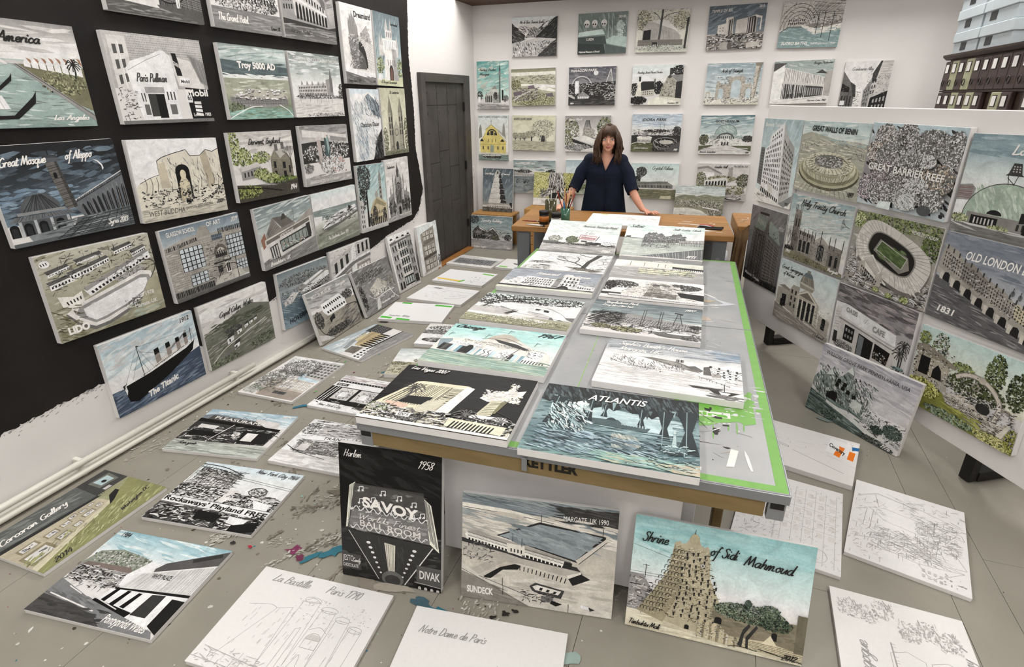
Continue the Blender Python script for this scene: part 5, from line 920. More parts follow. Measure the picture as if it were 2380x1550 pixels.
@pic
def germany(s):
    s.grad(['e6e5e3', 'e3e2e0']); g = 172; s.t('Synagogue', 26, 22, 62, 10, 150, .45); s.t('Germany', 46, 96, 70, 8, 150, .45)
    for y0, y1 in ((38, 62), (66, 90)): s.l(g, .35, 4, y0, 58, y0, 62, (y0 + y1) / 2, 58, y1, 4, y1); s.c(g, .35, 20, y0 + 5, 46, (y0 + y1) / 2, 20, y1 - 5); s.hat(186, .3, (6, y0 + 5, 22, y0 + 5, 22, y1 - 5, 6, y1 - 5), 7)
    s.ring(g, .35, 40, 78, 5, 6); s.l(160, .8, 8, 42, 66, 40); s.hat(170, .3, (8, 42, 66, 40, 66, 43, 8, 45), 22, True); s.l(g, .35, 2, 8, 20, 12, 22, 32, 2, 36); s.ink([175], 2, 8, 24, 34, 50, 4, .3)
    for y, x in ((12, 86), (26, 84), (40, 90), (56, 78), (70, 82), (84, 78)): s.fol([190, 175, 200], x, y, 8, 9, 50, 1.2); s.ink([165, 185], x - 8, y - 8, x + 6, y + 8, 40, 4, .3)
@pic
def opera(s):
    s.grad(['e6e5e4', 'e2e1e0']); g = 150
    for a in ((16, 34, 30, 30, 66, 34, 78, 44, 60, 50, 30, 46, 16, 34), (20, 36, 18, 62, 30, 68), (8, 76, 30, 70, 60, 74, 96, 78, 60, 84, 30, 80), (60, 84, 70, 96, 96, 78), (78, 44, 74, 70), (70, 30, 96, 34, 98, 40, 80, 38), (66, 34, 82, 72), (20, 14, 24, 30), (6, 40, 14, 36, 12, 60), (30, 8, 98, 26), (38, 10, 60, 22), (90, 60, 98, 74, 84, 76)): s.l(g, .4, *a)
    for i in range(16): s.c(165, .35, s.g.uniform(24, 60), s.g.uniform(50, 70), s.g.uniform(40, 70), s.g.uniform(60, 74), s.g.uniform(60, 90), s.g.uniform(66, 82))
    s.ink([150, 165, 180], 56, 26, 92, 62, 300, 7, .35); s.ink([165, 180], 18, 54, 74, 82, 260, 7, .35); s.ink([180], 2, 20, 30, 96, 120, 6, .3); s.ink([175], 40, 6, 98, 30, 70, 8, .3); s.win(190, (62, 86, 80, 88, 80, 98, 62, 97), 4, 2, .5, .5); s.dots([150, 170], 80, 84, 96, 96, 16, 1.4); s.l(g, .4, 4, 22, 22, 12, 60, 18)
@pic
def facade(s):
    s.grad(['e5e4e3', 'e2e1e0']); g = 178
    for y in (22, 34, 46, 58): s.l(g, .4, 40, y, 96, y + 1)
    for x in (44, 54, 64, 74, 84, 94): s.l(g, .4, x, 8, x, 96)
    s.win(219, (42, 10, 96, 10, 96, 70, 42, 68), 5, 5, .5, .5, .02); s.ink([170, 185], 40, 6, 98, 96, 260, 4, .35); s.ink([180], 2, 20, 40, 90, 120, 7, .35); s.l(g, .4, 6, 20, 38, 26, 38, 90); s.p(60, 22, 34, 36, 37, 40, 39, 38, 40, 22, 36); s.c(60, .8, 10, 27, 14, 30, 16, 24, 12, 22, 10, 27); s.ring(190, .5, 80, 86, 8, 7)
@pic
def coventry(s):
    s.grad(['e8e6e5', 'e4e2e0']); s.l(110, .5, 18, 48, 26, 49); s.l(90, .4, 32, 50, 44, 54, 44, 57, 34, 54, 32, 50); s.l(120, .4, 48, 60, 92, 80); s.ink([205, 190], 10, 20, 96, 70, 40, 8, .3)
    s.p('efefee', 76, 6, 90, 10, 88, 46, 74, 40); s.p('f07f26', 84, 20, 89, 22, 86, 48, 81, 44, 82, 34, 85, 34); s.p('f3f1f0', 90, 4, 99, 6, 98, 40, 89, 38); s.p('2a6fae', 94, 14, 101, 12, 101, 20, 95, 22); s.p('f07f26', 93, 26, 98, 27, 97, 48, 92, 46); s.b('Coventry', 76, 26, 90, 9, 25, .03, .2, 14); s.ink([30], 92, 6, 96, 24, 14, 1.6, .4)
@pic
def dots(s):
    s.grad(['e6e6e8', 'e2e2e4']); s.p('e3bf3e', 4, 74, 52, 80, 51, 88, 2, 82); s.p('63b348', 54, 72, 59, 74, 53, 94, 48, 93); s.dots([35, 60], 62, 40, 98, 88, 30, 1.4); s.p('74bb58', 74, 8, 96, 12, 98, 20, 72, 16); s.ink([90, 150], 6, 84, 50, 92, 40, 5, .4); s.ink([150], 60, 40, 96, 88, 20, 4, .3)
@pic
def sheet(s):
    s.grad(['e8e8e8', 'e5e5e4']); s.p(150, 18, 10, 36, 12, 30, 20, 16, 16); s.l(110, .4, 4, 18, 60, 24, 98, 26); s.l(90, .5, 64, 60, 90, 40); s.ink([110, 160], 20, 30, 96, 80, 40, 6, .35); s.c(90, .6, 60, 74, 76, 70, 92, 50); s.l(120, .4, 40, 12, 44, 4)
@pic
def tape(s):
    s.grad(['eaeaea', 'e7e7e6']); s.p('4fb83a', 14, 0, 30, 1, 29, 8, 13, 7); s.p('4fb83a', 70, 4, 98, 7, 98, 15, 69, 12); s.p('4fb83a', 2, 84, 20, 87, 19, 96, 1, 93); s.p('4fb83a', 28, 90, 50, 93, 49, 101, 27, 99); s.t('Fountain Abbey', 10, 82, 46, 9, 60, .6)
@pic
def farblock(s):
    s.grad([205, 190, 215]); s.p(150, 6, 34, 90, 28, 94, 78, 10, 86); s.ink(['4c5262', '6d7484', 90, 60], 6, 30, 94, 84, 420, 5, .5); s.win('555b6b', (8, 36, 90, 32, 92, 78, 11, 82), 14, 5, .5, .5); s.p(225, 40, 2, 96, 10, 96, 24, 60, 22)
@pic
def fartape(s):
    s.grad(['e6e6e4', 'e3e3e2']); s.p('d9c94c', 30, 8, 44, 9, 43, 16, 29, 15); s.p('84c061', 6, 80, 24, 83, 22, 94, 4, 91); s.p(70, 24, 44, 60, 50, 56, 60, 30, 54)
@pic
def boat(s):
    s.grad([210, 225, 220, 215]); s.fol([25, 45, 70, 100], 50, 22, 48, 14, 420, 2.2); s.r(120, 0, 34, 100, 50); s.ink([40, 90, 190, 215], 0, 30, 100, 52, 260, 6, .6); s.p(225, 0, 52, 100, 56, 100, 100, 0, 100); s.e(60, 26, 78, 20, 10); s.e(140, 26, 76, 15, 6); s.ink([40, 200], 10, 70, 42, 86, 70, 6, .6, None, 20); s.wash([190, 235], 40, 56, 100, 99, 30, 24, 3)
@pic
def field(s):
    s.grad(['aebabb', 'd3d9d8', 'dddcd6'], 0, 55); s.wash(['9dabad', 'e6e8e6'], 0, 0, 100, 40, 30, 30, 4); s.p('b9b39a', 0, 52, 100, 56, 100, 100, 0, 100); s.p(120, 44, 46, 100, 44, 100, 66, 40, 62); s.hat(60, .5, (44, 48, 100, 46, 100, 66, 42, 62), 30, True); s.fol(TREE, 34, 46, 8, 6, 90, 1.8); s.fol(TREE, 12, 58, 14, 5, 120, 1.8); s.ink(['5c5a40', '84805c', 'cfcab2'], 0, 60, 100, 96, 330, 6, .5); s.fol(['6c6c44', '8f8d60', 'b5b188'], 46, 84, 46, 10, 240, 1.8)
# ---- front row and table
@pic
def savoy(s):
    s.grad([18, 16, 24, 30]); s.wash([30, 40, 14, 48], 0, 0, 100, 30, 60, 30, 5, 20); s.r(45, 0, 62, 100, 100); s.wash([70, 35, 100, 55], 0, 60, 100, 99, 110, 14, 3)
    s.p('e4dfc8', 10, 30, 16, 27, 14, 60, 5, 62); s.p('e4dfc8', 82, 31, 90, 36, 96, 60, 98, 70, 88, 64); s.hat(130, .7, (83, 32, 89, 36, 97, 68, 90, 62), 6, True); s.hat(130, .6, (10, 30, 15, 28, 13, 60, 6, 62), 4, True)
    s.grad([70, 85, 120, 140], 28, 62, 15, 83); s.p(85, 15, 28, 83, 30, 89, 65, 7, 62); s.wash([110, 70, 140, 60], 16, 30, 84, 62, 70, 16, 3); s.p(125, 12, 47, 86, 49, 89, 65, 8, 62); s.wash([150, 110, 170], 12, 50, 86, 63, 50, 14, 2.5)
    for y in (46, 60):
        q = []
        for i in range(44): q += [10 + i * 1.78, y + 1.5 * math.sin(i * 1.3) + i * .06]
        s.c(230, .9, *q); s.dots([245], 10, y - 1, 88, y + 3.4, 30, .9)
    s.p(62, 6, 63, 92, 66, 62, 100, 38, 100); s.wash([90, 45, 75], 24, 68, 76, 96, 60, 10, 3, 80); s.p('d2ccb8', 44, 69, 55, 70, 54, 92, 48, 92); s.hat(140, .5, (45, 70, 54, 70, 53, 92, 48, 92), 5, True); s.l(200, .7, 8, 64, 38, 98); s.l(215, 1, 92, 67, 64, 99)
    for i in range(7): y = 71 + i * 3.6; s.e(245, 28 + i * 2, y, 2.1 - i * .16, 1 - i * .06); s.e(245, 74 - i * 2, y + .6, 2.1 - i * .16, 1 - i * .06)
    s.e(110, 52, 96, 11, 6); s.e(70, 52, 97, 8, 4); s.r(80, 0, 82, 20, 94); s.r(95, 76, 82, 100, 97); s.r(30, 76, 96, 100, 100); s.l(190, .6, 74, 95, 100, 96.5); s.arc(190, (76, 96, 100, 97, 100, 100, 76, 100), 4, .5, .6)
    for x, y in ((20, 33), (20, 42), (42, 34), (58, 36), (72, 39), (36, 43), (52, 47), (70, 48), (80, 46), (32, 40)): s.l(240, .8, x, y, x, y - 3, x + 4, y - 3.6, x + 4, y - .6); s.e(240, x - .6, y, 1.2, .8); s.e(240, x + 3.4, y - .6, 1.2, .8)
    s.b('SAVOY', 23, 44, 78, 7, 245, .04, 0, 4); s.t('Worlds Finest', 18, 54, 80, 4, 235, .7, .15, 2); s.b('BALL ROOM', 20, 59, 80, 4.4, 235, .005, 0, 2.4); s.t('Harlem', 5, 9, 24, 5, 240, .6); s.t('1958', 77, 10.5, 93, 5.4, 240, .75); s.b('JESTO', 1, 88, 12, 4.5, 225, .0); s.t('Candy', 11, 88, 19.5, 3, 215, .6); s.b('CHOCOLATE', 1, 92.5, 17, 2.4, 215); s.b('DIVAK', 79, 91.5, 99, 6, 230, .02)
@pic
def sundeck(s):
    s.grad(['8b9596', '9aa2a2', 'b9b4a9', 'c3bcae', 'cbc5b9', 'd5d0c6']); s.p('7b8890', 0, 3, 40, 4, 100, 8, 100, 26, 60, 18, 0, 8); s.wash(['5c6870', 'a9b3b6', '46525a', '8d999e'], 0, 1, 100, 16, 110, 30, 2, 6); s.p(60, 60, 4, 100, 2, 100, 20, 72, 14); s.wash([40, 75, 95], 62, 3, 100, 18, 50, 20, 2, 6); s.p('ddd8cc', 0, 9, 30, 11, 70, 18, 100, 27, 100, 31, 60, 22, 0, 14); s.c(70, .4, 0, 13, 40, 16, 70, 21, 100, 31); s.wash(['b5aea1', 'd8d3c9', 'c6c0b4'], 0, 14, 100, 40, 90, 24, 3, 5); s.wash(['bfb9ad', 'dcd7cd', 'b0a99c'], 10, 56, 100, 96, 120, 20, 4)
    s.p(50, 23, 36, 51, 19, 93, 25, 93, 29, 76, 52); s.p('8d9aa0', 25, 36, 51, 21, 91, 26, 75, 50); s.wash(['7a8890', 'a9b4b8', '66747c', '95a2a8'], 34, 24, 86, 42, 90, 16, 3, 12); s.p('c9c3b8', 75, 50, 93, 27, 94, 29, 77, 53); s.l(40, .4, 77, 53, 94, 29.5)
    s.p(60, 0, 42, 34, 50, 76, 56, 80, 62, 60, 64, 0, 48); s.p('dedad0', 2, 38, 8, 35, 34, 42, 40, 44, 70, 52, 73, 54, 71, 59, 40, 53, 34, 51, 3, 43); s.p('a5a097', 3, 36, 9, 34, 72, 51, 72, 53, 34, 45); s.hat(90, .3, (4, 36, 72, 52, 72, 56, 4, 40), 4); s.win(25, (4, 41, 33, 48, 33, 51, 4, 44), 13, 1, .55, .7); s.win(25, (40, 50, 69, 57, 69, 60, 40, 53), 11, 1, .7, .8); s.p('cfcabf', 30, 42, 42, 43, 42, 52, 31, 51); s.win(50, (32, 46, 41, 47, 41, 51, 32, 50), 4, 1, .4, .8); s.p(45, 68, 52, 73, 53, 72, 64, 66, 62)
    s.p('b3ada2', 0, 46, 30, 52, 40, 55, 79, 60, 78, 64, 70, 66, 38, 60, 30, 60, 20, 68, 12, 76, 6, 72, 20, 60, 0, 52); s.p(35, 14, 78, 26, 66, 36, 61, 40, 62, 38, 66, 28, 68, 20, 78); s.win(40, (38, 62, 71, 68, 70, 73, 38, 66), 12, 1, .22, 1); s.p(40, 71, 68, 79, 62, 85, 66, 74, 74); s.p('d9d4ca', 70, 65, 79, 60, 79, 62, 71, 68); s.ink([50, 90, 140], 0, 44, 20, 62, 70, 4, .4); s.p('8c877e', 0, 72, 46, 100, 0, 100); s.wash(['77726a', 'a09b92'], 0, 84, 30, 99, 24, 20, 3, 12); s.p('cac5bb', 0, 66, 12, 76, 50, 92, 86, 100, 60, 100, 0, 74); s.l(60, .4, 0, 72, 46, 100); s.l(70, .4, 12, 77, 46, 90)
    s.p(70, 46, 80, 50, 76, 69, 80, 67, 88, 52, 86, 48, 84); s.p('d9d5cc', 48, 80, 51, 78, 67, 81, 65, 85, 50, 83); s.win(45, (52, 79, 66, 82, 64, 85, 51, 83), 3, 1, .4, .7); s.p(120, 54, 88, 62, 87, 62, 93, 54, 93); s.p(35, 61, 91, 68, 93, 64, 96, 60, 94); s.ink(INKS, 40, 84, 62, 94, 80, 3, .35); s.p(225, 80, 91, 85, 92, 85, 95, 80, 94); s.p(60, 85, 92, 89, 94, 86, 96)
    for x, y in ((28, 76), (28.5, 84), (72, 92), (52, 12), (91, 18), (34, 32), (40, 36)): s.l(40, .35, x, y, x, y + 8)
    s.b('SUNDECK', 4, 94, 22, 6, 240, .04); s.b('MARGATE, UK 1990', 66, 15, 94, 4.6, 240, .0, 0, -1)
@pic
def shrine(s):
    s.grad(['8cc0c3', '9fcaca', 'b5d4d4', 'c9dedd', 'dbe1de', 'ddd6cf'], 0, 72); s.wash(['84bcc0', 'a9d0d0', '95c5c7'], 0, 2, 100, 22, 60, 50, 5, 2); s.grad(['d3ccb5', 'dcd6c2', 'cfc7ad'], 72, 100); s.wash(['bdb599', 'e3deca', 'c6bea4'], 0, 84, 100, 99, 60, 34, 3, 2)
    s.p(150, 0, 52, 8, 52, 14, 64, 16, 84, 0, 84); s.ink([50, 90, 200], 0, 54, 16, 84, 120, 4, .4); s.l(60, .4, 9, 54, 9, 42); s.l(60, .3, 7, 43, 11, 43)
    for y in (26, 50, 52): s.l(90, .2, 0, y, 24, y + 8 * (y < 30) - 1)
    s.p('b7ae92', 24, 18, 27, 16, 28, 18, 30.5, 17, 33, 10, 35, 7, 37, 10, 39, 17, 41, 18, 43, 16.5, 44, 20, 46, 44, 56, 72, 58, 84, 45, 92, 36, 92, 6, 84, 16, 60, 22, 44); s.p('a0977a', 24, 20, 29, 22, 30, 60, 22, 90, 6, 84, 16, 60, 22, 44)
    s.ink(['7b7258', 'c5bc9e', '6a6148', 'b5ab8b'], 0, 0, 0, 0, 620, 2.2, .4, (26, 20, 43, 20, 56, 84, 10, 84)); s.dots(['c9c0a4', '857c60'], 0, 0, 0, 0, 380, .6, (25, 20, 43, 20, 55, 84, 12, 84))
    for j in range(12):
        y = 24 + j * 5; xl = 24 - j * 1.45; n = 5 if j < 3 else 7
        for i in range(n): x = xl + i * 1.9; s.p(60, x, y, x + 1.7, y - .9, x + 1.7, y - .4, x + .35, y + .3, x + .1, y + 2.8, x - .2, y + 2.6)
        for i in range(4 if j < 4 else 6): x = 31 + s.g.uniform(-1, 1) + i * (3.4 + j * .12); xx = x - .4 * j; yy = y + s.g.uniform(-1.6, 1.6); s.p(50, xx, yy, xx + 1.2, yy - .4, xx + 1.1, yy + 2.4, xx + .5, yy + 3)
    s.e('b5ab8a', 35, 12, 2.6, 4.4); s.l(60, .3, 35, 8, 35, 4); s.arch(35, 36, 91, 2.6, 4)
    for i, x in enumerate((44, 48, 52, 56.5, 62)): s.p('c2b897', x - 2, 94 + i * .5, x - 2, 82, x, 77.5, x + 2, 82, x + 2, 95 + i * .5); s.p('94896a', x + .6, 80, x + 2, 82, x + 2, 95 + i * .5, x + .8, 95 + i * .5); s.ink([90, 120, 200], x - 2, 82, x + 2, 94, 26, 1.6, .35)
    s.p('8b836c', 50, 66, 58, 64, 74, 68, 96, 66, 100, 60, 100, 90, 60, 88, 50, 76); s.wash(['6c6552', 'a59c82', '7d755f'], 50, 68, 98, 84, 90, 8, 2.4); s.p('c9c0a0', 64, 88, 80, 86, 100, 90, 100, 97, 66, 95); s.brick('8d8468', (64, 88, 100, 88, 100, 97, 65, 95), 6, .3); s.r('77705c', 95, 58, 100, 90); s.arch(35, 84, 84, 3, 7); s.p('d5ccae', 78, 88, 82, 80, 86, 88); s.arch(40, 53, 80, 4, 6)
    s.p(60, 65, 94, 67, 80, 70, 74, 71, 76, 68, 84, 67.4, 95); s.p(60, 69.5, 95, 69, 86, 74, 74, 75, 76, 70.6, 88, 71, 96); s.c(45, .4, 60, 97, 66, 95, 76, 96); s.fol(['17201a', '24332a', '3a4c3c', '5a6c58', '86957c'], 70, 66, 20, 8, 1100, .95); s.fol(['17201a', '2f4034', '54664f'], 84, 70, 9, 6, 200, 1.3); s.fol(['24332a', '47594a'], 68, 58, 2, 4, 40, 1.2); s.fol(['24332a', '47594a', '6c7c64'], 80, 60, 6, 5, 110, 1.3)
    s.e(190, 41, 33, 1.2, 1.6); s.e(50, 41, 33, .5, .7); s.t('Shrine', 5, 21, 21, 8.5, 30, .75); s.t('of Sidi', 44, 22.5, 60, 8.5, 30, .75); s.t('Mahmoud', 63, 25, 90, 8.5, 30, .8, .32, 1); s.t('Timbuktu Mali', 2, 96.5, 21, 4.5, 30, .5); s.t('2012', 89, 97, 97, 4.5, 30, .55); s.l(40, .5, 76, 93, 100, 97)
@pic
def branches(s):
    s.grad(['d8dcdf', 'e4e5e5', 'e8e8e6']); s.ink(['5d6670', '8a939c', 'aab2b8'], 14, 2, 98, 70, 620, 4, .3); s.c(60, 2.4, 72, 84, 74, 50, 82, 4); s.p(75, 70, 84, 73, 44, 82, 2, 88, 2, 78, 48, 76, 84); s.c(30, 1.6, 72, 72, 56, 52, 40, 44, 34, 38); s.c(30, 1.1, 60, 54, 62, 34, 58, 22); s.c(30, 1.1, 80, 20, 66, 12, 58, 4); s.c(40, 1.2, 92, 24, 100, 16); s.bare(50, 46, 2.2, 8, 4, 50, .7); s.bare(88, 62, .8, 8, 4, 60, .6); s.c(70, .7, 4, 62, 20, 56, 34, 60); s.ink([60, 100], 4, 56, 30, 66, 60, 6, .4); s.p('8a8478', 50, 78, 76, 82, 98, 92, 90, 96, 70, 92); s.ink([50, 90], 60, 78, 98, 96, 90, 7, .5); s.ink([90, 140, '8a8668'], 2, 80, 34, 98, 110, 6, .4); s.p(60, 18, 76, 30, 77, 36, 80, 24, 80)
@pic
def crem(s):
    s.grad(['878e9c', '9ba3ae', 'a8afb6'], 0, 66); s.wash(['7a8290', 'b9c0c6', '949caa'], 0, 0, 100, 50, 80, 30, 4); s.p(225, 4, 74, 14, 44, 22, 46, 22, 38, 56, 44, 62, 18, 70, 16, 72, 24, 80, 28, 82, 62, 98, 72, 98, 86, 4, 84); s.win(60, (24, 44, 54, 48, 54, 78, 22, 76), 11, 3, .45, .6); s.win(50, (64, 26, 80, 32, 80, 76, 64, 76), 4, 3, .4, .6); s.p(150, 56, 40, 62, 18, 62, 84, 56, 84); s.e(30, 68, 86, 6, 12, 180, 360); s.win(60, (82, 68, 97, 76, 97, 84, 82, 82), 6, 1, .5, .6); s.ink([40, 70, 120, 170], 4, 40, 98, 86, 300, 5, .5); s.p(45, 0, 84, 100, 88, 100, 93, 0, 90); s.grad(['bcc4ac', 'd8d9cf'], 92, 100); s.wash(['a8b48e', 'e2e2da', 'c3c9b0'], 0, 92, 100, 99, 50, 26, 2); s.t('Hammond   Crematorium', 30, 26, 92, 14, 240, .8, .35, 6)
@pic
def whale(s):
    s.grad(['c9dcd8', 'd8e5e1', 'dfe5e0'], 0, 60); s.fol([20, 32, 45, 65, 90], 58, 12, 48, 16, 620, 2); s.fol([20, 32, 50], 10, 22, 14, 20, 180, 2); s.c(30, 1.6, 8, 60, 14, 34, 30, 18, 52, 10); s.c(30, 1.2, 24, 30, 40, 22, 60, 22); s.ink([60, 100, 150], 6, 46, 36, 62, 160, 4, .4); s.p(190, 0, 52, 40, 54, 96, 64, 96, 78, 0, 74); s.p(215, 38, 62, 54, 58, 66, 66, 60, 76, 40, 74); s.p(120, 78, 66, 100, 60, 100, 84, 78, 80)
    s.p('dbe8e4', 22, 34, 40, 30, 70, 38, 86, 52, 94, 68, 100, 74, 94, 76, 88, 70, 84, 76, 80, 66, 70, 58, 56, 54, 50, 64, 44, 66, 46, 54, 34, 50, 24, 44); s.c(120, .5, 22, 34, 40, 30, 70, 38, 86, 52, 94, 68); s.wash(['c3d6d2', 'eef4f1', '9fb5b1'], 28, 36, 76, 52, 40, 18, 1.4, 12); s.p(30, 68, 44, 73, 45, 74, 52, 69, 51); s.p(60, 60, 42, 65, 43, 64, 48, 60, 48); s.p('e4efec', 46, 54, 54, 58, 48, 72, 40, 70); s.p(60, 40, 56, 46, 58, 38, 70, 34, 68); s.l(60, .5, 30, 58, 60, 66, 98, 74)
    s.grad(['a9a98e', '9a9a78', '8e8e6c'], 74, 100); s.p('dcdcd6', 0, 70, 50, 74, 78, 80, 78, 86, 0, 76); s.fol(['4c4c38', '6e6e4c', '93926a', 'b9b78e', 'd5d3b4'], 50, 88, 50, 11, 700, 1.4); s.l('c9c98e', .8, 0, 82, 50, 96)
@pic
def chicago(s):
    s.grad(['8fc6c4', 'b5d8d3', 'd0e3d9', 'dee7da'], 0, 74); s.wash(['83bfbe', 'a9d3d0', 'c6dfd8'], 0, 0, 100, 30, 70, 40, 5, 2); s.p('d8d6ce', 0, 42, 12, 38, 22, 36, 34, 40, 36, 34, 44, 30, 48, 30, 58, 24, 64, 26, 78, 42, 82, 46, 92, 48, 98, 62, 98, 80, 0, 70); s.p('8fa0a8', 0, 44, 10, 40, 14, 52, 4, 64); s.p('b9b2a6', 38, 32, 42, 22, 48, 16, 54, 15, 60, 20, 66, 28, 56, 34); s.ink([90, 120, 150], 0, 0, 0, 0, 200, 4, .3, (20, 37, 80, 44, 94, 52, 20, 48)); s.c(60, .5, 34, 34, 52, 26, 70, 38); s.p(60, 44, 30, 66, 38, 78, 48, 74, 50, 50, 38); s.p('e6e4dd', 12, 44, 40, 48, 38, 58, 10, 54); s.ink([120, 160], 12, 46, 38, 56, 60, 4, .3)
    for i, x in enumerate(range(6, 88, 3)): y = 56 + x * .14; s.p([40, '7fa2b0', 215, 'b9d0d8', 60, 90][(i * 5) % 6], x, y - 4, x + 3, y - 3.6, x + 1.8, y + 12, x - 1.4, y + 11.6)
    s.e(25, 30, 60, 3.4, 9, 180, 360); s.p(25, 26.6, 60, 33.4, 60, 32, 70, 25, 69); s.p('f0efeb', 43, 48, 52, 50, 49, 74, 39, 72); s.c(30, .7, 45, 56, 43, 60, 45, 66, 42, 72); s.c(30, .7, 49, 58, 47, 62, 49, 68, 46, 74); s.p('e8e6df', 58, 52, 68, 54, 64, 78, 54, 76); s.dots([40, 90], 57, 58, 66, 74, 26, 1); s.l(30, .6, 70, 48, 62, 78); s.p('e4e2da', 80, 48, 92, 52, 90, 80, 76, 78); s.dots([60, 110, 90], 79, 52, 91, 66, 44, .9); s.win(50, (77, 70, 96, 72, 95, 80, 76, 79), 8, 1, .4, .8)
    for x, y in ((4, 34), (36, 30), (52, 14), (80, 38)): s.l(60, .4, x, y, x + 1, y - 10); s.p('8fb0b0', x + 1, y - 10, x + 5, y - 7, x + 1, y - 6)
    s.p('74928c', 0, 70, 98, 82, 100, 92, 0, 84); s.grad(['86a096', '9aab9c', 'b3b8a8'], 84, 100); s.p('8aa79d', 0, 72, 100, 84, 100, 96, 0, 92); s.wash(['5d7f7a', 'a9c3b8', '86a08c', 'c9d0be'], 0, 74, 100, 98, 130, 34, 2.2, 4); s.t('Chicago', 3, 10, 30, 8, 25, 1.3); s.t('1967', 77, 13, 97, 9, 25, 1.4)
@pic
def vegas(s):
    s.grad([14, 12, 12]); s.wash([22, 30, 10, 38], 0, 2, 100, 60, 120, 26, 3, -10); s.p('d6cfae', 2, 74, 18, 30, 22, 28, 56, 27, 60, 30, 54, 84, 2, 84); s.hat(18, .55, (6, 70, 19, 33, 47, 33, 40, 70), 21); s.hat(18, .5, (47, 33, 54, 33, 48, 84, 36, 84), 34); s.p('e8e3c8', 44, 34, 60, 29, 52, 84, 44, 84, 56, 33); s.p('efeada', 55, 28, 61, 30, 53, 86, 44, 86); s.p(20, 20, 56, 38, 54, 36, 68, 16, 68); s.p('c9c3ac', 36, 60, 48, 54, 44, 84, 30, 80); s.p('ddb8a0', 10, 68, 26, 70, 24, 78, 8, 76); s.palm(19, 62, 20, 70, 9); s.l(120, .5, 12, 84, 24, 42)
    s.e(10, 80, 40, 4, 4); s.p('e9e6da', 68, 44, 72, 34, 84, 26, 87, 12, 89, 26, 96, 22, 95, 32, 88, 38, 82, 48, 74, 48); s.dots(['f6f4ea', 'd8d3ba', 245, 200], 69, 28, 95, 46, 330, 1.3); s.dots([245, 'e8e2c8'], 84, 12, 90, 30, 60, 1); s.p('c6c1a2', 77, 46, 86, 44, 82, 70, 72, 72); s.hat(60, .4, (78, 48, 85, 46, 82, 68, 74, 70), 8); s.p('7e7a50', 84, 46, 88, 44, 84, 66, 82, 66); s.p('efeada', 70, 72, 92, 70, 96, 76, 68, 80); s.l(60, .5, 84, 62, 96, 70)
    for x, y, r_ in ((66, 76, 9), (80, 84, 7), (90, 80, 9)): s.palm(x, y + 10, 12, 110, r_)
    s.p('b9b49a', 0, 78, 100, 84, 100, 100, 0, 100); s.ink([15, 30, 60, 110, 215, 235], 0, 76, 100, 98, 620, 7, .7); s.p('d8d2b4', 58, 82, 96, 84, 95, 96, 58, 94); s.arc(20, (62, 84, 90, 86, 88, 97, 60, 95), 12, .55, .95); s.fol([20, 60, '8fa070', 190], 8, 80, 9, 6, 110, 2); s.fol([25, 70, 120], 30, 90, 12, 5, 90, 2); s.r(235, 24, 84, 33, 90); s.p(235, 0, 96, 100, 97, 100, 100, 0, 100); s.b('KENT R', 25, 89, 32, 4, 25, .02); s.t('Las Vegas 2007', 5, 9, 34, 6, 245, .6, .3, 2)
@pic
def chairs(s):
    s.grad(['e2e3d8', 'dcddca', 'c9caba'], 0, 40); s.p('8f9290', 0, 0, 100, 0, 100, 10, 0, 6); s.p('e4e4cc', 14, 8, 64, 22, 70, 44, 12, 36)
    for x in (18, 34, 50, 58): s.l(70, .6, x, 8 + x * .2, x, 38)
    s.p('f0f0e8', 0, 12, 16, 10, 14, 40, 0, 46); s.p(60, 66, 30, 100, 36, 100, 44, 66, 40); s.p(215, 66, 42, 100, 46, 100, 54, 66, 50); s.win(90, (66, 38, 100, 44, 100, 50, 66, 46), 16, 1, .4, .9); s.p('a9a9a6', 0, 48, 40, 44, 100, 58, 100, 100, 0, 100); s.wash(['8d8d8b', 'c9c9c4', 'b0b0ad'], 0, 52, 100, 98, 90, 30, 4, 4); s.ink(['cfd0a4', 'e6e6c4', '8b8c6c', 60], 28, 46, 90, 82, 520, 5, .5); s.l(225, 1.2, 0, 56, 30, 86); s.t('Cocktail Bar', 42, 7, 66, 7, 235, .8)
    for i in range(16): x, y = 34 + (i % 6) * 9 + s.g.uniform(-2, 2), 56 + (i // 6) * 10; s.e('dedfba', x, y, 4.5, 3); s.l('a9aa80', .5, x, y, x, y + 7)
@pic
def villa(s):
    s.grad(['d9e2df', 'e2e6e2']); s.fol([30, 45, 65, 95], 16, 30, 18, 18, 360, 2.2); s.fol([30, 50, 75, 110], 78, 26, 20, 14, 330, 2.2); s.fol([30, 60], 4, 40, 7, 24, 120, 2.2); s.p('dcd9d2', 28, 40, 36, 40, 36, 30, 42, 30, 44, 14, 50, 10, 66, 12, 70, 24, 76, 24, 78, 44, 80, 64, 90, 70, 96, 86, 20, 86, 20, 66, 28, 60); s.p('b5aea4', 46, 30, 50, 22, 56, 30, 60, 64, 44, 64); s.e(110, 52, 26, 4, 6); s.e(150, 62, 24, 4, 6); s.p('8e877c', 44, 60, 74, 62, 74, 82, 42, 80); s.ink([60, 90, 130, 170], 40, 12, 76, 84, 360, 6, .5); s.ink([120, 170], 20, 34, 96, 86, 180, 6, .4); s.p(40, 74, 52, 100, 56, 100, 80, 78, 72); s.r(60, 0, 74, 20, 82); s.p(225, 8, 80, 100, 88, 100, 94, 8, 86); s.grad([200, 190], 93, 100); s.b('HOUSE OF ALL SAINTS', 8, 90, 52, 6, 150); s.b('DAMNATION', 68, 96, 94, 5, 150)
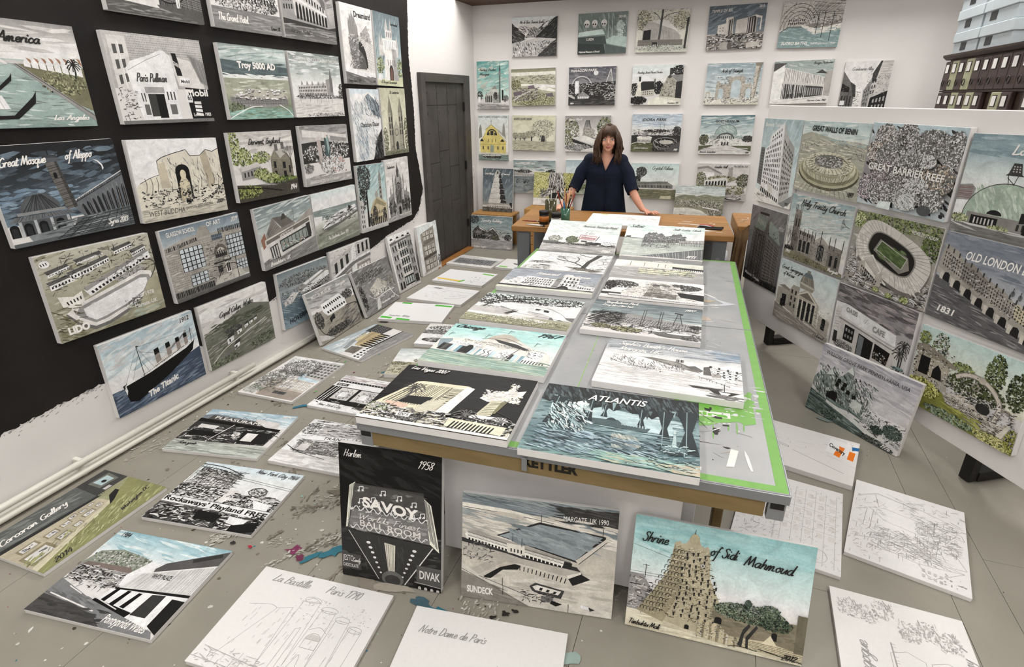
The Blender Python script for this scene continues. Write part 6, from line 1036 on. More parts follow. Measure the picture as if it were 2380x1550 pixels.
@pic
def steeple(s):
    s.grad(['5f6a70', '7a868b', '94a3a5', 'a9b5b4'], 0, 52); s.wash(['4f5a60', '8fa3a5', '6c787c', 'a5b8b8'], 0, 2, 100, 46, 110, 30, 3); s.p(150, 16, 44, 34, 42, 38, 38, 58, 42, 58, 46, 98, 56, 98, 78, 4, 66); s.hat(235, .35, (18, 46, 98, 58, 98, 74, 8, 64), 46, True); s.hat(60, .4, (12, 46, 98, 58, 98, 76, 6, 64), 7); s.win(70, (14, 46, 98, 58, 98, 74, 8, 64), 34, 4, .4, .45); s.p(60, 76, 20, 84, 24, 83, 28, 76, 24); s.l(50, .6, 79, 26, 76, 60); s.l(50, .6, 81, 26, 84, 62); s.hat(60, .3, (79, 30, 81, 30, 84, 62, 75, 60), 9)
    for x in (49, 51, 64, 66): s.l(60, .6, x, 22, x - .5, 82)
    s.ink([25, 50, 80], 2, 40, 30, 78, 300, 9, .5, None, -40); s.c(30, 1, 0, 66, 16, 40, 28, 60); s.l(30, .6, 6, 46, 30, 74); s.p(225, 30, 74, 100, 80, 100, 86, 40, 84); s.ink([40, 90, 200], 0, 70, 100, 92, 330, 7, .6); s.fol(['2c2c22', '4c4c34', '7a794e', 'a3a172'], 38, 88, 14, 7, 240, 1.8); s.fol(['2c2c22', '5c5b3c', '8b8a5c'], 16, 84, 8, 6, 110, 1.8); s.e(110, 78, 90, 16, 7); s.e(225, 82, 86, 10, 2.4); s.fol([50, 90, 130], 92, 94, 10, 5, 110, 1.8); s.fol([30, 60, 90], 96, 62, 6, 5, 70, 1.8); s.t('Steeplechase Park', 10, 11, 42, 8, 235, .8); s.t('Coney Island New York', 9, 21, 38, 6, 235, .6); s.t('1907', 84, 14, 94, 6, 235, .8)
@pic
def booth(s):
    s.grad(['9097a0', 'a3a9b0', 'c3c7ca', 'd9dad9'], 0, 36); s.wash(['868e98', 'b3b9be', '79828c', 'cfd2d3'], 0, 0, 100, 26, 110, 34, 4); s.wash(['7088a0', '9fb0c0'], 80, 0, 100, 20, 20, 20, 4); s.grad(['dedddb', 'e2e1df', 'e6e5e3'], 34, 100); s.p('7f7c76', 24, 36, 36, 34, 56, 38, 66, 46, 72, 56, 44, 48); s.p('a19e97', 40, 38, 52, 38, 66, 48, 62, 52); s.p('e4e1db', 6, 48, 8, 34, 22, 36, 30, 36, 44, 44, 58, 50, 72, 58, 58, 60, 40, 60, 22, 56, 18, 58, 6, 50); s.ink([90, 120, 160], 7, 36, 22, 52, 70, 5, .4, None, 70); s.ink([80, 120, 170], 20, 40, 60, 60, 150, 7, .4, None, 75); s.c(90, .5, 6, 48, 18, 56, 40, 60, 58, 60)
    s.r(60, 54, 32, 60, 38); s.hat(200, .4, (54, 32, 60, 32, 60, 38, 54, 38), 6, True); s.p(110, 60, 46, 68, 42, 74, 50, 72, 54); s.p('6f6a66', 74, 42, 80, 38, 80, 58, 74, 58); s.p('e2dfdb', 78, 40, 98, 46, 99, 70, 80, 60); s.win(60, (82, 44, 98, 48, 98, 66, 82, 58), 4, 3, .4, .45); s.p('a5a09a', 80, 52, 86, 54, 86, 64, 80, 62)
    for x in (78, 84, 90, 96): s.r(80, x, 37 + (x - 78) * .3, x + 1.6, 42 + (x - 78) * .3)
    s.ink([70, 110], 74, 42, 99, 70, 110, 3, .4); s.wash([225, 205, 190, 235], 0, 56, 100, 96, 80, 34, 2.4, 3); s.l(90, .4, 70, 62, 92, 76); s.hat(100, .3, (70, 62, 92, 74, 92, 78, 70, 66), 9, True); s.p(70, 64, 82, 88, 82, 84, 86, 68, 86); s.p(60, 78, 86, 98, 86, 92, 92, 82, 92); s.p(225, 84, 87, 92, 88, 90, 92, 86, 96); s.c(50, .6, 84, 87, 88, 96, 94, 88); s.l(60, .5, 88, 86, 88, 74); s.wash([110, 160, 90], 78, 92, 100, 99, 26, 12, 2, 6); s.t("Sophia Booth's House", 9, 13, 62, 9, 245, .75, .32, 1); s.t('Margate, UK', 10, 26, 42, 8, 245, .75)
@pic
def atlantis(s):
    s.grad(['3d4a4c', '4f6468', '6f8d92', '86a5aa', '5f7f88', '5d8288', '76a09c']); s.wash(['2a3538', '6a858a', '3d5358', '94b5b8', '4f6c72', '1f2a2d', 'a9c6c8'], 0, 0, 100, 100, 700, 9, 2, -8); s.p('a9c6cb', 30, 34, 40, 28, 64, 32, 84, 40, 86, 54, 60, 56, 36, 48); s.wash(['c3d8da', '8fb2b8', 'b3ced2'], 30, 32, 86, 54, 70, 20, 2.4); s.p('cfe0e2', 19, 24, 28, 20, 32, 26, 28, 42, 18, 38)
    s.p('2b3033', 0, 0, 100, 0, 100, 26, 94, 22, 90, 30, 86, 24, 82, 34, 78, 26, 72, 36, 66, 28, 60, 32, 54, 24, 48, 32, 42, 24, 36, 30, 30, 20, 22, 26, 14, 18, 6, 30, 0, 26); s.wash(['1f2426', '4c5c60', '38464a', '66797c'], 0, 2, 100, 24, 240, 10, 3, 70)
    for i in range(26): x = s.g.uniform(2, 98); y = s.g.uniform(16, 26); h = s.g.uniform(6, 16); s.p(s.g.choice(['2a3234', '3d4b4f', '5d7276', '89a5a8']), x - 1.4, y, x + 1.4, y, x + .2, y + h)
    for x, y0, y1, k in ((12, 20, 62, 3), (34, 18, 50, 1.6), (43, 24, 42, 1.4), (66, 24, 54, 2), (80, 22, 70, 3), (94, 18, 76, 4)): s.p('2f3c40', x - k * 1.8, y0, x + k * 1.8, y0, x + k * .5, (y0 + y1) / 2, x + k * 1.6, y1, x - k * 1.6, y1, x - k * .5, (y0 + y1) / 2); s.l('86a4a8', .5, x - k * .3, y0, x - k * .3, y1)
    s.p('4d6468', 36, 46, 52, 44, 56, 50, 72, 50, 70, 56, 38, 54); s.win('9fbcc0', (54, 46, 70, 47, 70, 52, 54, 51), 9, 1, .5, .7); s.e('37474b', 48, 46, 3, 4, 180, 360); s.wash(['9fc0c4', '5a7a80', '7e9ea4'], 30, 54, 84, 68, 70, 16, 2)
    s.ink(['b5d0d2', '86a8ac', '2a383c', 'd6e6e6'], 8, 28, 32, 66, 260, 9, .6, None, 60); s.p('8f9c98', 50, 74, 54, 66, 60, 62, 66, 66, 68, 76, 62, 82, 52, 82); s.wash(['aab4ac', '76857f', 'c0c8be', '9a8f78'], 51, 65, 66, 80, 60, 8, 2.4, 60); s.p('a3c0cf', 30, 70, 34, 66, 40, 68, 42, 74, 32, 76); s.p('33444a', 12, 72, 28, 70, 30, 82, 16, 86); s.p('8db0b0', 26, 84, 42, 82, 40, 94, 26, 92); s.p('c9dad8', 27, 83, 33, 79, 43, 80, 42, 83); s.p('2c3a42', 40, 80, 60, 84, 76, 86, 66, 96, 44, 92); s.wash(['16222a', '5f8190', '8fb0c0', '2b4552', 'b9d6df'], 6, 68, 76, 96, 420, 9, 1.7, 16)
    s.e('35464b', 86, 74, 8, 6); s.e('6f9097', 86, 72, 7, 3); s.p('9fb8b8', 84.6, 70, 85.4, 56, 86, 52, 87, 56, 87.4, 70); s.e('b3c8c6', 86, 51, .9, 1.8); s.ink(['b5d0d0', '57747a'], 80, 66, 94, 78, 60, 5, .5); s.wash(['7fb8b0', '5d9a98', 'a3d0c6', '46777c', 'c9b98c'], 44, 88, 100, 99, 120, 18, 2, 4); s.p('b9a98c', 84, 92, 100, 88, 100, 100, 86, 100); s.wash(['c3b79a', '8fa89a'], 84, 90, 100, 99, 20, 10, 2, 20); s.ink(['33444a', 'a9c4c4'], 60, 84, 98, 97, 70, 6, .4, None, 10)
    s.b('ATLANTIS', 30, 20, 68, 9, 245, .015, .3, -1)
@pic
def kentucky(s):
    s.grad(['bccbc8', 'd3dcd8', 'e0e2de', 'e3e2de'], 0, 66); s.wash(['b3c4c1', 'e4e7e3', 'c6d2ce'], 0, 2, 100, 46, 60, 34, 5)
    for a in ((4, 4, 46, 40), (0, 22, 40, 46), (2, 10, 44, 46), (18, 4, 50, 30), (0, 34, 36, 50)): s.l(120, .25, *a)
    s.fol([50, 80, '6b7458', '9aa184', 190], 16, 60, 10, 10, 240, 1.8); s.fol(['2f3824', '4a5734', '6f7d4e'], 40, 60, 9, 11, 260, 1.8); s.p(225, 48, 42, 74, 46, 70, 62, 46, 58); s.p('b98f90', 49, 43.4, 72.6, 47, 69.4, 60.6, 47.2, 57.2); s.p(235, 50, 46, 71, 49, 69, 58, 49, 55); s.l(50, .8, 75, 46, 71, 62); s.b('Johnsons', 50, 54.5, 70, 7, 'b07476', .03, .1, 2.4)
    for i in range(12): x, y = 54 + s.g.uniform(0, 14), 34 + s.g.uniform(0, 8); s.l(50, .4, x, y, x + 1.5, y - 1.5)
    s.p(225, 50, 60, 60, 62, 60, 68, 50, 68); s.r(230, 22, 64, 32, 72); s.r(60, 52, 62, 60, 66); s.fol([25, 45, 65], 70, 69, 12, 3.4, 150, 1.6); s.p(225, 80, 58, 100, 62, 100, 74, 80, 72); s.win(60, (81, 60, 99, 63, 99, 72, 81, 70), 9, 2, .4, .5); s.r(110, 0, 68, 22, 73); s.fol([40, 65, '6b7458'], 30, 74, 30, 2.6, 190, 1.6); s.ink([25, 60, 110], 0, 72, 100, 78, 200, 6, .5); s.grad([150, 190, 160, 120], 78, 100); s.wash([130, 205, 100, 170], 0, 78, 100, 99, 90, 36, 2.4); s.t('American Kentucky Motel', 48, 18, 96, 6, 120, .6, .4, 2); s.t('1980', 82, 94, 94, 6.5, 235, .8)
@pic
def saltair(s):
    s.grad(['b5cdc9', 'cddbd7', 'dde2de', 'd9dcd7'], 0, 46); s.wash(['a9c6c2', 'dfe6e2'], 0, 0, 100, 24, 50, 36, 4); s.grad(['b3bbb4', 'a6b0a8', 'b9c0b7', 'a3aba3'], 42, 100); s.wash(['8d9890', 'ccd2c9', 'a0aaa1', 'dfe3dc'], 0, 46, 100, 92, 150, 28, 1.6); s.p('77797a', 24, 46, 26, 30, 32, 28, 36, 22, 40, 30, 46, 24, 52, 34, 60, 30, 68, 24, 74, 32, 78, 40, 78, 50, 24, 58)
    for x, y in ((31, 26), (39, 25), (47, 28), (62, 28), (70, 26), (76, 33)): s.e('6a6d70', x, y + 3, 2.6, 5, 180, 360); s.l(60, .4, x, y - 2, x, y - 6)
    s.win(60, (25, 40, 77, 38, 77, 50, 25, 55), 22, 3, .45, .55); s.ink([75, 100, 190, 215], 25, 32, 78, 56, 260, 2.4, .4); s.p(150, 70, 46, 100, 40, 100, 52, 70, 54); s.hat(70, .4, (50, 52, 100, 44, 100, 60, 50, 58), 30, True); s.hat(215, .4, (70, 46, 100, 42, 100, 48, 70, 50), 20, True); s.ink([90, 120], 24, 56, 60, 68, 120, 4, .5, None, 90); s.l(110, .6, 0, 42, 26, 44); s.p(90, 2, 38, 8, 37, 8, 42, 2, 42); s.p('6f7273', 24, 96, 100, 66, 100, 98, 30, 100); s.hat('b9bcbb', .45, (30, 94, 100, 68, 100, 96, 34, 98), 18, True); s.p(200, 0, 96, 100, 97, 100, 100, 0, 100); s.t('Saltair', 4, 10, 24, 9, 80, .8); s.t('Salt Lake, Utah', 60, 13, 96, 6, 110, .6); s.t('1893', 80, 93, 92, 6, 235, .8)
@pic
def bench(s):
    s.grad(['e8e7e6', 'e5e4e3']); s.p('cfc64a', 14, 2, 24, 3, 23, 9, 13, 8); s.ink([150, 175, 120], 28, 24, 98, 60, 130, 7, .4, None, 0); s.ink([70], 52, 38, 66, 44, 24, 3, .5, None, 0); s.c(150, .4, 70, 50, 76, 46, 78, 52, 72, 54)
# ---- display board
@pic
def bonwit(s):
    s.grad(['9fb9be', 'b9cccf', 'cbd5d4'], 0, 100); s.wash(['8daab0', 'd3dcdc', 'a9c0c4'], 0, 0, 100, 60, 60, 40, 6, -60); s.p('e1dfda', 14, 36, 24, 30, 24, 20, 50, 6, 56, 4, 70, 20, 76, 24, 84, 90, 68, 96, 14, 84); s.p('b3b3ae', 56, 4, 70, 20, 88, 32, 92, 86, 68, 97); s.p('a0a09c', 70, 20, 88, 30, 90, 50, 76, 40); s.p(120, 2, 34, 12, 34, 14, 80, 2, 78); s.win(60, (3, 36, 12, 36, 13, 78, 3, 76), 3, 12, .5, .6)
    s.win(45, (16, 34, 54, 22, 64, 84, 16, 76), 9, 9, .42, .6); s.win(60, (28, 20, 52, 8, 54, 20, 28, 28), 5, 2, .4, .55); s.win(60, (60, 20, 88, 38, 90, 82, 68, 90), 6, 10, .45, .5); s.p('cfcdc6', 34, 76, 48, 78, 48, 96, 34, 92); s.win(35, (14, 80, 66, 92, 66, 97, 14, 88), 10, 1, .6, .8); s.hat(205, .7, (14, 36, 56, 22, 66, 86, 14, 78), 4, True); s.ink([80, 130], 16, 40, 84, 86, 120, 4, .5); s.p('dad9d5', 0, 84, 66, 97, 100, 88, 100, 100, 0, 100); s.l(110, .7, 0, 92, 30, 100); s.p('8f9190', 68, 97, 100, 84, 100, 92, 84, 100); s.b('Bonwit Teller', 6, 9, 50, 4.4, 235, .01); s.b('New York City', 6, 93, 40, 3.4, 45, .02, .2); s.t('1980', 84, 97, 96, 3.6, 45, .9)
@pic
def benin(s):
    s.grad(['a5bfc2', 'c3d2d1', 'd5dad2'], 0, 26); s.wash(['98b5ba', 'dbe1dc', 'b3c8c8'], 0, 0, 100, 20, 50, 34, 4); s.p('a9aa98', 0, 20, 14, 15, 30, 18, 60, 24, 100, 26, 100, 100, 0, 100); s.p('9fb6b6', 40, 22, 100, 26, 100, 30, 60, 29); s.wash(['c9c8b4', '8f8f7a', 'b5b49e', 'dcdac8'], 0, 24, 100, 99, 210, 22, 2.4, 6); s.ink([110, 140], 0, 24, 100, 48, 150, 7, .35)
    s.e('7d7a60', 50, 68, 47, 25); s.e('b3ae8c', 50, 66, 46, 24); s.e('8d8868', 50, 64, 43, 22); s.e('c6c2a4', 50, 61, 41, 20.5); s.hat('5f5b42', .5, (12, 66, 88, 66, 80, 82, 20, 82), 40, True); s.e('a39e7e', 50, 58, 38, 17.5); s.e('cfcbb2', 50, 56.5, 36.5, 16); s.ring('6b6750', .5, 50, 58, 31, 13.5); s.ink(['6b6750', '8d8868', 'e2dfca'], 20, 44, 80, 70, 330, 4, .4); s.e('7b7d70', 50, 53, 22, 9); s.ink([60, 90, 190, 215, 130], 31, 46, 69, 60, 420, 3, .5)
    for a in range(0, 360, 12): t_ = math.radians(a); s.l('77735a', .4, 50 + 24 * math.cos(t_), 54 + 10 * math.sin(t_), 50 + 36 * math.cos(t_), 56.5 + 15.6 * math.sin(t_))
    s.ring('55523c', .8, 50, 66, 46, 24, 10, 170); s.ring('55523c', .6, 50, 69, 45, 23, 12, 168)
    for i in range(12): x = 8 + i * 7.6; s.l('8b8b74', .5, 50 + (x - 50) * .8, 88, x, 99)
    s.b('GREAT WALLS OF BENIN', 16, 13, 83, 7, 45, .03, .15, 2); s.b('1897', 86, 95, 95, 6, 40, .03, .2)
@pic
def reef(s):
    s.grad(['b5cdd6', 'a9a5a6', '8d8a8c', 'b9c6cc']); s.wash([60, 30, 90, 45], 0, 4, 100, 96, 160, 12, 5, 30)
    for cx, cy, rx, ry, cs in ((18, 14, 12, 13, [60, 110, 'a5948a', 'cfc0b4', 225]), (42, 14, 12, 15, [35, 60, 'a39aa0', 200]), (70, 20, 18, 16, [50, 110, 'b9b0b2', 220]), (92, 24, 9, 20, [40, 120, 170, 215]), (10, 34, 9, 12, [40, 'b0937e', 'd5bca8']), (30, 38, 18, 16, [40, 90, 'a89fa5', 'c9c0c6', 235]), (55, 42, 14, 13, [45, 110, 160, 205]), (84, 58, 17, 17, [40, '9a8265', 'c9a985', 'e2c7a8']), (26, 60, 13, 16, [40, 'a18b98', 'c3adb9']), (48, 66, 13, 15, [40, 80, 'b3a7ac', 'd9d0d4']), (10, 78, 12, 15, [35, '8f7a8c', 'b9a3b4', 'd5c6d0']), (30, 84, 14, 13, [40, 110, 'bfb3b9', 235]), (66, 66, 12, 9, [90, 150, 205, 225]), (84, 80, 12, 12, [40, 90, 150, 215]), (58, 84, 14, 12, [120, 'b5b9b6', 'd0d3cf', 230]), (72, 38, 8, 8, [60, 130, 190])): s.e(120, cx, cy, rx, ry); s.fol([105] + cs + [225], cx, cy, rx * 1.05, ry * 1.05, 380, 1.4)
    s.e('c3c6c4', 60, 86, 9, 9); s.ink([120, 235], 52, 78, 68, 94, 50, 5, .5, None, 40); s.e('55585a', 80, 92, 7, 6); s.r('bcd3dc', 0, 0, 0, 0); s.p('d0e0e8', 30, 92, 44, 90, 44, 100, 28, 100); s.b('GREAT BARRIER REEF', 8, 55, 92, 8, 240, .02, 0, 3)
@pic
def derby(s):
    s.grad(['7f9ba5', '9bb3b9', 'c9d3d2', 'dbdbd6', 'd9d6d0'], 0, 78); s.wash(['738f9b', 'a9bfc4', '88a3ac'], 0, 0, 100, 20, 60, 36, 4, 3); s.p(150, 0, 52, 10, 50, 14, 54, 14, 70, 0, 70); s.hat('8a5f58', .6, (0, 53, 12, 52, 12, 66, 0, 66), 8); s.p(230, 0, 68, 20, 66, 20, 84, 0, 84); s.p(225, 74, 66, 100, 70, 100, 88, 74, 86)
    s.e('9fb3a0', 40, 82, 32, 36, 180, 360); s.wash(['b9c9b8', '86a08c', 'a9bda9', 'd0dacc'], 16, 52, 64, 78, 120, 12, 4, 60); s.ring(70, .6, 40, 82, 32, 36, 180, 360); s.l(60, .5, 38, 47, 36, 36, 44, 36, 42, 47); s.l(60, .5, 36, 40, 42, 46); s.p(70, 36, 36, 38, 26, 44, 26, 46, 36, 48, 38, 34, 38); s.win(190, (38, 28, 44, 28, 45, 35, 38, 35), 3, 3, .5, .5); s.p('8d8a84', 12, 78, 74, 80, 74, 92, 12, 90); s.r(30, 16, 81, 38, 90); s.win(190, (18, 82, 36, 82, 36, 90, 18, 90), 6, 1, .4, .8); s.e(40, 34, 78, 6, 5, 180, 360); s.win(60, (52, 82, 72, 82, 72, 90, 52, 90), 5, 1, .5, .8)
    s.fol(GTREE, 6, 86, 8, 4, 110, 1.8); s.fol(GTREE, 40, 91, 8, 3, 110, 1.8); s.fol(GTREE, 84, 90, 14, 4, 150, 1.8); s.p(30, 58, 92, 58.5, 52, 60, 52, 61, 92); s.p(45, 56, 46, 59, 40, 62, 46, 61, 53, 57, 53); s.win(200, (57, 46, 61, 46, 61, 52, 57, 52), 2, 1, .5, .8); s.p(40, 54, 72, 62, 70, 62, 80, 54, 82); s.grad([190, 110, 130], 92, 100); s.p(130, 0, 92, 100, 94, 100, 100, 0, 100); s.wash([90, 210, 60], 0, 92, 100, 99, 50, 34, 2, 3); s.t('Los Angeles', 34, 18, 88, 9, 240, 1.3, .1)
@pic
def masonic(s):
    s.grad(['77777a', '6d6c6e', '5a5858']); s.wash([140, 90, 110], 0, 0, 100, 40, 60, 30, 6, -40); s.p('4a4543', 14, 28, 50, 30, 92, 42, 94, 96, 50, 100, 8, 90); s.p('6a6462', 52, 31, 92, 42, 94, 96, 52, 100); s.p('6f7d70', 16, 24, 24, 10, 48, 14, 52, 30, 16, 28); s.p('86968a', 54, 30, 58, 14, 82, 22, 92, 40); s.p('5d5450', 44, 30, 52, 14, 60, 32); s.win(150, (22, 13, 46, 17, 46, 24, 20, 21), 6, 1, .4, .8); s.hat(140, .6, (60, 16, 82, 24, 92, 40, 58, 32), 8, True)
    s.win('1c1a1a', (14, 32, 50, 34, 48, 96, 10, 88), 8, 14, .62, .66); s.win('1c1a1a', (54, 35, 92, 46, 93, 92, 53, 96), 10, 14, .62, .6); s.hat('a3958d', .4, (14, 30, 50, 32, 48, 98, 10, 90), 8, True); s.hat('a3958d', .4, (54, 34, 92, 44, 94, 94, 53, 98), 10, True); s.ink([30, 120], 12, 26, 92, 34, 60, 4, .7); s.r(45, 26, 6, 52, 9); s.grad([40, 30], 92, 100); s.p(35, 0, 84, 12, 90, 50, 100, 0, 100); s.ink([60, 110, 20], 0, 86, 100, 99, 120, 7, .6); s.b('Masonic Temple', 5, 92, 50, 4, 235, .01, .2, 4); s.t('1926', 80, 22, 96, 4.4, 190, .9)
@pic
def trinity(s):
    s.grad(['8fa9ae', 'aebfc0', 'cfd2cc', 'd8d4ca'], 0, 80); s.wash(['7f9ca2', 'dcdcd4', 'a3b8ba', 'c5c2b8'], 10, 0, 100, 46, 110, 30, 4, -6); s.p('8e877e', 10, 30, 12, 22, 20, 22, 22, 30, 22, 88, 10, 86)
    for x in (10.5, 13, 19, 21.5): s.l(60, .8, x, 26, x, 14)
    s.brick('625c54', (10, 30, 22, 30, 22, 86, 10, 84), 12, .3); s.win(40, (12, 34, 21, 34, 21, 50, 12, 50), 2, 1, .4, .8); s.p('a8a299', 22, 58, 50, 62, 52, 90, 22, 86); s.p('928c83', 22, 52, 48, 54, 50, 62, 22, 59); s.p('aca69c', 48, 62, 60, 52, 74, 62, 74, 92, 50, 90); s.p('8b857b', 74, 60, 94, 62, 94, 94, 74, 92); s.brick('6f6960', (22, 60, 94, 64, 94, 93, 22, 86), 14, .28)
    for x in (27, 34, 41): s.arch(50, x, 84, 4.6, 18)
    s.arch(45, 62, 88, 10, 24); s.hat(190, .4, (58, 68, 66, 68, 66, 88, 58, 88), 4, True)
    for x in (80, 88): s.arch(50, x, 90, 4, 16)
    for x in (24, 31, 38, 45, 50, 60, 74, 82, 94): y = 48 if x != 60 else 44; s.l(60, .9, x, 66, x, y)
    s.win(50, (23, 53, 47, 55, 47, 60, 23, 58), 6, 1, .4, .8); s.bare(3, 90, 1.3, 9, 5, 45, .7); s.bare(98, 30, 2.9, 5, 3, 60, .5); s.fol([30, 50, 70], 8, 86, 9, 6, 130, 1.8); s.p('8a8468', 0, 88, 22, 86, 100, 95, 100, 100, 0, 100); s.fol(['4a4a34', '6f6e4e', '93916c'], 50, 96, 50, 4, 260, 1.8); s.ink([60, 90, 140], 22, 62, 94, 92, 160, 3, .35); s.t('Holy Trinity Church', 18, 14, 90, 9, 45, 1, .34, 1); s.t('1943', 3, 92, 12, 4.6, 240, .8); s.t('Margate', 78, 97, 95, 5, 240, .8)
@pic
def stadium(s):
    s.grad(['8b8b78', 'a5a29a', 'a19c94']); s.fol(['2c331e', '4d5a30', '74824a', '9aa46c'], 55, 6, 44, 10, 420, 2); s.fol(['2c331e', '4d5a30', '74824a'], 92, 26, 10, 18, 240, 2); s.fol(['4d5a30', '8d9a5c', 'c3c8a0'], 6, 12, 8, 10, 140, 2); s.wash([150, 190, 120, 215], 0, 30, 100, 99, 120, 16, 3, 10); s.ink([50, 90, 210, 225], 0, 44, 40, 98, 260, 6, .6); s.ink([50, 90, 210], 60, 70, 100, 98, 200, 6, .6)
    s.p('3c3a39', 20, 64, 50, 88, 72, 90, 94, 74, 96, 56, 60, 60); s.win(150, (28, 74, 70, 92, 68, 84, 30, 66), 16, 3, .3, .6); s.win(140, (70, 84, 95, 66, 95, 74, 72, 92), 12, 2, .3, .6)
    def orb(c, sx_, sy_, dx=0, dy=0):
        q = []
        for i in range(40):
            a = 2 * math.pi * i / 40; u = math.copysign(abs(math.cos(a)) ** .62, math.cos(a)) * sx_; v = math.copysign(abs(math.sin(a)) ** .72, math.sin(a)) * sy_; q += [52 + dx + u * .94 - v * .22, 47 + dy + u * .40 + v * .86]
        s.p(c, *q)
    orb('77736e', 46, 35, 0, 5); orb('c9c5bf', 46, 35); s.wash(['e0ddd7', 'b5b1aa', 'd4d0c9'], 10, 30, 24, 60, 40, 10, 4, 70); s.wash(['e0ddd7', 'b5b1aa'], 40, 66, 90, 84, 60, 12, 4, 30)
    for i in range(40):
        a = 2 * math.pi * i / 40; u0, v0 = math.copysign(abs(math.cos(a)) ** .62, math.cos(a)), math.copysign(abs(math.sin(a)) ** .72, math.sin(a)); s.l(130, .3, 52 + u0 * 29 * .94 - v0 * 20 * .22, 45 + u0 * 29 * .4 + v0 * 20 * .86, 52 + u0 * 46 * .94 - v0 * 35 * .22, 47 + u0 * 46 * .4 + v0 * 35 * .86)
    orb('8d8983', 30, 21, 0, -2); orb('2a2725', 28.5, 19.5, 0, -2); s.p('8b8780', 31, 46, 37, 30, 72, 44, 76, 58, 66, 66); s.p('55653c', 34, 44, 39, 32, 71, 46, 67, 60); s.wash(['4a5a34', '66784a', '748658'], 38, 38, 68, 54, 50, 10, 3, 24); s.l(220, .3, 34, 44, 39, 32, 71, 46, 67, 60, 34, 44); s.p('dad6cf', 18, 60, 32, 52, 46, 70, 40, 82, 22, 70); s.hat(120, .4, (20, 60, 32, 54, 44, 70, 40, 78), 9, True); s.p('b9b4ab', 16, 66, 24, 62, 26, 78, 18, 78); s.p('b9b4ab', 40, 76, 48, 72, 48, 90, 41, 92); s.win(60, (20, 68, 44, 84, 42, 92, 20, 78), 9, 2, .5, .6)
    for x, y in ((8, 78), (20, 88), (30, 94), (52, 96), (66, 95), (84, 90), (10, 94)): s.p(225, x, y, x + 6, y + 2, x + 5, y + 5, x - 1, y + 3); s.win(50, (x, y + 1, x + 6, y + 3, x + 5, y + 4.4, x - 1, y + 2.6), 4, 1, .6, .7)
    s.fol(GTREE, 44, 95, 4, 3, 70, 1.7); s.fol(GTREE, 60, 97, 4, 3, 70, 1.7); s.fol(GTREE, 78, 95, 5, 4, 90, 1.7); s.b('WEMBLEY STADIUM', 69, 14, 97, 4.6, 240, .0, .1, 2)
@pic
def bridge(s):
    s.grad(['77808e', '8d94a0', 'a9adb4', 'b9babc'], 0, 70); s.wash(['6c7686', '9ba2ad', '808896'], 0, 0, 100, 40, 110, 30, 5, 4); s.grad(['77777a', '5d5c5e', '4a484a', '5d5c60'], 60, 100); s.p('6a696b', 0, 50, 30, 62, 100, 84, 100, 100, 0, 100); s.wash(['3f3d3f', '8b8a8d', 'b3b2b4', '57555a', '2d2b2d'], 0, 60, 100, 99, 240, 18, 1.7, 8)
    s.p('a39d93', 2, 14, 14, 18, 22, 28, 30, 28, 46, 40, 60, 46, 76, 60, 100, 66, 100, 88, 60, 74, 0, 42); s.p('8a847b', 22, 28, 30, 28, 46, 42, 44, 58, 22, 48); s.p('c3b795', 70, 54, 84, 58, 100, 66, 100, 80, 72, 70); s.win(60, (3, 20, 100, 72, 100, 84, 3, 38), 42, 4, .42, .5); s.ink([60, 90, 200], 0, 0, 0, 0, 340, 2.5, .4, (3, 20, 98, 68, 98, 84, 3, 40))
    for i in range(16): x = 4 + i * 6; y = 14 + i * 3.3; s.r(70, x, y, x + 1.2, y + 5)
    for x, y in ((66, 46), (72, 48)): s.e('6a6f72', x, y, 1.6, 3); s.l(60, .5, x, y, x, y - 6)
    s.p('b5aea3', 0, 40, 60, 72, 100, 86, 100, 92, 60, 78, 0, 46)
    for i in range(9): x = 4 + i * 11; y = 44 + i * 5.4; s.p('2b292a', x + 3, y + 6 + i * .2, x + 4, y + 1, x + 7, y + .6, x + 9, y + 3, x + 9.6, y + 12, x + 3, y + 9); s.p('c6bfb2', x, y, x + 3, y + 1, x + 3, y + 10, x, y + 9)
    s.b('OLD LONDON BRIDGE', 22, 25, 90, 9, 245, .02, .2); s.b('1831', 10, 90, 26, 7, 245, .03, .15)
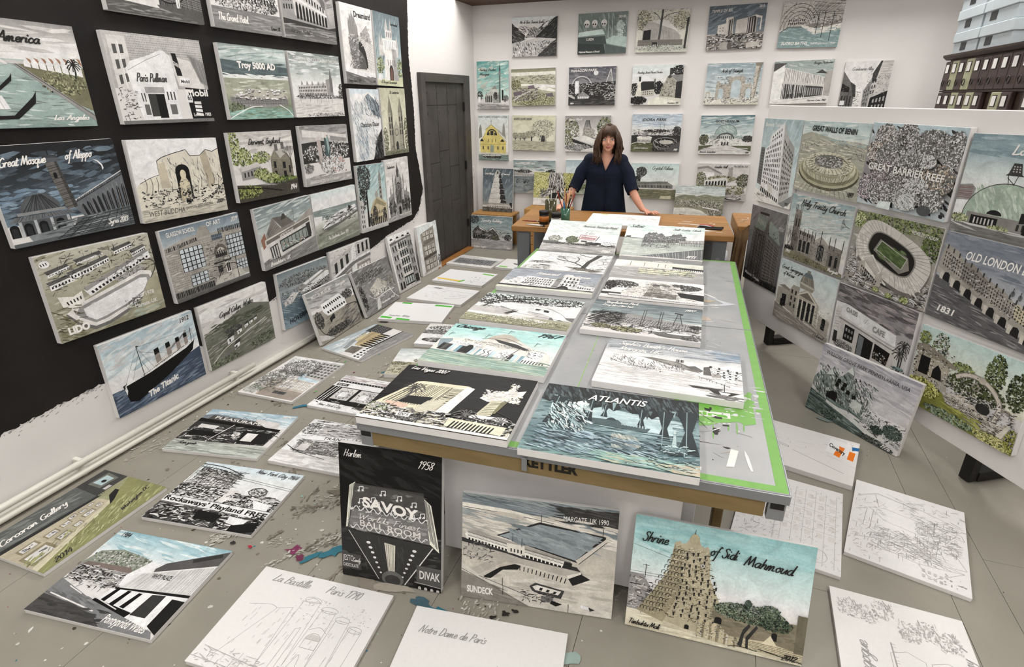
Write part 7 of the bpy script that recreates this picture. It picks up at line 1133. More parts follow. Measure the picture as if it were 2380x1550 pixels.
@pic
def synagogue(s):
    s.grad(['bccfd2', 'd0dad8', 'd9dad2', 'd6d3c8'], 0, 80); s.p('a9a294', 2, 48, 16, 44, 26, 46, 26, 78, 2, 74); s.p('8b8478', 4, 44, 14, 40, 26, 44, 26, 48); s.p('a59e8f', 24, 46, 30, 34, 42, 34, 42, 82, 24, 78); s.p('b9b2a1', 38, 46, 56, 30, 78, 50, 78, 86, 38, 84); s.p('d6d0bf', 40, 46, 56, 34, 74, 50); s.p('7d776b', 42, 46, 56, 37, 71, 49); s.p('b3ac9c', 80, 62, 98, 66, 98, 92, 80, 88); s.p('9d9687', 40, 26, 44, 12, 62, 14, 66, 28, 64, 34, 42, 34); s.p('c3bcab', 40, 24, 66, 27, 67, 30, 39, 27); s.e('6f7d80', 53, 14, 8, 8, 180, 360); s.r('8d8778', 50, 3, 56, 7); s.hat(60, .5, (43, 14, 62, 15, 65, 26, 41, 25), 9, True)
    s.r(45, 42, 52, 74, 84)
    for x in (43, 50, 58, 66, 73): s.p('cbc4b3', x - 1.3, 50, x + 1.3, 50, x + 1.4, 86, x - 1.4, 86)
    for x0 in (8, 84): s.arch(40, x0 + 5, 84, 6, 20)
    s.p(35, 12, 56, 20, 55, 20, 76, 12, 75); s.win(60, (26, 40, 40, 40, 40, 74, 26, 72), 2, 3, .4, .6); s.ink([60, 100, 150], 4, 52, 96, 88, 240, 3, .35); s.p('8f897d', 0, 74, 40, 84, 80, 90, 100, 94, 100, 100, 0, 100); s.wash(['a8a296', '77726a', 'bdb7aa'], 0, 82, 100, 99, 60, 30, 3, 6); s.t('Great Synagogue', 4, 14, 44, 6.5, 60, .7); s.t('of Warsaw', 8, 24, 30, 6.5, 60, .7); s.t('Poland', 76, 97, 94, 5, 60, .7)
@pic
def cafe(s):
    s.grad(['5f5d60', '8a888c', 'a9a4a6', 'b9b3b2'], 0, 60); s.wash(['403e40', '757378', '2c2a2c', '9d999d', 'c3b5b6'], 0, 0, 100, 40, 150, 26, 6, 6); s.p('e2e0dc', 0, 28, 16, 27, 82, 42, 84, 58, 8, 50, 2, 90); s.p('d0cdc8', 2, 36, 10, 34, 12, 90, 2, 90); s.hat(140, .4, (2, 40, 9, 38, 10, 88, 2, 88), 9); s.p('cfccc6', 8, 46, 86, 62, 88, 68, 8, 54); s.p(150, 8, 50, 88, 64, 88, 66, 8, 53); s.p('c9c5bf', 12, 54, 86, 68, 84, 100, 12, 100)
    s.p(35, 18, 58, 32, 60, 32, 82, 18, 82); s.win(150, (19, 60, 31, 62, 31, 80, 19, 80), 3, 2, .6, .5); s.p(35, 38, 62, 58, 66, 58, 100, 38, 100); s.p('7d8488', 39, 64, 46, 66, 46, 98, 39, 98); s.p(30, 60, 66, 80, 70, 78, 90, 60, 88); s.dots([150, 200, 90, '8d6b50'], 61, 76, 78, 88, 60, 1); s.fol([60, 90, 130], 20, 92, 14, 7, 200, 1.6); s.p(60, 4, 74, 9, 74, 10, 92, 4, 92); s.fol([60, 90, 130], 70, 97, 12, 4, 120, 1.6); s.palm(90, 98, 34, 70, 9); s.palm(93, 96, 44, 60, 8); s.l(110, .8, 92, 98, 92, 60); s.p('7fa5a0', 86, 84, 98, 82, 98, 86, 86, 88); s.ink([50, 90], 84, 84, 100, 98, 50, 4, .5); s.b('OASIS', 16, 38, 32, 7, 150, .03, 0, 2); s.b('CAFE', 54, 50, 70, 8, 150, .03, 0, 2); s.ink([120], 40, 40, 46, 46, 6, 5, .3, None, -60)
@pic
def garden(s):
    s.grad(['b9d0ce', 'd3dbcf', 'd9d6c6'], 0, 60); s.fol(['2c3322', '47512f', '6f7850', 180], 22, 20, 8, 18, 190, 2); s.fol(['1f2618', '333c24', '56613a', '7c8656'], 72, 24, 8, 22, 330, 1.9); s.fol(['1f2618', '333c24', '56613a'], 92, 32, 9, 22, 300, 1.9); s.fol(['3c4428', '6b7444', '9aa268'], 46, 32, 10, 6, 150, 1.8); s.fol(['2c3322', '4d572f'], 60, 50, 26, 14, 420, 2); s.fol(['4d572f', '8a9150'], 6, 14, 6, 8, 90, 1.8)
    s.p('a9a293', 2, 30, 34, 36, 36, 68, 2, 66); s.p('8a8375', 0, 24, 10, 20, 40, 34, 40, 38, 0, 32); s.dots([205, 90, 170, 60], 0, 22, 38, 66, 260, 1.1); s.r(25, 6, 36, 16, 58); s.p(25, 20, 58, 20, 48, 24, 40, 28, 46, 30, 58); s.hat(190, .5, (22, 58, 34, 60, 34, 70, 22, 68), 8, True)
    s.c('8d867c', 4.4, 42, 44, 52, 36, 64, 36, 74, 42, 82, 56, 80, 78); s.c('c9c3b8', 2.8, 42, 44, 52, 36, 64, 36, 74, 42, 82, 56, 80, 78); s.dots([70, 110, 235], 44, 34, 84, 60, 70, .9); s.ring('9b948a', 1, 60, 46, 3, 4); s.ring('8d867c', 2, 88, 66, 6, 9, 180, 360); s.e('b3aca0', 64, 36, 3, 4); s.p('bdb6aa', 36, 68, 50, 62, 84, 76, 92, 70, 96, 86, 88, 96, 36, 80); s.hat(80, .4, (36, 70, 90, 78, 88, 94, 36, 80), 7); s.ink([40, 70, 110, 215, 235], 36, 54, 94, 92, 520, 4, .45); s.e(50, 70, 66, 6, 6); s.p('d3cdc1', 84, 90, 92, 70, 94, 72, 88, 94)
    s.p('83863f', 0, 66, 34, 70, 40, 82, 88, 96, 100, 92, 100, 100, 0, 100); s.fol(['2f3518', '565c26', '8a8e3c', 'b5b45a', 'd3d08a'], 14, 74, 18, 11, 520, 1.8); s.wash(['9a9c48', 'b9b866', '7a7d38'], 36, 80, 70, 96, 60, 14, 2.4, 10); s.fol(['2c3a30', '47594a', '6f8068', '9aa890'], 44, 94, 24, 6, 330, 1.8); s.fol(['2c3322', '5a6238', '9a9c60', 'c9c48a'], 84, 95, 16, 7, 420, 1.8); s.fol(['2f3518', '6b7030', 'a3a450'], 98, 84, 6, 12, 150, 1.8)
@pic
def willow(s):
    s.grad(['9a9aa6', 'b3b1b8', 'c9c6c6', 'bfbdbd'], 0, 60); s.wash(['8d8d9a', 'd5d3d4', 'a9a8b0', 'c0bec2'], 0, 0, 100, 50, 130, 34, 4, 6); s.p('7d8984', 0, 50, 6, 36, 14, 38, 18, 24, 22, 32, 28, 34, 34, 22, 36, 14, 40, 24, 42, 40, 50, 46, 58, 58, 66, 64, 64, 76, 20, 76, 0, 62); s.ink([40, 60, '5d6f6a', '9fb0a8', 215], 2, 26, 62, 74, 620, 6, .55, None, 60); s.p('c3cdc6', 12, 40, 16, 28, 20, 36); s.p('c9d0c8', 32, 24, 36, 15, 40, 26)
    for x, y in ((26, 50), (33, 52), (39, 54), (46, 57), (27, 44), (34, 46)): s.arch(25, x, y, 4, 6)
    s.p(35, 18, 62, 28, 58, 30, 72, 18, 70); s.e(30, 25, 64, 5, 6); s.p('b9bfb9', 46, 56, 56, 58, 56, 70, 44, 68); s.p('a3a8a3', 58, 60, 100, 84, 100, 92, 60, 78); s.hat(235, .45, (60, 58, 96, 84, 98, 94, 58, 74), 20, True); s.l(235, .7, 62, 58, 100, 88); s.l(235, .6, 70, 58, 100, 80); s.ink([235, 60, 90], 58, 60, 100, 90, 190, 5, .5); s.fol(['1c2826', '33443e', '56685e'], 90, 74, 9, 9, 260, 1.7); s.fol(['1c2826', '3c4f46'], 76, 80, 6, 5, 120, 1.7)
    s.p('4b5f5c', 0, 68, 30, 78, 62, 88, 80, 100, 0, 100); s.wash(['2c3c3a', '7f9690', '5a706a', 'a0b3ac'], 0, 72, 60, 99, 130, 18, 2.4, 10); s.p('c9cbc6', 20, 74, 50, 80, 80, 90, 94, 100, 84, 100, 56, 88, 20, 78); s.c(60, .6, 2, 78, 30, 84, 44, 94); s.fol(['16201e', '26342e', '44564c', '6f8076'], 26, 92, 10, 6, 220, 1.8); s.fol(['1c201e', '333a36', '5d645e'], 78, 97, 18, 5, 330, 1.7); s.b('WILLOW GROVE PARK PENNSYLVANIA, USA', 6, 12, 92, 5.2, 40, 0, .1, 3); s.t('1976', 84, 98, 94, 5, 240, .7)
# ---- back wall
@pic
def mer(s):
    s.grad(['cfd6da', 'd9d6d3', 'd5d2cf'], 0, 50); s.p(150, 30, 52, 42, 28, 50, 24, 56, 30, 66, 22, 74, 40, 60, 52); s.ink([60, 90, 215], 34, 26, 72, 50, 90, 8, .8, None, 60); s.p(75, 0, 14, 14, 30, 30, 46, 28, 58, 0, 66); s.p(55, 52, 52, 66, 36, 80, 20, 92, 4, 100, 0, 100, 60); s.ink([40, 95, 130], 0, 20, 30, 64, 80, 12, .9, None, 40); s.ink([35, 80, 110], 60, 10, 100, 56, 90, 12, .9, None, -45); s.p(190, 0, 68, 30, 60, 58, 52, 98, 56, 80, 100, 0, 100); s.ink([45, 80, 130, 225], 2, 60, 84, 98, 300, 8, .8, None, 75); s.p(70, 100, 56, 86, 68, 60, 96, 58, 100, 100, 100); s.ink([50, 110], 64, 64, 100, 98, 60, 10, .8, None, -40); s.t('Mer de Glace, Chamonix, France', 18, 16, 72, 7, 90, .8)
@pic
def skulls(s):
    s.grad(['7d8b88', '6f7d7a', '83918d', '6a7774']); s.wash(['8fa09b', '5d6a67', '9fb0ab'], 0, 0, 100, 50, 70, 20, 5, 70); s.p('b9d0c8', 2, 46, 50, 40, 56, 52, 0, 56); s.l('d6e4de', .6, 2, 46, 50, 40)
    for x in (18, 34, 53): s.e(215, x, 24, 6, 8); s.p(205, x - 4, 28, x + 5, 28, x + 3, 35, x - 3, 35); s.e(50, x - 3, 27, 1.6, 2); s.e(50, x + 1.6, 27, 1.6, 2); s.l(70, .6, x - 3, 33, x + 3, 33)
    s.l('c9dad4', .7, 62, 2, 62, 60, 70, 64, 70, 4); s.p('a9c0b8', 56, 66, 74, 56, 100, 60, 100, 86, 58, 74); s.e('b5c6bf', 86, 34, 8, 14); s.p('a9bab3', 82, 44, 92, 44, 92, 58, 80, 62); s.ink(['5d6a67', 'd6e4de'], 79, 24, 94, 56, 50, 4, .7); s.p('4b5654', 0, 58, 56, 56, 60, 76, 0, 72); s.p('3a4443', 0, 72, 54, 76, 58, 100, 0, 100); s.p('5c6967', 56, 76, 100, 88, 100, 100, 58, 100); s.b('LUIZA', 18, 66, 33, 6, 235, .02, .2); s.b('2018', 82, 14, 95, 5.5, 225); s.b('National Museum of Brazil', 3, 96, 46, 4.4, 240, .02)
@pic
def barn(s):
    s.grad(['cfcfbf', 'd6d5c8', 'c6c8b8']); s.ink([50, 90, '8a8a5c', 'b3b184', '6d6e48'], 0, 0, 100, 46, 420, 5, .5); s.fol([60, 110, '8d8c60', 'b9b78e'], 12, 24, 16, 24, 260, 2.2); s.fol([90, '9a9970', 'c3c1a0'], 86, 26, 16, 22, 220, 2.2); s.p('b5b2ac', 12, 48, 20, 30, 30, 26, 74, 48, 86, 62, 86, 74, 12, 72); s.p('dcdad6', 20, 30, 44, 22, 60, 26, 86, 58, 74, 48, 30, 28); s.p(45, 14, 48, 28, 46, 28, 70, 13, 70); s.hat(120, .4, (28, 40, 84, 58, 84, 72, 28, 72), 34, True); s.p(90, 46, 0, 50, 0, 46, 88, 42, 88); s.c(70, 1, 48, 22, 60, 12, 74, 8); s.c(70, 1, 46, 26, 38, 12, 30, 6); s.r('8d887e', 4, 70, 90, 84); s.brick(90, (4, 70, 90, 72, 90, 84, 4, 84), 7, .4); s.r(60, 32, 76, 42, 86); s.fol([90, '8f9a88', 'b9c6b8', 205], 50, 90, 50, 8, 420, 1.8); s.p(70, 95, 20, 99, 20, 97, 92, 93, 92)
@pic
def bel(s):
    s.grad(['5b6770', '66727c', '7b8890'], 0, 64); s.wash(['4c5760', '7d8a94', '8d97a3', '596a74'], 0, 0, 100, 56, 120, 22, 6, -20); s.p('cfc9c1', 18, 44, 32, 40, 32, 28, 44, 26, 46, 66, 18, 66); s.p('c3bdb5', 50, 34, 74, 28, 84, 24, 86, 66, 50, 66); s.p(60, 36, 34, 44, 30, 45, 66, 36, 66); s.p(60, 70, 30, 86, 26, 86, 66, 70, 66)
    for x in (37, 41, 44, 72, 76, 80, 85): s.r('b5aea5', x - .8, 30, x + .8, 66)
    s.win(60, (20, 48, 30, 46, 30, 60, 20, 60), 2, 2, .3, .3); s.p('d6d0c8', 82, 24, 94, 28, 94, 58, 92, 58, 92, 32, 84, 30); s.p('8a847c', 0, 66, 100, 62, 100, 100, 0, 100); s.ink([35, 60, 100, 190, 215], 0, 64, 100, 98, 420, 8, 1); s.e('a9a39b', 34, 92, 11, 10); s.e('6b665f', 42, 92, 4, 9); s.p('bdb7ae', 72, 86, 92, 84, 96, 94, 72, 98); s.b('TEMPLE OF BEL', 5, 15, 42, 6.5, 240, .0, .25, -1); s.b('2015', 87, 8, 96, 5, 235)
@pic
def sutro(s):
    s.grad(['cfcbc2', 'c3bfb6', 'b9b5ac'], 0, 60); s.ink([60, 100, 225], 0, 0, 100, 46, 300, 7, .45)
    for k in range(6): s.ring(50, .7, 30, 60, 34 - k * 5, 56 - k * 8, 180, 360)
    for i in range(9): s.l(70, .5, 44 + i * 7, 0, 36 + i * 3, 36)
    s.hat(60, .5, (50, 0, 100, 0, 100, 30, 56, 24), 9); s.win(70, (12, 36, 40, 36, 40, 50, 12, 50), 9, 2, .5, .6); s.p('d8d4cb', 36, 50, 60, 58, 100, 46, 100, 60, 58, 70, 34, 54); s.p('8d887f', 40, 50, 100, 40, 100, 48, 60, 58); s.ink([50, 90, 220], 40, 30, 100, 58, 130, 6, .5)
    s.p('7f9c9c', 0, 66, 14, 54, 36, 54, 58, 72, 100, 62, 100, 100, 0, 100); s.wash(['a9c3c1', '5d7c7e', '8fb0ae', '486a6c', 'c9dad6'], 0, 58, 100, 98, 170, 14, 2, 4); s.l(60, 1, 0, 66, 14, 54, 36, 54)
    for x, y in ((84, 86), (70, 78), (60, 70)): s.l(55, 1, x, y, x + 1, 22)
    s.b('SUTRO BATHS', 6, 93, 50, 6.5, 245, .02, .25); s.b('San Francisco 1966', 55, 93, 95, 5, 235, 0, .2)
@pic
def ferhat(s):
    s.grad(['5f9c9a', '7fb3ae', 'a5cbc4', 'c3d6ce'], 0, 78); s.wash(['559391', '9cc6c0', 'c9bdae', '6ea8a5', 'd6e2da'], 0, 2, 100, 60, 110, 34, 6, -10); s.p('c3c4be', 24, 86, 24, 70, 36, 64, 40, 60, 54, 52, 66, 60, 70, 66, 72, 86); s.p('8f908a', 46, 58, 55, 50, 64, 58); s.arc(70, (24, 70, 48, 68, 48, 86, 24, 86), 4); s.p('a9aaa4', 50, 72, 70, 70, 74, 88, 50, 88); s.p('6b7470', 69, 66, 70, 18, 72, 6, 74, 18, 74, 86, 69, 86); s.p('4f5856', 72, 4, 75, 20, 70, 20); s.r('8a928e', 67.5, 24, 76, 29); s.fol([40, 60, 85], 8, 72, 9, 10, 120, 3); s.fol([40, 60, 85], 58, 72, 6, 8, 90, 3); s.r(40, 78, 60, 83, 82); s.fol([60, 90, 120], 90, 78, 9, 7, 80, 3); s.ink([60, 90], 24, 64, 72, 86, 90, 4, .6); s.r(225, 2, 74, 10, 88); s.r(215, 76, 82, 84, 92); s.p(190, 0, 86, 100, 92, 100, 96, 0, 90); s.grad([150, 170], 93, 100); s.wash([110, 205], 0, 90, 100, 99, 30, 30, 2.4, 4); s.t('Ferhat Pasha', 8, 20, 60, 5, 40, 1.1); s.t('Mosque', 8, 29, 40, 5, 40, 1.1)
@pic
def town(s):
    s.grad(['86886a', '9d9d7c'], 0, 10); s.r('d9d8cc', 0, 9, 100, 20); s.grad(['b9b69c', 'aaa98a'], 18, 100); s.ink(['6d6c4c', '8f8d68', 'd0cdb4', 90], 0, 18, 100, 40, 220, 6, .7, None, 4); s.p('dcdbd0', 22, 40, 60, 42, 100, 58, 100, 64, 70, 58, 40, 46, 20, 46); s.p('e0dfd6', 50, 40, 100, 46, 100, 54, 60, 46); s.fol(['2f331e', '4c5230', '777a4a', 'a3a472'], 10, 42, 12, 14, 240, 2.2); s.fol(['2f331e', '4c5230', '777a4a', 'a3a472', 'cfcda4'], 50, 82, 50, 18, 760, 2); s.ink(['6d5f6a', '8a7c86', 200, 60], 4, 50, 60, 84, 220, 6, .9); s.p('7d6d78', 38, 46, 52, 44, 54, 52, 40, 54); s.p('7a6c76', 4, 64, 22, 58, 24, 68, 6, 74); s.p('756a72', 80, 68, 94, 66, 96, 76, 80, 76); s.c(215, 1.6, 4, 86, 24, 70, 44, 60); s.fol(['3c4026', '8a8d5a', 'c0bf90'], 60, 92, 38, 7, 300, 2)
@pic
def paragon(s):
    s.grad(['5d5d68', '77777f', '8d8c90'], 0, 44); s.wash(['4a4a54', '9b9a9e', '6b6b74'], 0, 0, 100, 34, 80, 22, 5, 8); s.e(225, 58, 16, 5, 6); s.e(250, 58, 16, 3.2, 4); s.ring(205, 1.6, 28, 46, 20, 22, 180, 360); s.ring(60, .7, 28, 46, 17, 18, 180, 360); s.p(60, 0, 44, 100, 38, 100, 100, 0, 100); s.ink([25, 45, 120, 200, 230], 0, 40, 100, 74, 420, 6, .6); s.p(225, 14, 36, 22, 36, 22, 68, 14, 70); s.l(225, 1.2, 80, 40, 89, 6); s.l(225, 1, 89, 6, 94, 40); s.hat(200, .4, (82, 36, 90, 10, 93, 30, 92, 40), 9); s.p(150, 18, 76, 32, 64, 46, 76, 44, 84, 20, 84); s.win(235, (20, 76, 45, 76, 43, 83, 21, 83), 6, 1, .7, .8); s.p(190, 0, 70, 14, 78, 14, 84, 0, 76); s.e(150, 90, 78, 14, 8); s.e(50, 90, 78, 10, 5); s.ink([215, 60], 74, 66, 100, 90, 80, 6, .7); s.grad([70, 55], 86, 100); s.wash([110, 40, 90], 0, 82, 100, 99, 50, 26, 3); s.b('PARAGON PARK', 4, 13, 60, 6.5, 245, .01, .25, -2); s.t('1904', 3, 97, 12, 4, 230, .8)
@pic
def reading(s):
    s.grad(['cfe0da', 'dfe2d8', 'd9d8c8'], 0, 70); s.fol([25, 38, 55], 92, 16, 14, 14, 240, 2.6); s.fol([25, 38, 55], 6, 60, 8, 16, 150, 2.6); s.fol([25, 38, 55], 54, 56, 10, 16, 220, 2.6); s.p('d6d2c4', 8, 80, 12, 50, 16, 38, 20, 56, 18, 80); s.p(55, 18, 44, 22, 40, 44, 40, 48, 62, 20, 64); s.p('c3bfb2', 20, 64, 46, 60, 46, 76, 20, 78); s.win(60, (22, 65, 44, 62, 44, 74, 22, 76), 5, 2, .4, .5); s.r(60, 14, 28, 18, 40); s.r(70, 45, 34, 47, 44); s.p('a9a594', 56, 82, 60, 60, 70, 30, 76, 26, 90, 44, 88, 84); s.dots([90, 140, 190], 60, 40, 88, 82, 90, 1.6); s.p(60, 88, 42, 100, 40, 100, 86, 88, 84); s.p(90, 70, 30, 76, 22, 80, 30, 74, 34); s.p(140, 76, 26, 100, 24, 100, 40, 90, 42); s.r(70, 74, 8, 80, 24); s.p('cfccba', 54, 78, 100, 84, 100, 92, 54, 88); s.p('dedccb', 36, 88, 54, 80, 100, 94, 100, 100, 34, 100); s.fol([22, 34, 50], 14, 88, 18, 10, 330, 2.4); s.t('Reading Street Pound Fordus', 10, 20, 60, 5, 110, .7); s.t('Broadstairs 1920', 74, 97, 96, 3.6, 90, .6)
@pic
def arch(s):
    s.grad(['8ca2ac', 'a5b7be', 'c0cccd', 'cfd3cd'], 0, 86); s.wash(['7d95a0', 'd3dbdc', '9bb0b8'], 0, 0, 100, 70, 110, 30, 4, 4); s.p('b3ab9b', 20, 86, 20, 52, 24, 40, 28, 50, 42, 50, 42, 32, 50, 34, 64, 30, 72, 34, 72, 50, 84, 48, 88, 86); s.ink([90, 120, 200], 20, 32, 88, 86, 280, 5, .6); s.arch('b5c6cc', 57, 88, 17, 48); s.arch('b5c6cc', 30, 86, 9, 26); s.arch('b5c6cc', 80, 86, 9, 26); s.p('c3bbab', 88, 0, 98, 0, 92, 92, 86, 92); s.p('9d9585', 94, 0, 98, 0, 92, 92, 90, 92); s.p('8d8576', 86, 0, 100, 0, 98, 8, 88, 8); s.ink([90, 130], 86, 4, 97, 90, 60, 4, .6); s.p('b9b1a1', 2, 84, 2, 68, 10, 68, 10, 84, 8, 84, 8, 72, 4, 72, 4, 84); s.p('c9c5b4', 0, 86, 100, 84, 100, 100, 0, 100); s.ink([90, 130, 205, 225], 0, 82, 100, 96, 240, 6, .8); s.p('dad6ca', 14, 92, 30, 86, 34, 96, 18, 99); s.t('Arch of Triumph', 27, 22, 66, 8, 60, 1)
@pic
def modern(s):
    s.grad(['8fa09c', 'aebab6', 'c3cac5'], 0, 60); s.wash(['7d8f8c', 'd0d6d2', '9babab'], 10, 0, 100, 40, 70, 28, 4, 12); s.p(90, 0, 4, 22, 4, 6, 22, 0, 22); s.p('dedbd6', 0, 24, 18, 8, 18, 88, 0, 96); s.p('d2cfca', 18, 14, 90, 40, 90, 58, 18, 46); s.hat(95, .7, (20, 16, 90, 41, 90, 57, 20, 46), 28, True); s.p('c3c0bb', 18, 47, 90, 58, 90, 62, 18, 52); s.p(80, 18, 52, 88, 62, 88, 84, 18, 90); s.hat(225, 1, (18, 52, 60, 58, 60, 86, 18, 90), 13, True); s.win(150, (58, 60, 88, 64, 88, 82, 58, 84), 8, 1, .5, .8); s.win(60, (20, 76, 58, 74, 58, 84, 20, 88), 14, 1, .4, .8); s.p('a9a6a0', 88, 30, 100, 24, 100, 84, 90, 84); s.p(80, 72, 30, 82, 22, 92, 32); s.p('d6d3ce', 0, 92, 88, 82, 100, 84, 100, 100, 0, 100); s.l(110, .5, 0, 98, 88, 84); s.wash([190, 225], 0, 88, 100, 99, 30, 30, 2); s.t('Banga Pedacino', 66, 9, 98, 5, 60, .8); s.t('Havana Cuba 1960', 64, 95, 96, 4, 50, .7)
@pic
def alley(s):
    s.grad(['d3d2d0', 'dcdad7', 'd9d7d3']); s.p(110, 0, 16, 18, 34, 30, 44, 30, 80, 0, 96); s.p(35, 0, 36, 18, 44, 18, 52, 0, 50); s.win(60, (2, 54, 26, 56, 26, 80, 2, 88), 4, 1, .6, .8); s.p(70, 18, 34, 30, 40, 34, 60, 28, 60); s.p('c3bfba', 100, 0, 74, 0, 66, 24, 62, 60, 60, 84, 100, 100); s.p(70, 62, 20, 74, 0, 78, 0, 70, 34, 62, 34); s.hat(110, .5, (78, 2, 100, 0, 100, 30, 76, 30), 8); s.win(60, (64, 30, 74, 28, 72, 56, 62, 58), 2, 3, .45, .6); s.p(45, 66, 62, 100, 50, 100, 94, 64, 86); s.win(170, (70, 64, 98, 56, 98, 84, 70, 82), 4, 2, .5, .6); s.p(190, 64, 58, 100, 40, 100, 48, 64, 62); s.p(150, 48, 50, 58, 34, 64, 34, 62, 84, 50, 80); s.win(60, (50, 50, 62, 42, 61, 78, 51, 76), 3, 4, .4, .5); s.ink([40, 70, 120], 0, 36, 40, 94, 170, 5, .6); s.ink([40, 70, 120], 50, 20, 100, 94, 200, 5, .6); s.p('d6d4cf', 40, 78, 48, 78, 74, 100, 16, 100); s.l(120, .5, 44, 78, 48, 100); s.r(235, 2, 66, 12, 74); s.dots(['a5553f', 200, 90], 78, 92, 98, 99, 30, 1.4); s.t('Cranbourne Alley', 16, 15, 62, 5.5, 90, .8)
@pic
def yellow(s):
    s.grad(['cfd6d4', 'd9dcd6', 'dcdad2'], 0, 80); s.p('d5c780', 6, 86, 6, 60, 24, 38, 26, 30, 44, 20, 62, 30, 66, 38, 92, 58, 92, 86); s.p('c3b56e', 6, 64, 92, 62, 92, 64, 6, 66); s.l(70, .9, 24, 32, 44, 20, 64, 32); s.l(110, .8, 6, 60, 24, 40); s.l(110, .8, 66, 38, 94, 58); s.p('b9b5a8', 64, 30, 92, 44, 92, 52, 66, 36); s.e(60, 46, 44, 17, 14, 180, 360); s.e('cfc17a', 46, 44, 14, 11.5, 180, 360); s.r(70, 41, 34, 51, 44); s.r(75, 32, 38, 38, 44); s.r(75, 54, 38, 60, 44)
    for x in (12, 80): s.e(70, x, 58, 6, 5, 180, 360); s.e(60, x, 54, 2.6, 2.2)
    s.win(60, (28, 52, 64, 52, 64, 60, 28, 60), 3, 1, .14, .9); s.win(65, (8, 68, 90, 68, 90, 76, 8, 76), 5, 1, .22, .9); s.r('9fa79a', 40, 66, 52, 82); s.p('8a8b82', 2, 52, 4, 28, 8, 20, 12, 28, 13, 48); s.p('9a9a92', 80, 44, 81, 26, 85, 16, 89, 26, 90, 46); s.l(60, .6, 44, 20, 44, 10); s.l(60, .6, 41, 13, 47, 13); s.p('c9c7bb', 0, 82, 100, 84, 100, 88, 0, 87); s.grad(['86958e', '6f807a'], 87, 100); s.wash(['a9b5ad', '566862'], 0, 88, 100, 99, 40, 26, 2); s.p(70, 10, 89, 78, 89, 74, 95, 20, 95); s.p(205, 12, 89, 70, 87, 78, 90, 14, 91); s.ink([50, 200], 12, 86, 76, 94, 40, 6, .7); s.b('SANCTUARIO OF SANTA LUCIA', 2, 5.5, 96, 3.6, 50, .015)
@pic
def olive(s):
    s.grad(['cbc9a8', 'd3d0b4', 'd6d3ba', 'c9c5aa']); s.fol([90, 120, '99977a', 'b9b698', 'dad7bc'], 72, 38, 27, 26, 620, 2); s.p(80, 66, 84, 69, 56, 74, 56, 78, 84); s.ink([50, 90, 130], 64, 56, 80, 86, 60, 8, .8, None, 85); s.fol([80, 110, '99977a', 'b9b698'], 42, 54, 12, 10, 260, 2); s.r(80, 44, 60, 47, 74)
    for x in (6, 18, 28): s.fol([80, 110, '99977a', 'b9b698'], x, 58, 9, 8, 190, 2); s.r(90, x, 64, x + 2, 72)
    s.p('b9b498', 0, 70, 100, 76, 100, 100, 0, 100); s.wash(['8d8a70', 'd0ccb2', 'a3a086'], 0, 74, 100, 99, 80, 24, 3); s.fol([90, '99977a', 'cfccb0'], 8, 88, 12, 8, 190, 2); s.t('VOUVES OLIVE GROVE', 3, 13, 46, 6, 100, .7, .1)
@pic
def tower(s):
    s.grad([150, 185, 215, 205], 0, 70); s.fol(['22281a', '3c4428', '6a7044', '9a9c6c'], 12, 46, 20, 40, 480, 2.6); s.fol(['22281a', '3c4428', '6a7044', '9a9c6c'], 88, 40, 18, 36, 420, 2.6); s.p(150, 42, 68, 46, 40, 50, 10, 54, 42, 62, 66); s.hat(60, .4, (46, 12, 54, 12, 66, 66, 36, 66), 12, True); s.p('b5b0a4', 40, 34, 54, 30, 66, 40, 62, 66, 40, 60); s.ink([70, 110], 40, 32, 66, 66, 90, 5, .6); s.p('dcdad4', 16, 62, 44, 54, 66, 64, 86, 78, 60, 80); s.p(60, 16, 64, 60, 82, 86, 80, 60, 86, 20, 74); s.fol([60, 90, 130, 180], 34, 88, 34, 9, 420, 2); s.p(205, 40, 94, 80, 84, 100, 90, 100, 100, 36, 100); s.t('Bora Park', 8, 13, 38, 6, 240, .9)
@pic
def idora(s):
    s.grad(['9fb3c4', 'b9c9d6', 'cfd6da', 'd8d8d4'], 0, 44); s.wash(['8fa6ba', 'd6dde2', 'adc0ce'], 0, 0, 100, 34, 60, 34, 4); s.ink([40, 70, 120, 215], 0, 40, 100, 58, 360, 5, .7); s.fol([30, 50, 75], 92, 46, 9, 14, 210, 2.2); s.fol([40, 60], 50, 44, 26, 4, 190, 1.8); s.l(60, .5, 58, 44, 58, 26); s.l(60, .5, 66, 44, 66, 28); s.p(60, 0, 56, 100, 56, 100, 100, 0, 100); s.p('5d6140', 0, 76, 30, 70, 46, 84, 44, 100, 0, 100); s.wash(['6f734c', '4a4e32', '8a8d62'], 0, 76, 44, 98, 50, 16, 3); s.p('c9c7c0', 12, 66, 26, 56, 42, 66, 40, 76, 14, 76); s.e('dad8d2', 27, 62, 16, 5); s.p(150, 20, 60, 27, 52, 34, 60); s.win(60, (13, 68, 41, 68, 39, 75, 14, 75), 10, 1, .4, .8); s.c(225, 1, 0, 80, 14, 74, 30, 78); s.e(45, 70, 78, 25, 16); s.ring(190, .8, 70, 76, 24, 14); s.ring(150, .6, 70, 82, 22, 12); s.ink([190, 110, 30], 46, 64, 94, 94, 240, 6, .5, None, 60); s.e('b9b6ae', 72, 74, 14, 6); s.p('5c5c5e', 70, 96, 100, 70, 100, 100, 70, 100); s.b('IDORA PARK', 20, 18, 70, 7, 45, .01, .25); s.t('Oakland California', 6, 92, 36, 4, 205, .6); s.t('1912', 88, 96, 96, 4.5, 235, .8)
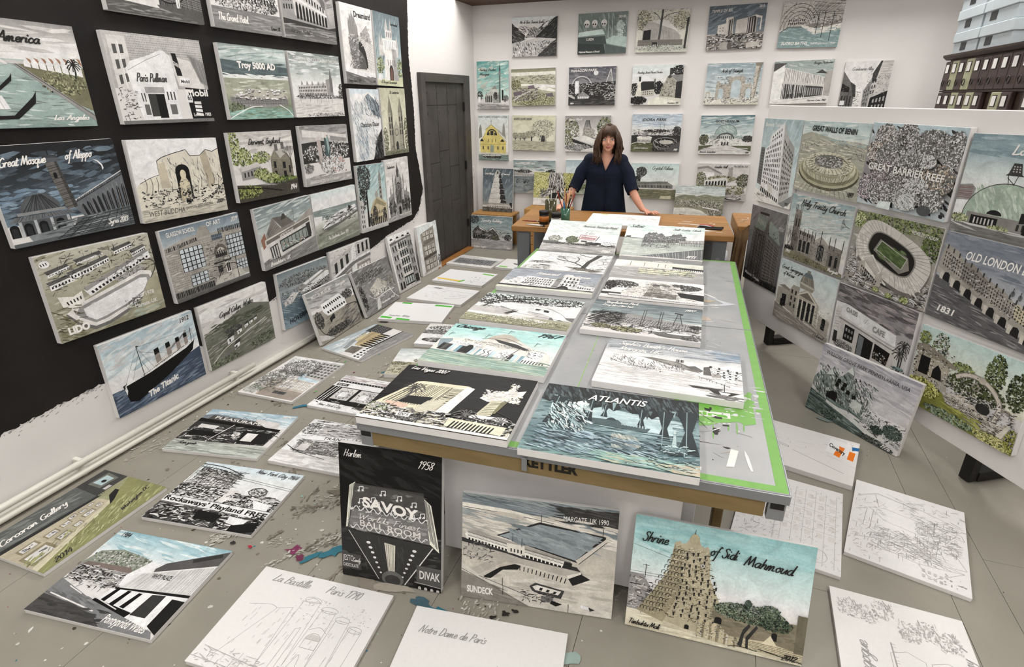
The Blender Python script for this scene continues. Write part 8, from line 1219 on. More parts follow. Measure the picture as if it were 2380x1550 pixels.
@pic
def goeth(s):
    s.grad(['5d828a', '86a3a8', 'b9c9c9', 'd6dad6'], 0, 60); s.wash(['527780', 'd9dedb', '94b0b4', 'bccac8'], 0, 0, 100, 46, 100, 30, 4, -3); s.fol([35, 55, 80, '6d7248'], 9, 62, 9, 14, 260, 2.2); s.fol([35, 55, 80], 92, 60, 11, 8, 210, 2.2); s.e('8fa8a5', 50, 50, 21, 27, 180, 360); s.wash(['a9bfba', '77928f', 'c3d0cb'], 36, 28, 64, 46, 60, 12, 3, 40); s.ring(60, .6, 50, 50, 21, 27, 180, 360); s.p('a5b0ac', 20, 52, 34, 48, 36, 58, 18, 60); s.p('9fb0aa', 66, 50, 82, 54, 84, 60, 66, 58); s.e('5f6664', 50, 60, 17, 16, 180, 360); s.e('c0c4bf', 50, 60, 14, 12, 180, 360); s.win(70, (38, 52, 62, 52, 64, 60, 36, 60), 7, 1, .5, .8); s.p('d3d3cd', 20, 76, 22, 66, 34, 60, 66, 60, 72, 66, 92, 70, 92, 78, 20, 78); s.arc(70, (42, 66, 58, 66, 58, 77, 42, 77), 3); s.ink([70, 110], 22, 50, 80, 78, 120, 4, .6); s.p('5f6444', 0, 78, 30, 76, 0, 92); s.p('5f6444', 60, 78, 100, 78, 100, 92, 84, 86); s.p('c9c9c4', 40, 78, 58, 78, 96, 100, 2, 100); s.wash([190, 225, 150], 6, 84, 92, 99, 40, 30, 2); s.b('GOETHEANUM', 28, 18, 72, 6, 50, .015); s.t('Dornach, Switzerland', 3, 96, 34, 4, 50, .7); s.t('1920', 90, 97, 97, 3.6, 60, .7)
@pic
def valentine(s):
    s.grad(['7f9a9c', 'a9bab8', 'dcdcd4'], 0, 34); s.wash(['6c8a8d', 'e3e4de', '9bb0b0', 60], 0, 2, 100, 32, 70, 28, 4); s.fol([35, 55, 80], 20, 34, 24, 6, 210, 2.2); s.fol([40, 60], 90, 34, 12, 6, 120, 2.2); s.p('b9b8b2', 0, 36, 60, 42, 60, 48, 0, 46); s.win(90, (0, 37, 60, 42, 60, 48, 0, 46), 22, 1, .3, .8); s.grad(['7b8688', '95a0a0', '858f90'], 48, 100); s.wash(['60696c', 'b3bcbb', '48525a'], 0, 50, 100, 99, 120, 24, 2, 4); s.ink([40, 60], 6, 56, 40, 66, 60, 6, .6, None, 90); s.p('b5b2a8', 40, 92, 100, 74, 100, 100, 30, 100); s.l(60, .8, 26, 78, 40, 70, 66, 74); s.l(60, .6, 26, 78, 26, 92); s.b("VALENTINE'S PARK LIDO", 4, 12, 52, 5, 240, .03)
@pic
def city(s):
    s.grad(['9fb9c2', 'c9d6d8', 'd9dcd8'], 0, 60); s.p('a9a6a2', 34, 70, 34, 20, 42, 16, 52, 18, 52, 70); s.p('8b8884', 52, 24, 70, 22, 70, 70, 52, 70); s.win(60, (35, 22, 51, 20, 51, 68, 35, 68), 6, 10, .5, .5); s.win(60, (53, 26, 69, 24, 69, 68, 53, 68), 6, 9, .5, .5); s.p(150, 6, 40, 30, 36, 30, 70, 6, 70); s.win(70, (7, 40, 29, 38, 29, 68, 7, 68), 7, 6, .5, .5); s.p(170, 70, 44, 98, 40, 98, 70, 70, 70); s.ink([60, 100, 150], 6, 44, 98, 70, 110, 4, .5); s.grad(['8d9a78', 'a5ab94'], 70, 100); s.fol(['2f381e', '56603a', '8a925c'], 30, 80, 30, 9, 360, 2.2); s.wash([170, 200], 40, 84, 100, 99, 40, 24, 3)
@pic
def crystal(s):
    s.grad(['b5cfcd', 'c9dbd8', 'd3deda', 'd6dcd4'], 0, 60); s.fol([35, 50, 70, 95], 22, 24, 11, 14, 330, 2.2); s.fol([35, 55, 75], 14, 44, 7, 8, 120, 2.2); s.p(55, 18, 80, 19, 36, 21, 36, 20, 82); s.c(50, .8, 20, 44, 26, 36, 30, 32); s.p('8f918a', 4, 60, 6, 52, 60, 52, 76, 50, 90, 60, 90, 72, 4, 72); s.p('77796f', 4, 56, 60, 50, 80, 50, 76, 56, 4, 60); s.win(55, (6, 60, 88, 60, 88, 70, 6, 70), 26, 1, .45, .8); s.l(60, .6, 72, 50, 73, 44); s.r(205, 0, 70, 100, 73); s.grad(['7f8064', '6d6f52', '85866a'], 73, 100); s.wash(['5a5c40', 'a09f7e', '71734f', '8f8d66'], 0, 74, 100, 99, 120, 24, 2.4, -3); s.p('c3bd9c', 66, 92, 88, 90, 88, 100, 64, 100); s.t('Crystal Palace', 44, 17, 88, 9, 70, .8)
@pic
def loudon(s):
    s.grad([195, 205, 200], 0, 50); s.p('b9b7b2', 0, 12, 20, 8, 46, 24, 60, 40, 60, 60, 0, 60); s.p(225, 12, 22, 34, 24, 34, 44, 12, 44); s.p('8f8d88', 0, 10, 20, 6, 50, 26, 46, 28, 20, 12, 0, 16); s.p('a5a39e', 60, 30, 62, 12, 68, 8, 70, 30, 68, 50, 60, 50); s.hat(60, .5, (60, 8, 70, 8, 70, 16, 60, 16), 5, True); s.fol(['23241a', '43452c', '6f7048', '97986a'], 8, 44, 12, 20, 300, 2.2); s.fol(['23241a', '43452c', '6f7048'], 92, 44, 14, 18, 330, 2.2); s.fol(['2f301f', '5a5b3a', '8a8b5e', 'bcbb92'], 50, 40, 28, 8, 360, 2); s.p('d0cec8', 16, 46, 58, 36, 62, 44, 62, 58, 16, 58); s.arc(50, (18, 46, 60, 42, 60, 58, 18, 58), 7); s.fol(['2f301f', '5a5b3a', '8a8b5e', 'bcbb92'], 50, 66, 46, 8, 460, 2); s.r(215, 20, 62, 70, 66); s.p('b3b1ab', 0, 84, 100, 80, 100, 100, 0, 100); s.fol(['2f301f', '6a6b44', '9a9a6c'], 70, 76, 26, 7, 260, 2); s.e(90, 76, 94, 16, 5); s.e(190, 76, 93, 13, 3); s.p('a5a39c', 73, 92, 74, 72, 78, 72, 79, 92); s.e('bdbab2', 76, 70, 7, 2.4); s.ink([60, 110, 225], 4, 46, 96, 98, 160, 4, .5); s.t('Loudon Hall', 33, 11, 58, 6, 60, .9); s.t('New Hall, New York', 70, 8, 97, 4.4, 110, .6)
@pic
def samarra(s):
    s.grad(['5c686f', '64727a', '7c8a90', '8a9495'], 0, 84); s.wash(['4c585f', '87969c', '6c7d86', '9fb0b4'], 0, 0, 100, 80, 110, 24, 7, -65)
    for i in range(6): y1 = 84 - i * 12.5; w_ = 31 - i * 3.9; s.p('cfccc6', 49 - w_, y1, 49 - w_ + 3, y1 - 12.5, 49 + w_ - 3, y1 - 12.5, 49 + w_, y1); s.p(60, 49 + w_ * .3, y1, 49 + w_ * .4, y1 - 12.5, 49 + w_ - 2.5, y1 - 11, 49 + w_ + 1, y1); s.c(110, .8, 49 - w_, y1 - 1, 49, y1 - 3, 49 + w_, y1 - 8); s.wash(['e0ddd7', 'b9b5ae'], 49 - w_ + 4, y1 - 11, 49, y1 - 2, 12, 10, 2, -8)
    s.p('b5b1aa', 42, 12, 43, 5, 48, 3, 54, 5, 56, 14, 42, 14); s.arch(50, 49, 12, 4, 6); s.r('a9a59c', 0, 80, 100, 86); s.hat(70, .7, (0, 80, 20, 80, 20, 84, 0, 84), 8, True); s.r(50, 90, 78, 98, 90); s.p('c3bfb6', 16, 84, 92, 84, 96, 92, 10, 92); s.win(90, (14, 86, 92, 86, 94, 91, 12, 91), 14, 1, .4, .6); s.p('6b675c', 0, 90, 100, 92, 100, 100, 0, 100); s.ink([50, 90, 140], 0, 90, 100, 99, 110, 10, .8); s.t('Great Mosque', 6, 14, 38, 4.4, 235, .9); s.t('of Samarra', 60, 14, 88, 4.4, 235, .9)
@pic
def forestry(s):
    s.grad(['728b90', '8ba0a2', 'a9b6b4', 'b3bab4'], 0, 64); s.wash(['64808a', 'b9c5c4', '8aa2a6'], 0, 0, 100, 50, 80, 30, 5); s.fol([35, 60, 80], 8, 12, 12, 12, 150, 2.2); s.p('5c5a56', 4, 52, 8, 40, 18, 32, 30, 40, 38, 46, 54, 34, 66, 52, 70, 70, 4, 70); s.p('c9cdca', 18, 28, 30, 36, 38, 44, 54, 30, 70, 50, 80, 54, 66, 54, 54, 38, 40, 48, 22, 40); s.l(50, 1.2, 4, 50, 18, 30, 38, 46, 54, 32, 70, 54); s.ink([35, 60, 150, 190], 4, 42, 92, 72, 360, 6, .6); s.win(40, (8, 56, 36, 58, 36, 70, 6, 70), 7, 1, .5, .8); s.e('8a8780', 18, 54, 7, 9, 180, 360); s.fol([50, 80, '6f6f50'], 60, 66, 8, 7, 150, 2); s.fol([40, 60, 85], 90, 62, 9, 9, 150, 2); s.grad([150, 165, 140], 72, 100); s.wash([190, 120, 170, 205], 0, 72, 100, 98, 90, 34, 2.4); s.t('Forestry Building', 26, 17, 76, 8, 240, 1); s.t('Portland, Oregon', 6, 96, 36, 6, 235, .8); s.t('1905', 86, 97, 97, 5, 235, .8)
@pic
def stump(s):
    s.grad(['b5b479', 'c3c28a', 'bdbb84'], 0, 78); s.fol(['5d5c30', '84833f', 'b5b35e', 'd6d48c', 'e4e2b4'], 20, 38, 24, 38, 620, 2.2); s.fol(['5d5c30', '84833f', 'b5b35e', 'd6d48c'], 88, 38, 16, 38, 420, 2.2); s.p('b3b0ab', 40, 0, 74, 0, 72, 24, 78, 48, 88, 70, 92, 78, 82, 76, 72, 60, 58, 58, 44, 64, 30, 78, 12, 74, 28, 62, 38, 44); s.ink([40, 70, 110, 225], 38, 0, 76, 58, 260, 14, .9, None, 86); s.ink([40, 80, 225], 16, 54, 44, 76, 90, 10, .9, None, -50); s.ink([40, 80, 225], 70, 50, 90, 76, 80, 10, .9, None, 60); s.p(45, 40, 68, 50, 60, 66, 60, 74, 72, 60, 78, 42, 78); s.e(40, 64, 18, 1.6, 3); s.r('e6e5e2', 0, 78, 100, 100); s.b('THE SENATOR', 22, 94, 60, 9, 50, .0, .25); s.b('TREE', 66, 96, 82, 9, 50, .0, .25)
@pic
def coast(s):
    s.grad(['9fabaa', 'bcc6c3', 'c9cfc8'], 0, 26); s.wash(['8a9898', 'd6dcda', 'aab8b6', 'cfdcdc'], 0, 0, 100, 22, 70, 30, 4, -4); s.p('8d9078', 0, 32, 20, 24, 44, 28, 60, 22, 84, 26, 100, 24, 100, 100, 0, 100); s.wash(['7b7f66', 'a3a68c', '6a6e56'], 0, 26, 100, 42, 70, 20, 3); s.fol([60, 90, '777a5c', '999b7c', 190], 50, 48, 52, 10, 760, 2); s.p('cfd2ca', 0, 62, 30, 60, 56, 66, 76, 82, 84, 100, 0, 100); s.fol([60, 90, '777a5c', 180], 86, 72, 16, 16, 420, 2); s.wash(['bfc6c1', 'dfe0d8', 'adb6b2'], 2, 68, 70, 96, 60, 26, 3); s.p(225, 58, 56, 92, 62, 92, 65, 58, 59); s.l(70, .4, 58, 59, 92, 65); s.ink([90, 130], 0, 78, 30, 98, 60, 10, .6, None, 12)
# ---------------------------------------------------------------- where each canvas is: metres and degrees on its wall, floor or table
# L left wall (y, z, turn)  B back wall (x, z, turn)  R display board (along, up, turn)  F floor, T table, K bench (x, y, turn)  P leaning (foot x, y, turn, ..., lean, foot z)
W6, H4 = .61, .457
BW_, BH_ = .575, .425
CANVAS = {
 'canal': ('L', .319, 2.013, -1.1), 'pullman': ('L', 1.075, 2.005, -.4), 'spots': ('L', 1.151, 2.557, -.9), 'grand': ('L', 1.837, 2.548, -.4), 'arcade': ('L', 2.48, 2.54, -.6),
 'dream': ('L', 3.094, 2.32, -.8, H4, W6), 'castle': ('L', 3.581, 2.313, -1.2, H4, W6), 'troy': ('L', 1.823, 2.001, -.6), 'school': ('L', 2.469, 1.995, -.6), 'glacier': ('L', 3.104, 1.673, -.4, H4, W6),
 'twin': ('L', 3.589, 1.684, -.3, H4, W6), 'mosque': ('L', .37, 1.485, -.2), 'buddha': ('L', 1.044, 1.459, -2.4), 'derwent': ('L', 1.761, 1.462, -1.2), 'flowers': ('L', 2.469, 1.473, -1),
 'palace': ('L', 3.077, 1.025, -1.8, H4, W6), 'gothic': ('L', 3.548, 1.035, -.1, H4, W6), 'lido': ('L', .422, .968, -1), 'glasgow': ('L', 1.11, .954, .3), 'video': ('L', 1.868, .953, .8), 'seaside': ('L', 2.49, .955, 0),
 'liner': ('L', .576, .43, -.9), 'valley': ('L', 1.235, .42, -.5), 'hover': ('L', 1.965, .428, -1.1), 'corner': ('L', 2.62, .44, -.3),
 'motor': ('P', -2.500, 2.168, 92.0, .61, .448, .035, 12.6), 'aerial': ('P', -2.488, 2.828, 90.4, .61, .442, .035, 16.5), 'tallrow': ('P', -2.546, 3.45, 87, .427, .596, .035, 9.6), 'sash': ('P', -2.60, 4.071, 87, .43, .57, .035, 5.0),
 'library': ('F', -2.164, 2.049, 77.3), 'treehouse': ('F', -2.32, 1.303, .8, H4, W6), 'bar': ('F', -1.662, 1.234, 1), 'pleasure': ('F', -2.18, .585, 10.1), 'rock': ('F', -1.754, .111, 7.4), 'gallery': ('F', -2.333, -.25, 90), 'white': ('F', -1.706, -.443, 6.5), 'marc': ('F', -1.479, .667, 3.9),
 'bastille': ('F', -.897, -.404, 4.6), 'notre': ('F', -.165, -.351, 7.3), 'germany': ('F', 1.295, .18, 87.6), 'opera': ('F', 1.47, .964, -14.7, H4, W6), 'facade': ('F', .96, .90, -9.8, H4, W6), 'coventry': ('F', 1.053, 1.53, -14.5, W6, H4, .03),
 'willow': ('P', 1.378, 1.867, -47, W6, H4, .03, 5),
 'bonwit': ('R', -1.526, .436, .1, H4, W6), 'benin': ('R', -.985, .514, .3), 'reef': ('R', -.359, .523, -.3, W6, H4, .04), 'derby': ('R', .271, .503, .9), 'masonic': ('R', -1.526, -.212, .1, H4, W6), 'trinity': ('R', -.977, .027, .7), 'stadium': ('R', -.347, .028, .9), 'bridge': ('R', .278, .029, .4), 'synagogue': ('R', -.983, -.453, 1), 'cafe': ('R', -.357, -.432, 1.9, W6, .43), 'garden': ('R', .297, -.473, 2.6),
 'kentucky': ('P', -.532, 2.543, 1.3, .589, .42, .03, 66.9, .79), 'branches': ('T', -.525, 2.281, 2.1, .594, .47), 'crem': ('T', -.523, 1.815, 2.6, .618, .43), 'whale': ('T', -.508, 1.228, 1, .604, .461), 'chicago': ('T', -.48, .703, 2.8, .599, .473), 'vegas': ('T', -.468, .192, 3.4, .601, .462),
 'saltair': ('P', .103, 2.575, 1.8, .603, .50, .03, 73.2, .79), 'chairs': ('T', .116, 2.285, 2.3, .609, .43), 'villa': ('T', .139, 1.806, 1.6, .603, .42), 'steeple': ('T', .146, 1.311, 1.2, .603, .478), 'booth': ('T', .33, .761, .9, .606, .473), 'atlantis': ('T', .18, .211, 3, .602, .483),
 'farblock': ('F', -2.259, 4.57, -4.1, W6, .42, .03), 'fartape': ('F', -1.633, 4.60, -1.1, W6, .40, .03), 'dots': ('F', -2.114, 3.926, -1.6, W6, H4, .03), 'sheet': ('F', -2.083, 3.309, -1.4, W6, H4, .03), 'tape': ('F', -2.098, 2.773, 10, W6, H4, .03), 'boat': ('F', -1.502, 2.375, 9.5, W6, H4, .03), 'field': ('F', -1.464, 1.837, 13.8, W6, H4, .03),
 'savoy': ('P', -.663, -.089, 6.3, .45, .615, .03, 10.6), 'sundeck': ('P', -.052, 0, 8.9, .614, .466, .02, 12), 'shrine': ('P', .618, .059, 3.2, .628, .449, .02, 18),
 'mer': ('B', -1.872, 2.571, -.5), 'skulls': ('B', -1.042, 2.575, .2), 'barn': ('B', -.359, 2.573, -.6), 'bel': ('B', .414, 2.579, .7), 'sutro': ('B', 1.145, 2.572, -.5), 'ferhat': ('B', -2.422, 2.041, .1, .433, .558), 'town': ('B', -1.881, 2.012, 1), 'paragon': ('B', -1.136, 2.015, .4), 'reading': ('B', -.37, 2.017, .2), 'arch': ('B', .461, 2.018, .2), 'modern': ('B', 1.155, 2.026, 1.4), 'alley': ('B', 1.767, 1.935, .9, .431, .565), 'yellow': ('B', -2.431, 1.403, -.2, .429, .564), 'olive': ('B', -1.87, 1.472, -.2), 'tower': ('B', -1.165, 1.471, .6), 'idora': ('B', -.329, 1.491, .5), 'goeth': ('B', .462, 1.481, .9), 'valentine': ('B', -1.858, .923, .6), 'city': ('B', -1.136, .946, 1.5), 'crystal': ('B', -.30, .93, .7), 'loudon': ('B', .486, .948, .4),
 'samarra': ('P', -2.35, 5.565, 0, .437, .565, .03, 6, .4555), 'forestry': ('P', -2.335, 5.28, 2, .586, .444, .03, 3), 'stump': ('P', -1.57, 5.565, 0, .535, .42, .03, 7, .5755), 'coast': ('P', .26, 5.565, 0, .57, .43, .03, 7, .4705), 'bench': ('K', -.30, 3.36, 3.2, .61, .47),
}
LABEL = {
 'canal': 'painting of gondolas on a canal beside cottages, at the left edge of the black wall', 'pullman': 'painting of a white rounded cinema front with brick houses and shop signs, black wall',
 'spots': 'painting of a spotted cart by a chain fence, cut off at the top', 'grand': 'painting of a large many-windowed hotel above a pale lawn, cut off at the top',
 'arcade': 'painting of a corner hotel with dark street arcade, top of the black wall', 'dream': 'upright painting of a giant raised hand over an arched fairground entrance',
 'castle': 'upright painting of a white fairytale castle tower with turrets and lawn', 'troy': 'painting of a walled ancient hill town under a slate sea with bold white title',
 'school': 'painting of a long many-gabled school with spire beyond a pale field', 'glacier': 'upright painting of a white glacier tongue falling between blue-grey mountains',
 'twin': 'upright olive-toned painting of a church with two pointed towers', 'mosque': 'dark night painting of a domed courtyard, minaret and crescent moon', 'buddha': 'painting of a cream cliff with a tall dark niche holding a standing figure',
 'derwent': 'painting of stone cottages among green trees with a date in white', 'flowers': 'grey painting of a shrine heaped with flowers and wrapped bouquets', 'palace': 'upright painting of a leaning tower street scene with a big dark tree at left',
 'gothic': 'upright grey painting of a pinnacled gothic church front with street trees', 'lido': 'painting of a seaside bathing pool seen from above with bold white corner title', 'glasgow': 'painting of a stone art school facade with large gridded windows',
 'video': 'painting of a corner video shop with gabled roof under a cloudy sky', 'seaside': 'pale painting of a low spit of beach buildings between sea and sand', 'liner': 'painting of a black four-funnelled ocean liner on a blue sea',
 'valley': 'painting of a green hillside village with stone bridge, low on the left wall', 'hover': 'painting of a low terminal beside blue-grey water, low on the wall behind leaning canvases', 'corner': 'black and white painting of a street corner building, half hidden behind leaning canvases',
 'motor': 'painting of a white two-storey museum with hedged yard, leaning at the left wall', 'aerial': 'grey aerial painting of a pyramid-roofed complex and forking roads, leaning at the left wall', 'tallrow': 'upright painting of a tall ornate town house front, leaning next to the door end', 'sash': 'upright beige painting of tall sash windows, leaning nearest the grey door',
 'library': 'painting of a tan arcaded library turned sideways on the floor', 'treehouse': 'pale upright painting of a tree in front of an office block, flat on the floor', 'bar': 'painting of a black bar front on the floor, partly under the table edge',
 'pleasure': 'painting of a dark pleasure arcade under a blue sky, flat on the floor', 'rock': 'painting of a roller coaster above a lettered banner, flat on the floor', 'gallery': 'olive painting of a picture gallery interior turned sideways on the floor at far left', 'white': 'painting of a white corrugated hall beside a street, nearest the lower left corner',
 'marc': 'pale painting of a market shop with slanting awnings, behind the black dance-hall canvas', 'bastille': 'white canvas with a pencil sketch of a round-towered fortress, on the floor', 'notre': 'white canvas with a pencil sketch of a cathedral spire, cut by the bottom edge',
 'germany': 'white canvas with a faint sketch of arched windows, in the lower right corner', 'opera': 'white canvas with a dense pencil sketch of tents and wreckage, right floor', 'facade': 'white canvas with a faint sketch of a gridded facade, under the table corner', 'coventry': 'nearly blank white canvas with orange tape and a stuck-on note, right of the table',
 'willow': 'painting of a rocky fairground mountain and lake, leaning at the foot of the white board', 'bonwit': 'upright painting of a tall white department store seen from its corner', 'benin': 'painting of a round walled city ringed by ramparts, white board', 'reef': 'painting of crowded coral in greys, pinks and oranges, white board',
 'derby': 'painting of a green domed hat-topped restaurant, at the right edge of the board', 'masonic': 'upright dark painting of a brown skyscraper with green gabled roof', 'trinity': 'painting of a grey pinnacled parish church with tower at left', 'stadium': 'painting of an oval white-roofed stadium with green pitch from above',
 'bridge': 'painting of a long bridge crowded with houses over dark water', 'synagogue': 'painting of a columned and domed synagogue, lower left of the white board', 'cafe': 'painting of a low white cafe with awning and palm under dark clouds', 'garden': 'painting of a shell grotto garden with yellow-green leaves and cypresses',
 'kentucky': 'painting of a pink roadside sign and bare trees, propped at the far left table end', 'branches': 'white painting of dark bare branches, lying second in the left table row', 'crem': 'painting of a castellated white building under a lilac-grey sky, left table row', 'whale': 'painting of a pale whale model under dark trees, middle of the left table row',
 'chicago': 'painting of a striped turreted amusement hall under a turquoise sky', 'vegas': 'black night painting of a neon-lit casino hotel and starburst sign', 'saltair': 'painting of a domed lake pavilion on piles, propped at the far right table end', 'chairs': 'painting of cream garden tables and chairs on a grey terrace', 'villa': 'painting of a broken white statue-like facade among dark trees, right table row',
 'steeple': 'grey painting of a steel fairground pavilion and parachute tower, right table row', 'booth': 'pale painting of white cliffs and a harbour house with boats', 'atlantis': 'blue-green painting of a drowned cavern city with stalactites, near table edge',
 'farblock': 'grey painting of a long building, flat on the floor farthest back by the bench leg', 'fartape': 'white canvas with green and yellow tape, half hidden behind the bench leg', 'dots': 'white sketch canvas with yellow tape and scattered black dots on the far floor', 'sheet': 'white sketch canvas with thin grey lines between the dotted and the taped canvases', 'tape': 'white blank canvas with four strips of green tape at its corners',
 'boat': 'painting of a round boat and dark trees, on the floor half under the table row', 'field': 'small pale painting of a field with a round tree, on the floor beside the table', 'savoy': 'upright black night painting of a lit dance-hall marquee, leaning at the table front', 'sundeck': 'painting of a seaside sun deck building and tidal pool, leaning at the table front', 'shrine': 'painting of a stepped mud-brick shrine and tree under an aqua sky',
 'mer': 'painting of a dark mountain pass with glacier, top left of the back wall', 'skulls': 'grey-green painting of three skulls and a head in a museum case', 'barn': 'painting of a weathered timber barn among pale woodland', 'bel': 'painting of ruined temple blocks under a dark slate sky', 'sutro': 'painting of an indoor pool under an arched iron roof', 'ferhat': 'upright painting of a domed mosque with slender minaret and teal sky',
 'town': 'olive painting of rooftops in trees beside a river bend', 'paragon': 'dark moonlit painting of a fairground with coaster arch', 'reading': 'painting of thatched stone cottages with dark hedges', 'arch': 'painting of a ruined triple arch beside a tall column', 'modern': 'painting of a white finned modernist building in perspective', 'alley': 'painting of a narrow shopping alley, above the white board at right',
 'yellow': 'upright painting of a yellow church front above a moored boat', 'olive': 'sepia painting of an old olive tree in a grove', 'tower': 'painting of a tented tower among trees, behind the woman on the left', 'idora': 'painting of a fairground with round pavilion, just right of the woman', 'goeth': 'painting of a large domed building at the end of a path', 'valentine': 'painting of an open-air pool under clouds, low left of the back wall',
 'city': 'painting of grey tower blocks, mostly hidden behind the woman', 'crystal': 'painting of a lone tree before a low glass hall, right of the woman', 'loudon': 'painting of a garden house with round fountain, lower right of the back wall', 'samarra': 'upright painting of a spiral stone tower standing on the low bench', 'forestry': 'painting of a gabled timber lodge standing on the floor by the door',
 'stump': 'painting of a huge tree stump with flared roots, standing behind the brush jars', 'coast': 'pale painting of a wooded bay standing behind the right of the bench', 'bench': 'white sketch canvas lying on the bench in front of the woman',
}
SKETCH = {'bastille', 'notre', 'germany', 'opera', 'facade', 'coventry', 'dots', 'sheet', 'tape', 'fartape', 'bench'}
DEPTH = {'L': .035, 'B': .03, 'R': .03, 'F': .02, 'T': .03, 'K': .03, 'P': .03}
M_pic = vcmat('painted_canvas', .5, .25, .07, 120, .2)
M_skt = vcmat('pencilled_canvas', .6, .2, .015, 60)
VIVID = {'shrine': .78, 'chicago': .85, 'ferhat': .85, 'yellow': .95, 'derwent': .9, 'garden': .9, 'coventry': 1, 'tape': 1, 'dots': 1, 'white': .8, 'stadium': .9, 'stump': .9}
M_let = vcmat('brushed_lettering', .5, .25, .03, 60)
def place(n):
    a = CANVAS[n]; k = a[0]; t = a[6] if len(a) > 6 else DEPTH[k]
    w_, h_ = (a[4], a[5]) if len(a) > 5 else ((BW_, BH_) if k == 'B' else (W6, H4))
    Z = Vector((0, 0, 1)); q = R(a[3])
    if k == 'L': c, r, u = Vector((XL + t + .0005, a[1], a[2])), Vector((0, 1, 0)), Z
    elif k == 'B': c, r, u = Vector((a[1], YB - t - .0005, a[2])), Vector((1, 0, 0)), Z
    elif k in 'FTK': c, r, u = Vector((a[1], a[2], {'F': 0, 'T': .7615, 'K': BZ + .001}[k] + t)), Vector((1, 0, 0)), Vector((0, 1, 0))
    elif k == 'R': c, r, u = PO + PR * a[1] + PU * a[2] + PN * (t - BD + .0005), PR, PU
    else:
        lean = R(a[7]); zb = a[8] if len(a) > 8 else 0
        r = Vector((math.cos(q), math.sin(q), 0)); bk = Vector((-math.sin(q), math.cos(q), 0)); u = Z * math.cos(lean) + bk * math.sin(lean)
        c = Vector((a[1], a[2], zb + (t * math.sin(lean) if len(a) <= 8 or zb < .7 else 0))) + u * (h_ / 2); q = 0
    return pmat(c, r * math.cos(q) + u * math.sin(q), u * math.cos(q) - r * math.sin(q)), w_, h_, t
def mute(C, k):
    out = []
    for a, b, c in C:      # mix with grey, then deepen the darks and clear the lights
        g = .3 * a + .59 * b + .11 * c; out.append(tuple(min(.82, max(0, g + (v - g) * k) ** 1.15 * 1.22) for v in (a, b, c)))
    return out
BOXM = {}
TEXTS = []
LET = {}
SEED = 11
for n in CANVAS:
    M, w_, h_, t = place(n); SEED += 1
    key = (w_, h_, t)
    if key not in BOXM: BOXM[key] = MB().box(-w_ / 2, w_ / 2, -h_ / 2, h_ / 2, -t, 0).mesh('stretched_canvas', M_edge, bevel=.002)
    root = empty('sketch_canvas' if n in SKETCH else 'painting'); root.matrix_world = M
    tag(root, LABEL[n], 'canvas' if n in SKETCH else 'painting')
    link('stretched_canvas', BOXM[key], root)
    s = Pic(w_, h_, SEED); PICS[n](s)
    o = link('pencil_drawing' if n in SKETCH else 'painted_picture', cmesh('picture', s.V, s.F, s.C if n in SKETCH else mute(s.C, VIVID.get(n, .68)), M_skt if n in SKETCH else M_pic), root); o.location = (0, 0, .0003)
    top = (s.k + 4) * DZ + .0003
    LET[n] = (s, root, top)
    for tx in s.q:
        cu = bpy.data.curves.new('letters', 'FONT'); cu.body = tx[0]; cu.offset = tx[6]; cu.shear = tx[7]; cu.resolution_u = 3
        to = bpy.data.objects.new('letters', cu); COL.objects.link(to); TEXTS.append((n, tx, to))
# flat lettering on other things, gathered the same way: (text, parent, matrix, width, cap height, colour, bold)
SIGN = []
def sign(txt, parent, M, width, cap, c, bold=.03, name='lettering'):
    cu = bpy.data.curves.new('letters', 'FONT'); cu.body = txt; cu.offset = bold; cu.resolution_u = 3
    to = bpy.data.objects.new('letters', cu); COL.objects.link(to); SIGN.append((to, parent, M, width, cap, c, name))
sign('KETTLER', TT, Matrix.Translation((-.102, .0035, .688)) @ Matrix.Rotation(R(90), 4, 'X'), .2, .036, '1d1a16', .06)
sign('mpire', TT, Matrix.Translation((.40, .418, .7611)), .2, .026, '6fb245', .04)
sign('ONT', TT, Matrix.Translation((.40, .475, .7611)), .19, .06, '6fb245', .05)
bpy.context.view_layer.update()
dg = bpy.context.evaluated_depsgraph_get()
CAP = .70
def glyphs(to):
    me = bpy.data.meshes.new_from_object(to.evaluated_get(dg)); V = [v.co.copy() for v in me.vertices]; F = [tuple(p.vertices) for p in me.polygons]; bpy.data.meshes.remove(me)
    return V, F
for n, (txt, x0, y, x1, sz, c, bold, sh, rise), to in TEXTS:
    s = LET[n][0]; V, F = glyphs(to)
    if not V: continue
    xa, xb = min(v.x for v in V), max(v.x for v in V); V_ = []; kx = (x1 - x0) / (xb - xa)
    for v in V:
        u = (v.x - xa) * kx; V_.append((((x0 + u) / 100 - .5) * s.w, (.5 - (y - v.y / CAP * sz + rise * u / (x1 - x0)) / 100) * s.h, 0))
    s.T.append((V_, F, c))
for to, parent, M, width, cap, c, name in SIGN:
    V, F = glyphs(to); xa, xb = min(v.x for v in V), max(v.x for v in V)
    o = link(name, cmesh(name, [((v.x - xa) / (xb - xa) * width, v.y / CAP * cap, 0) for v in V], F, [col(c)] * len(V), M_let), parent); o.matrix_local = M
for _, _, to in TEXTS: bpy.data.objects.remove(to)
for q in SIGN: bpy.data.objects.remove(q[0])
for cu in [c for c in bpy.data.curves if c.name.startswith('letters')]: bpy.data.curves.remove(cu)
for n, (s, root, top) in LET.items():
    for V_, F_, c in s.T:
        o = link('lettering', cmesh('lettering', V_, F_, [c] * len(V_), M_let), root); o.location = (0, 0, top)
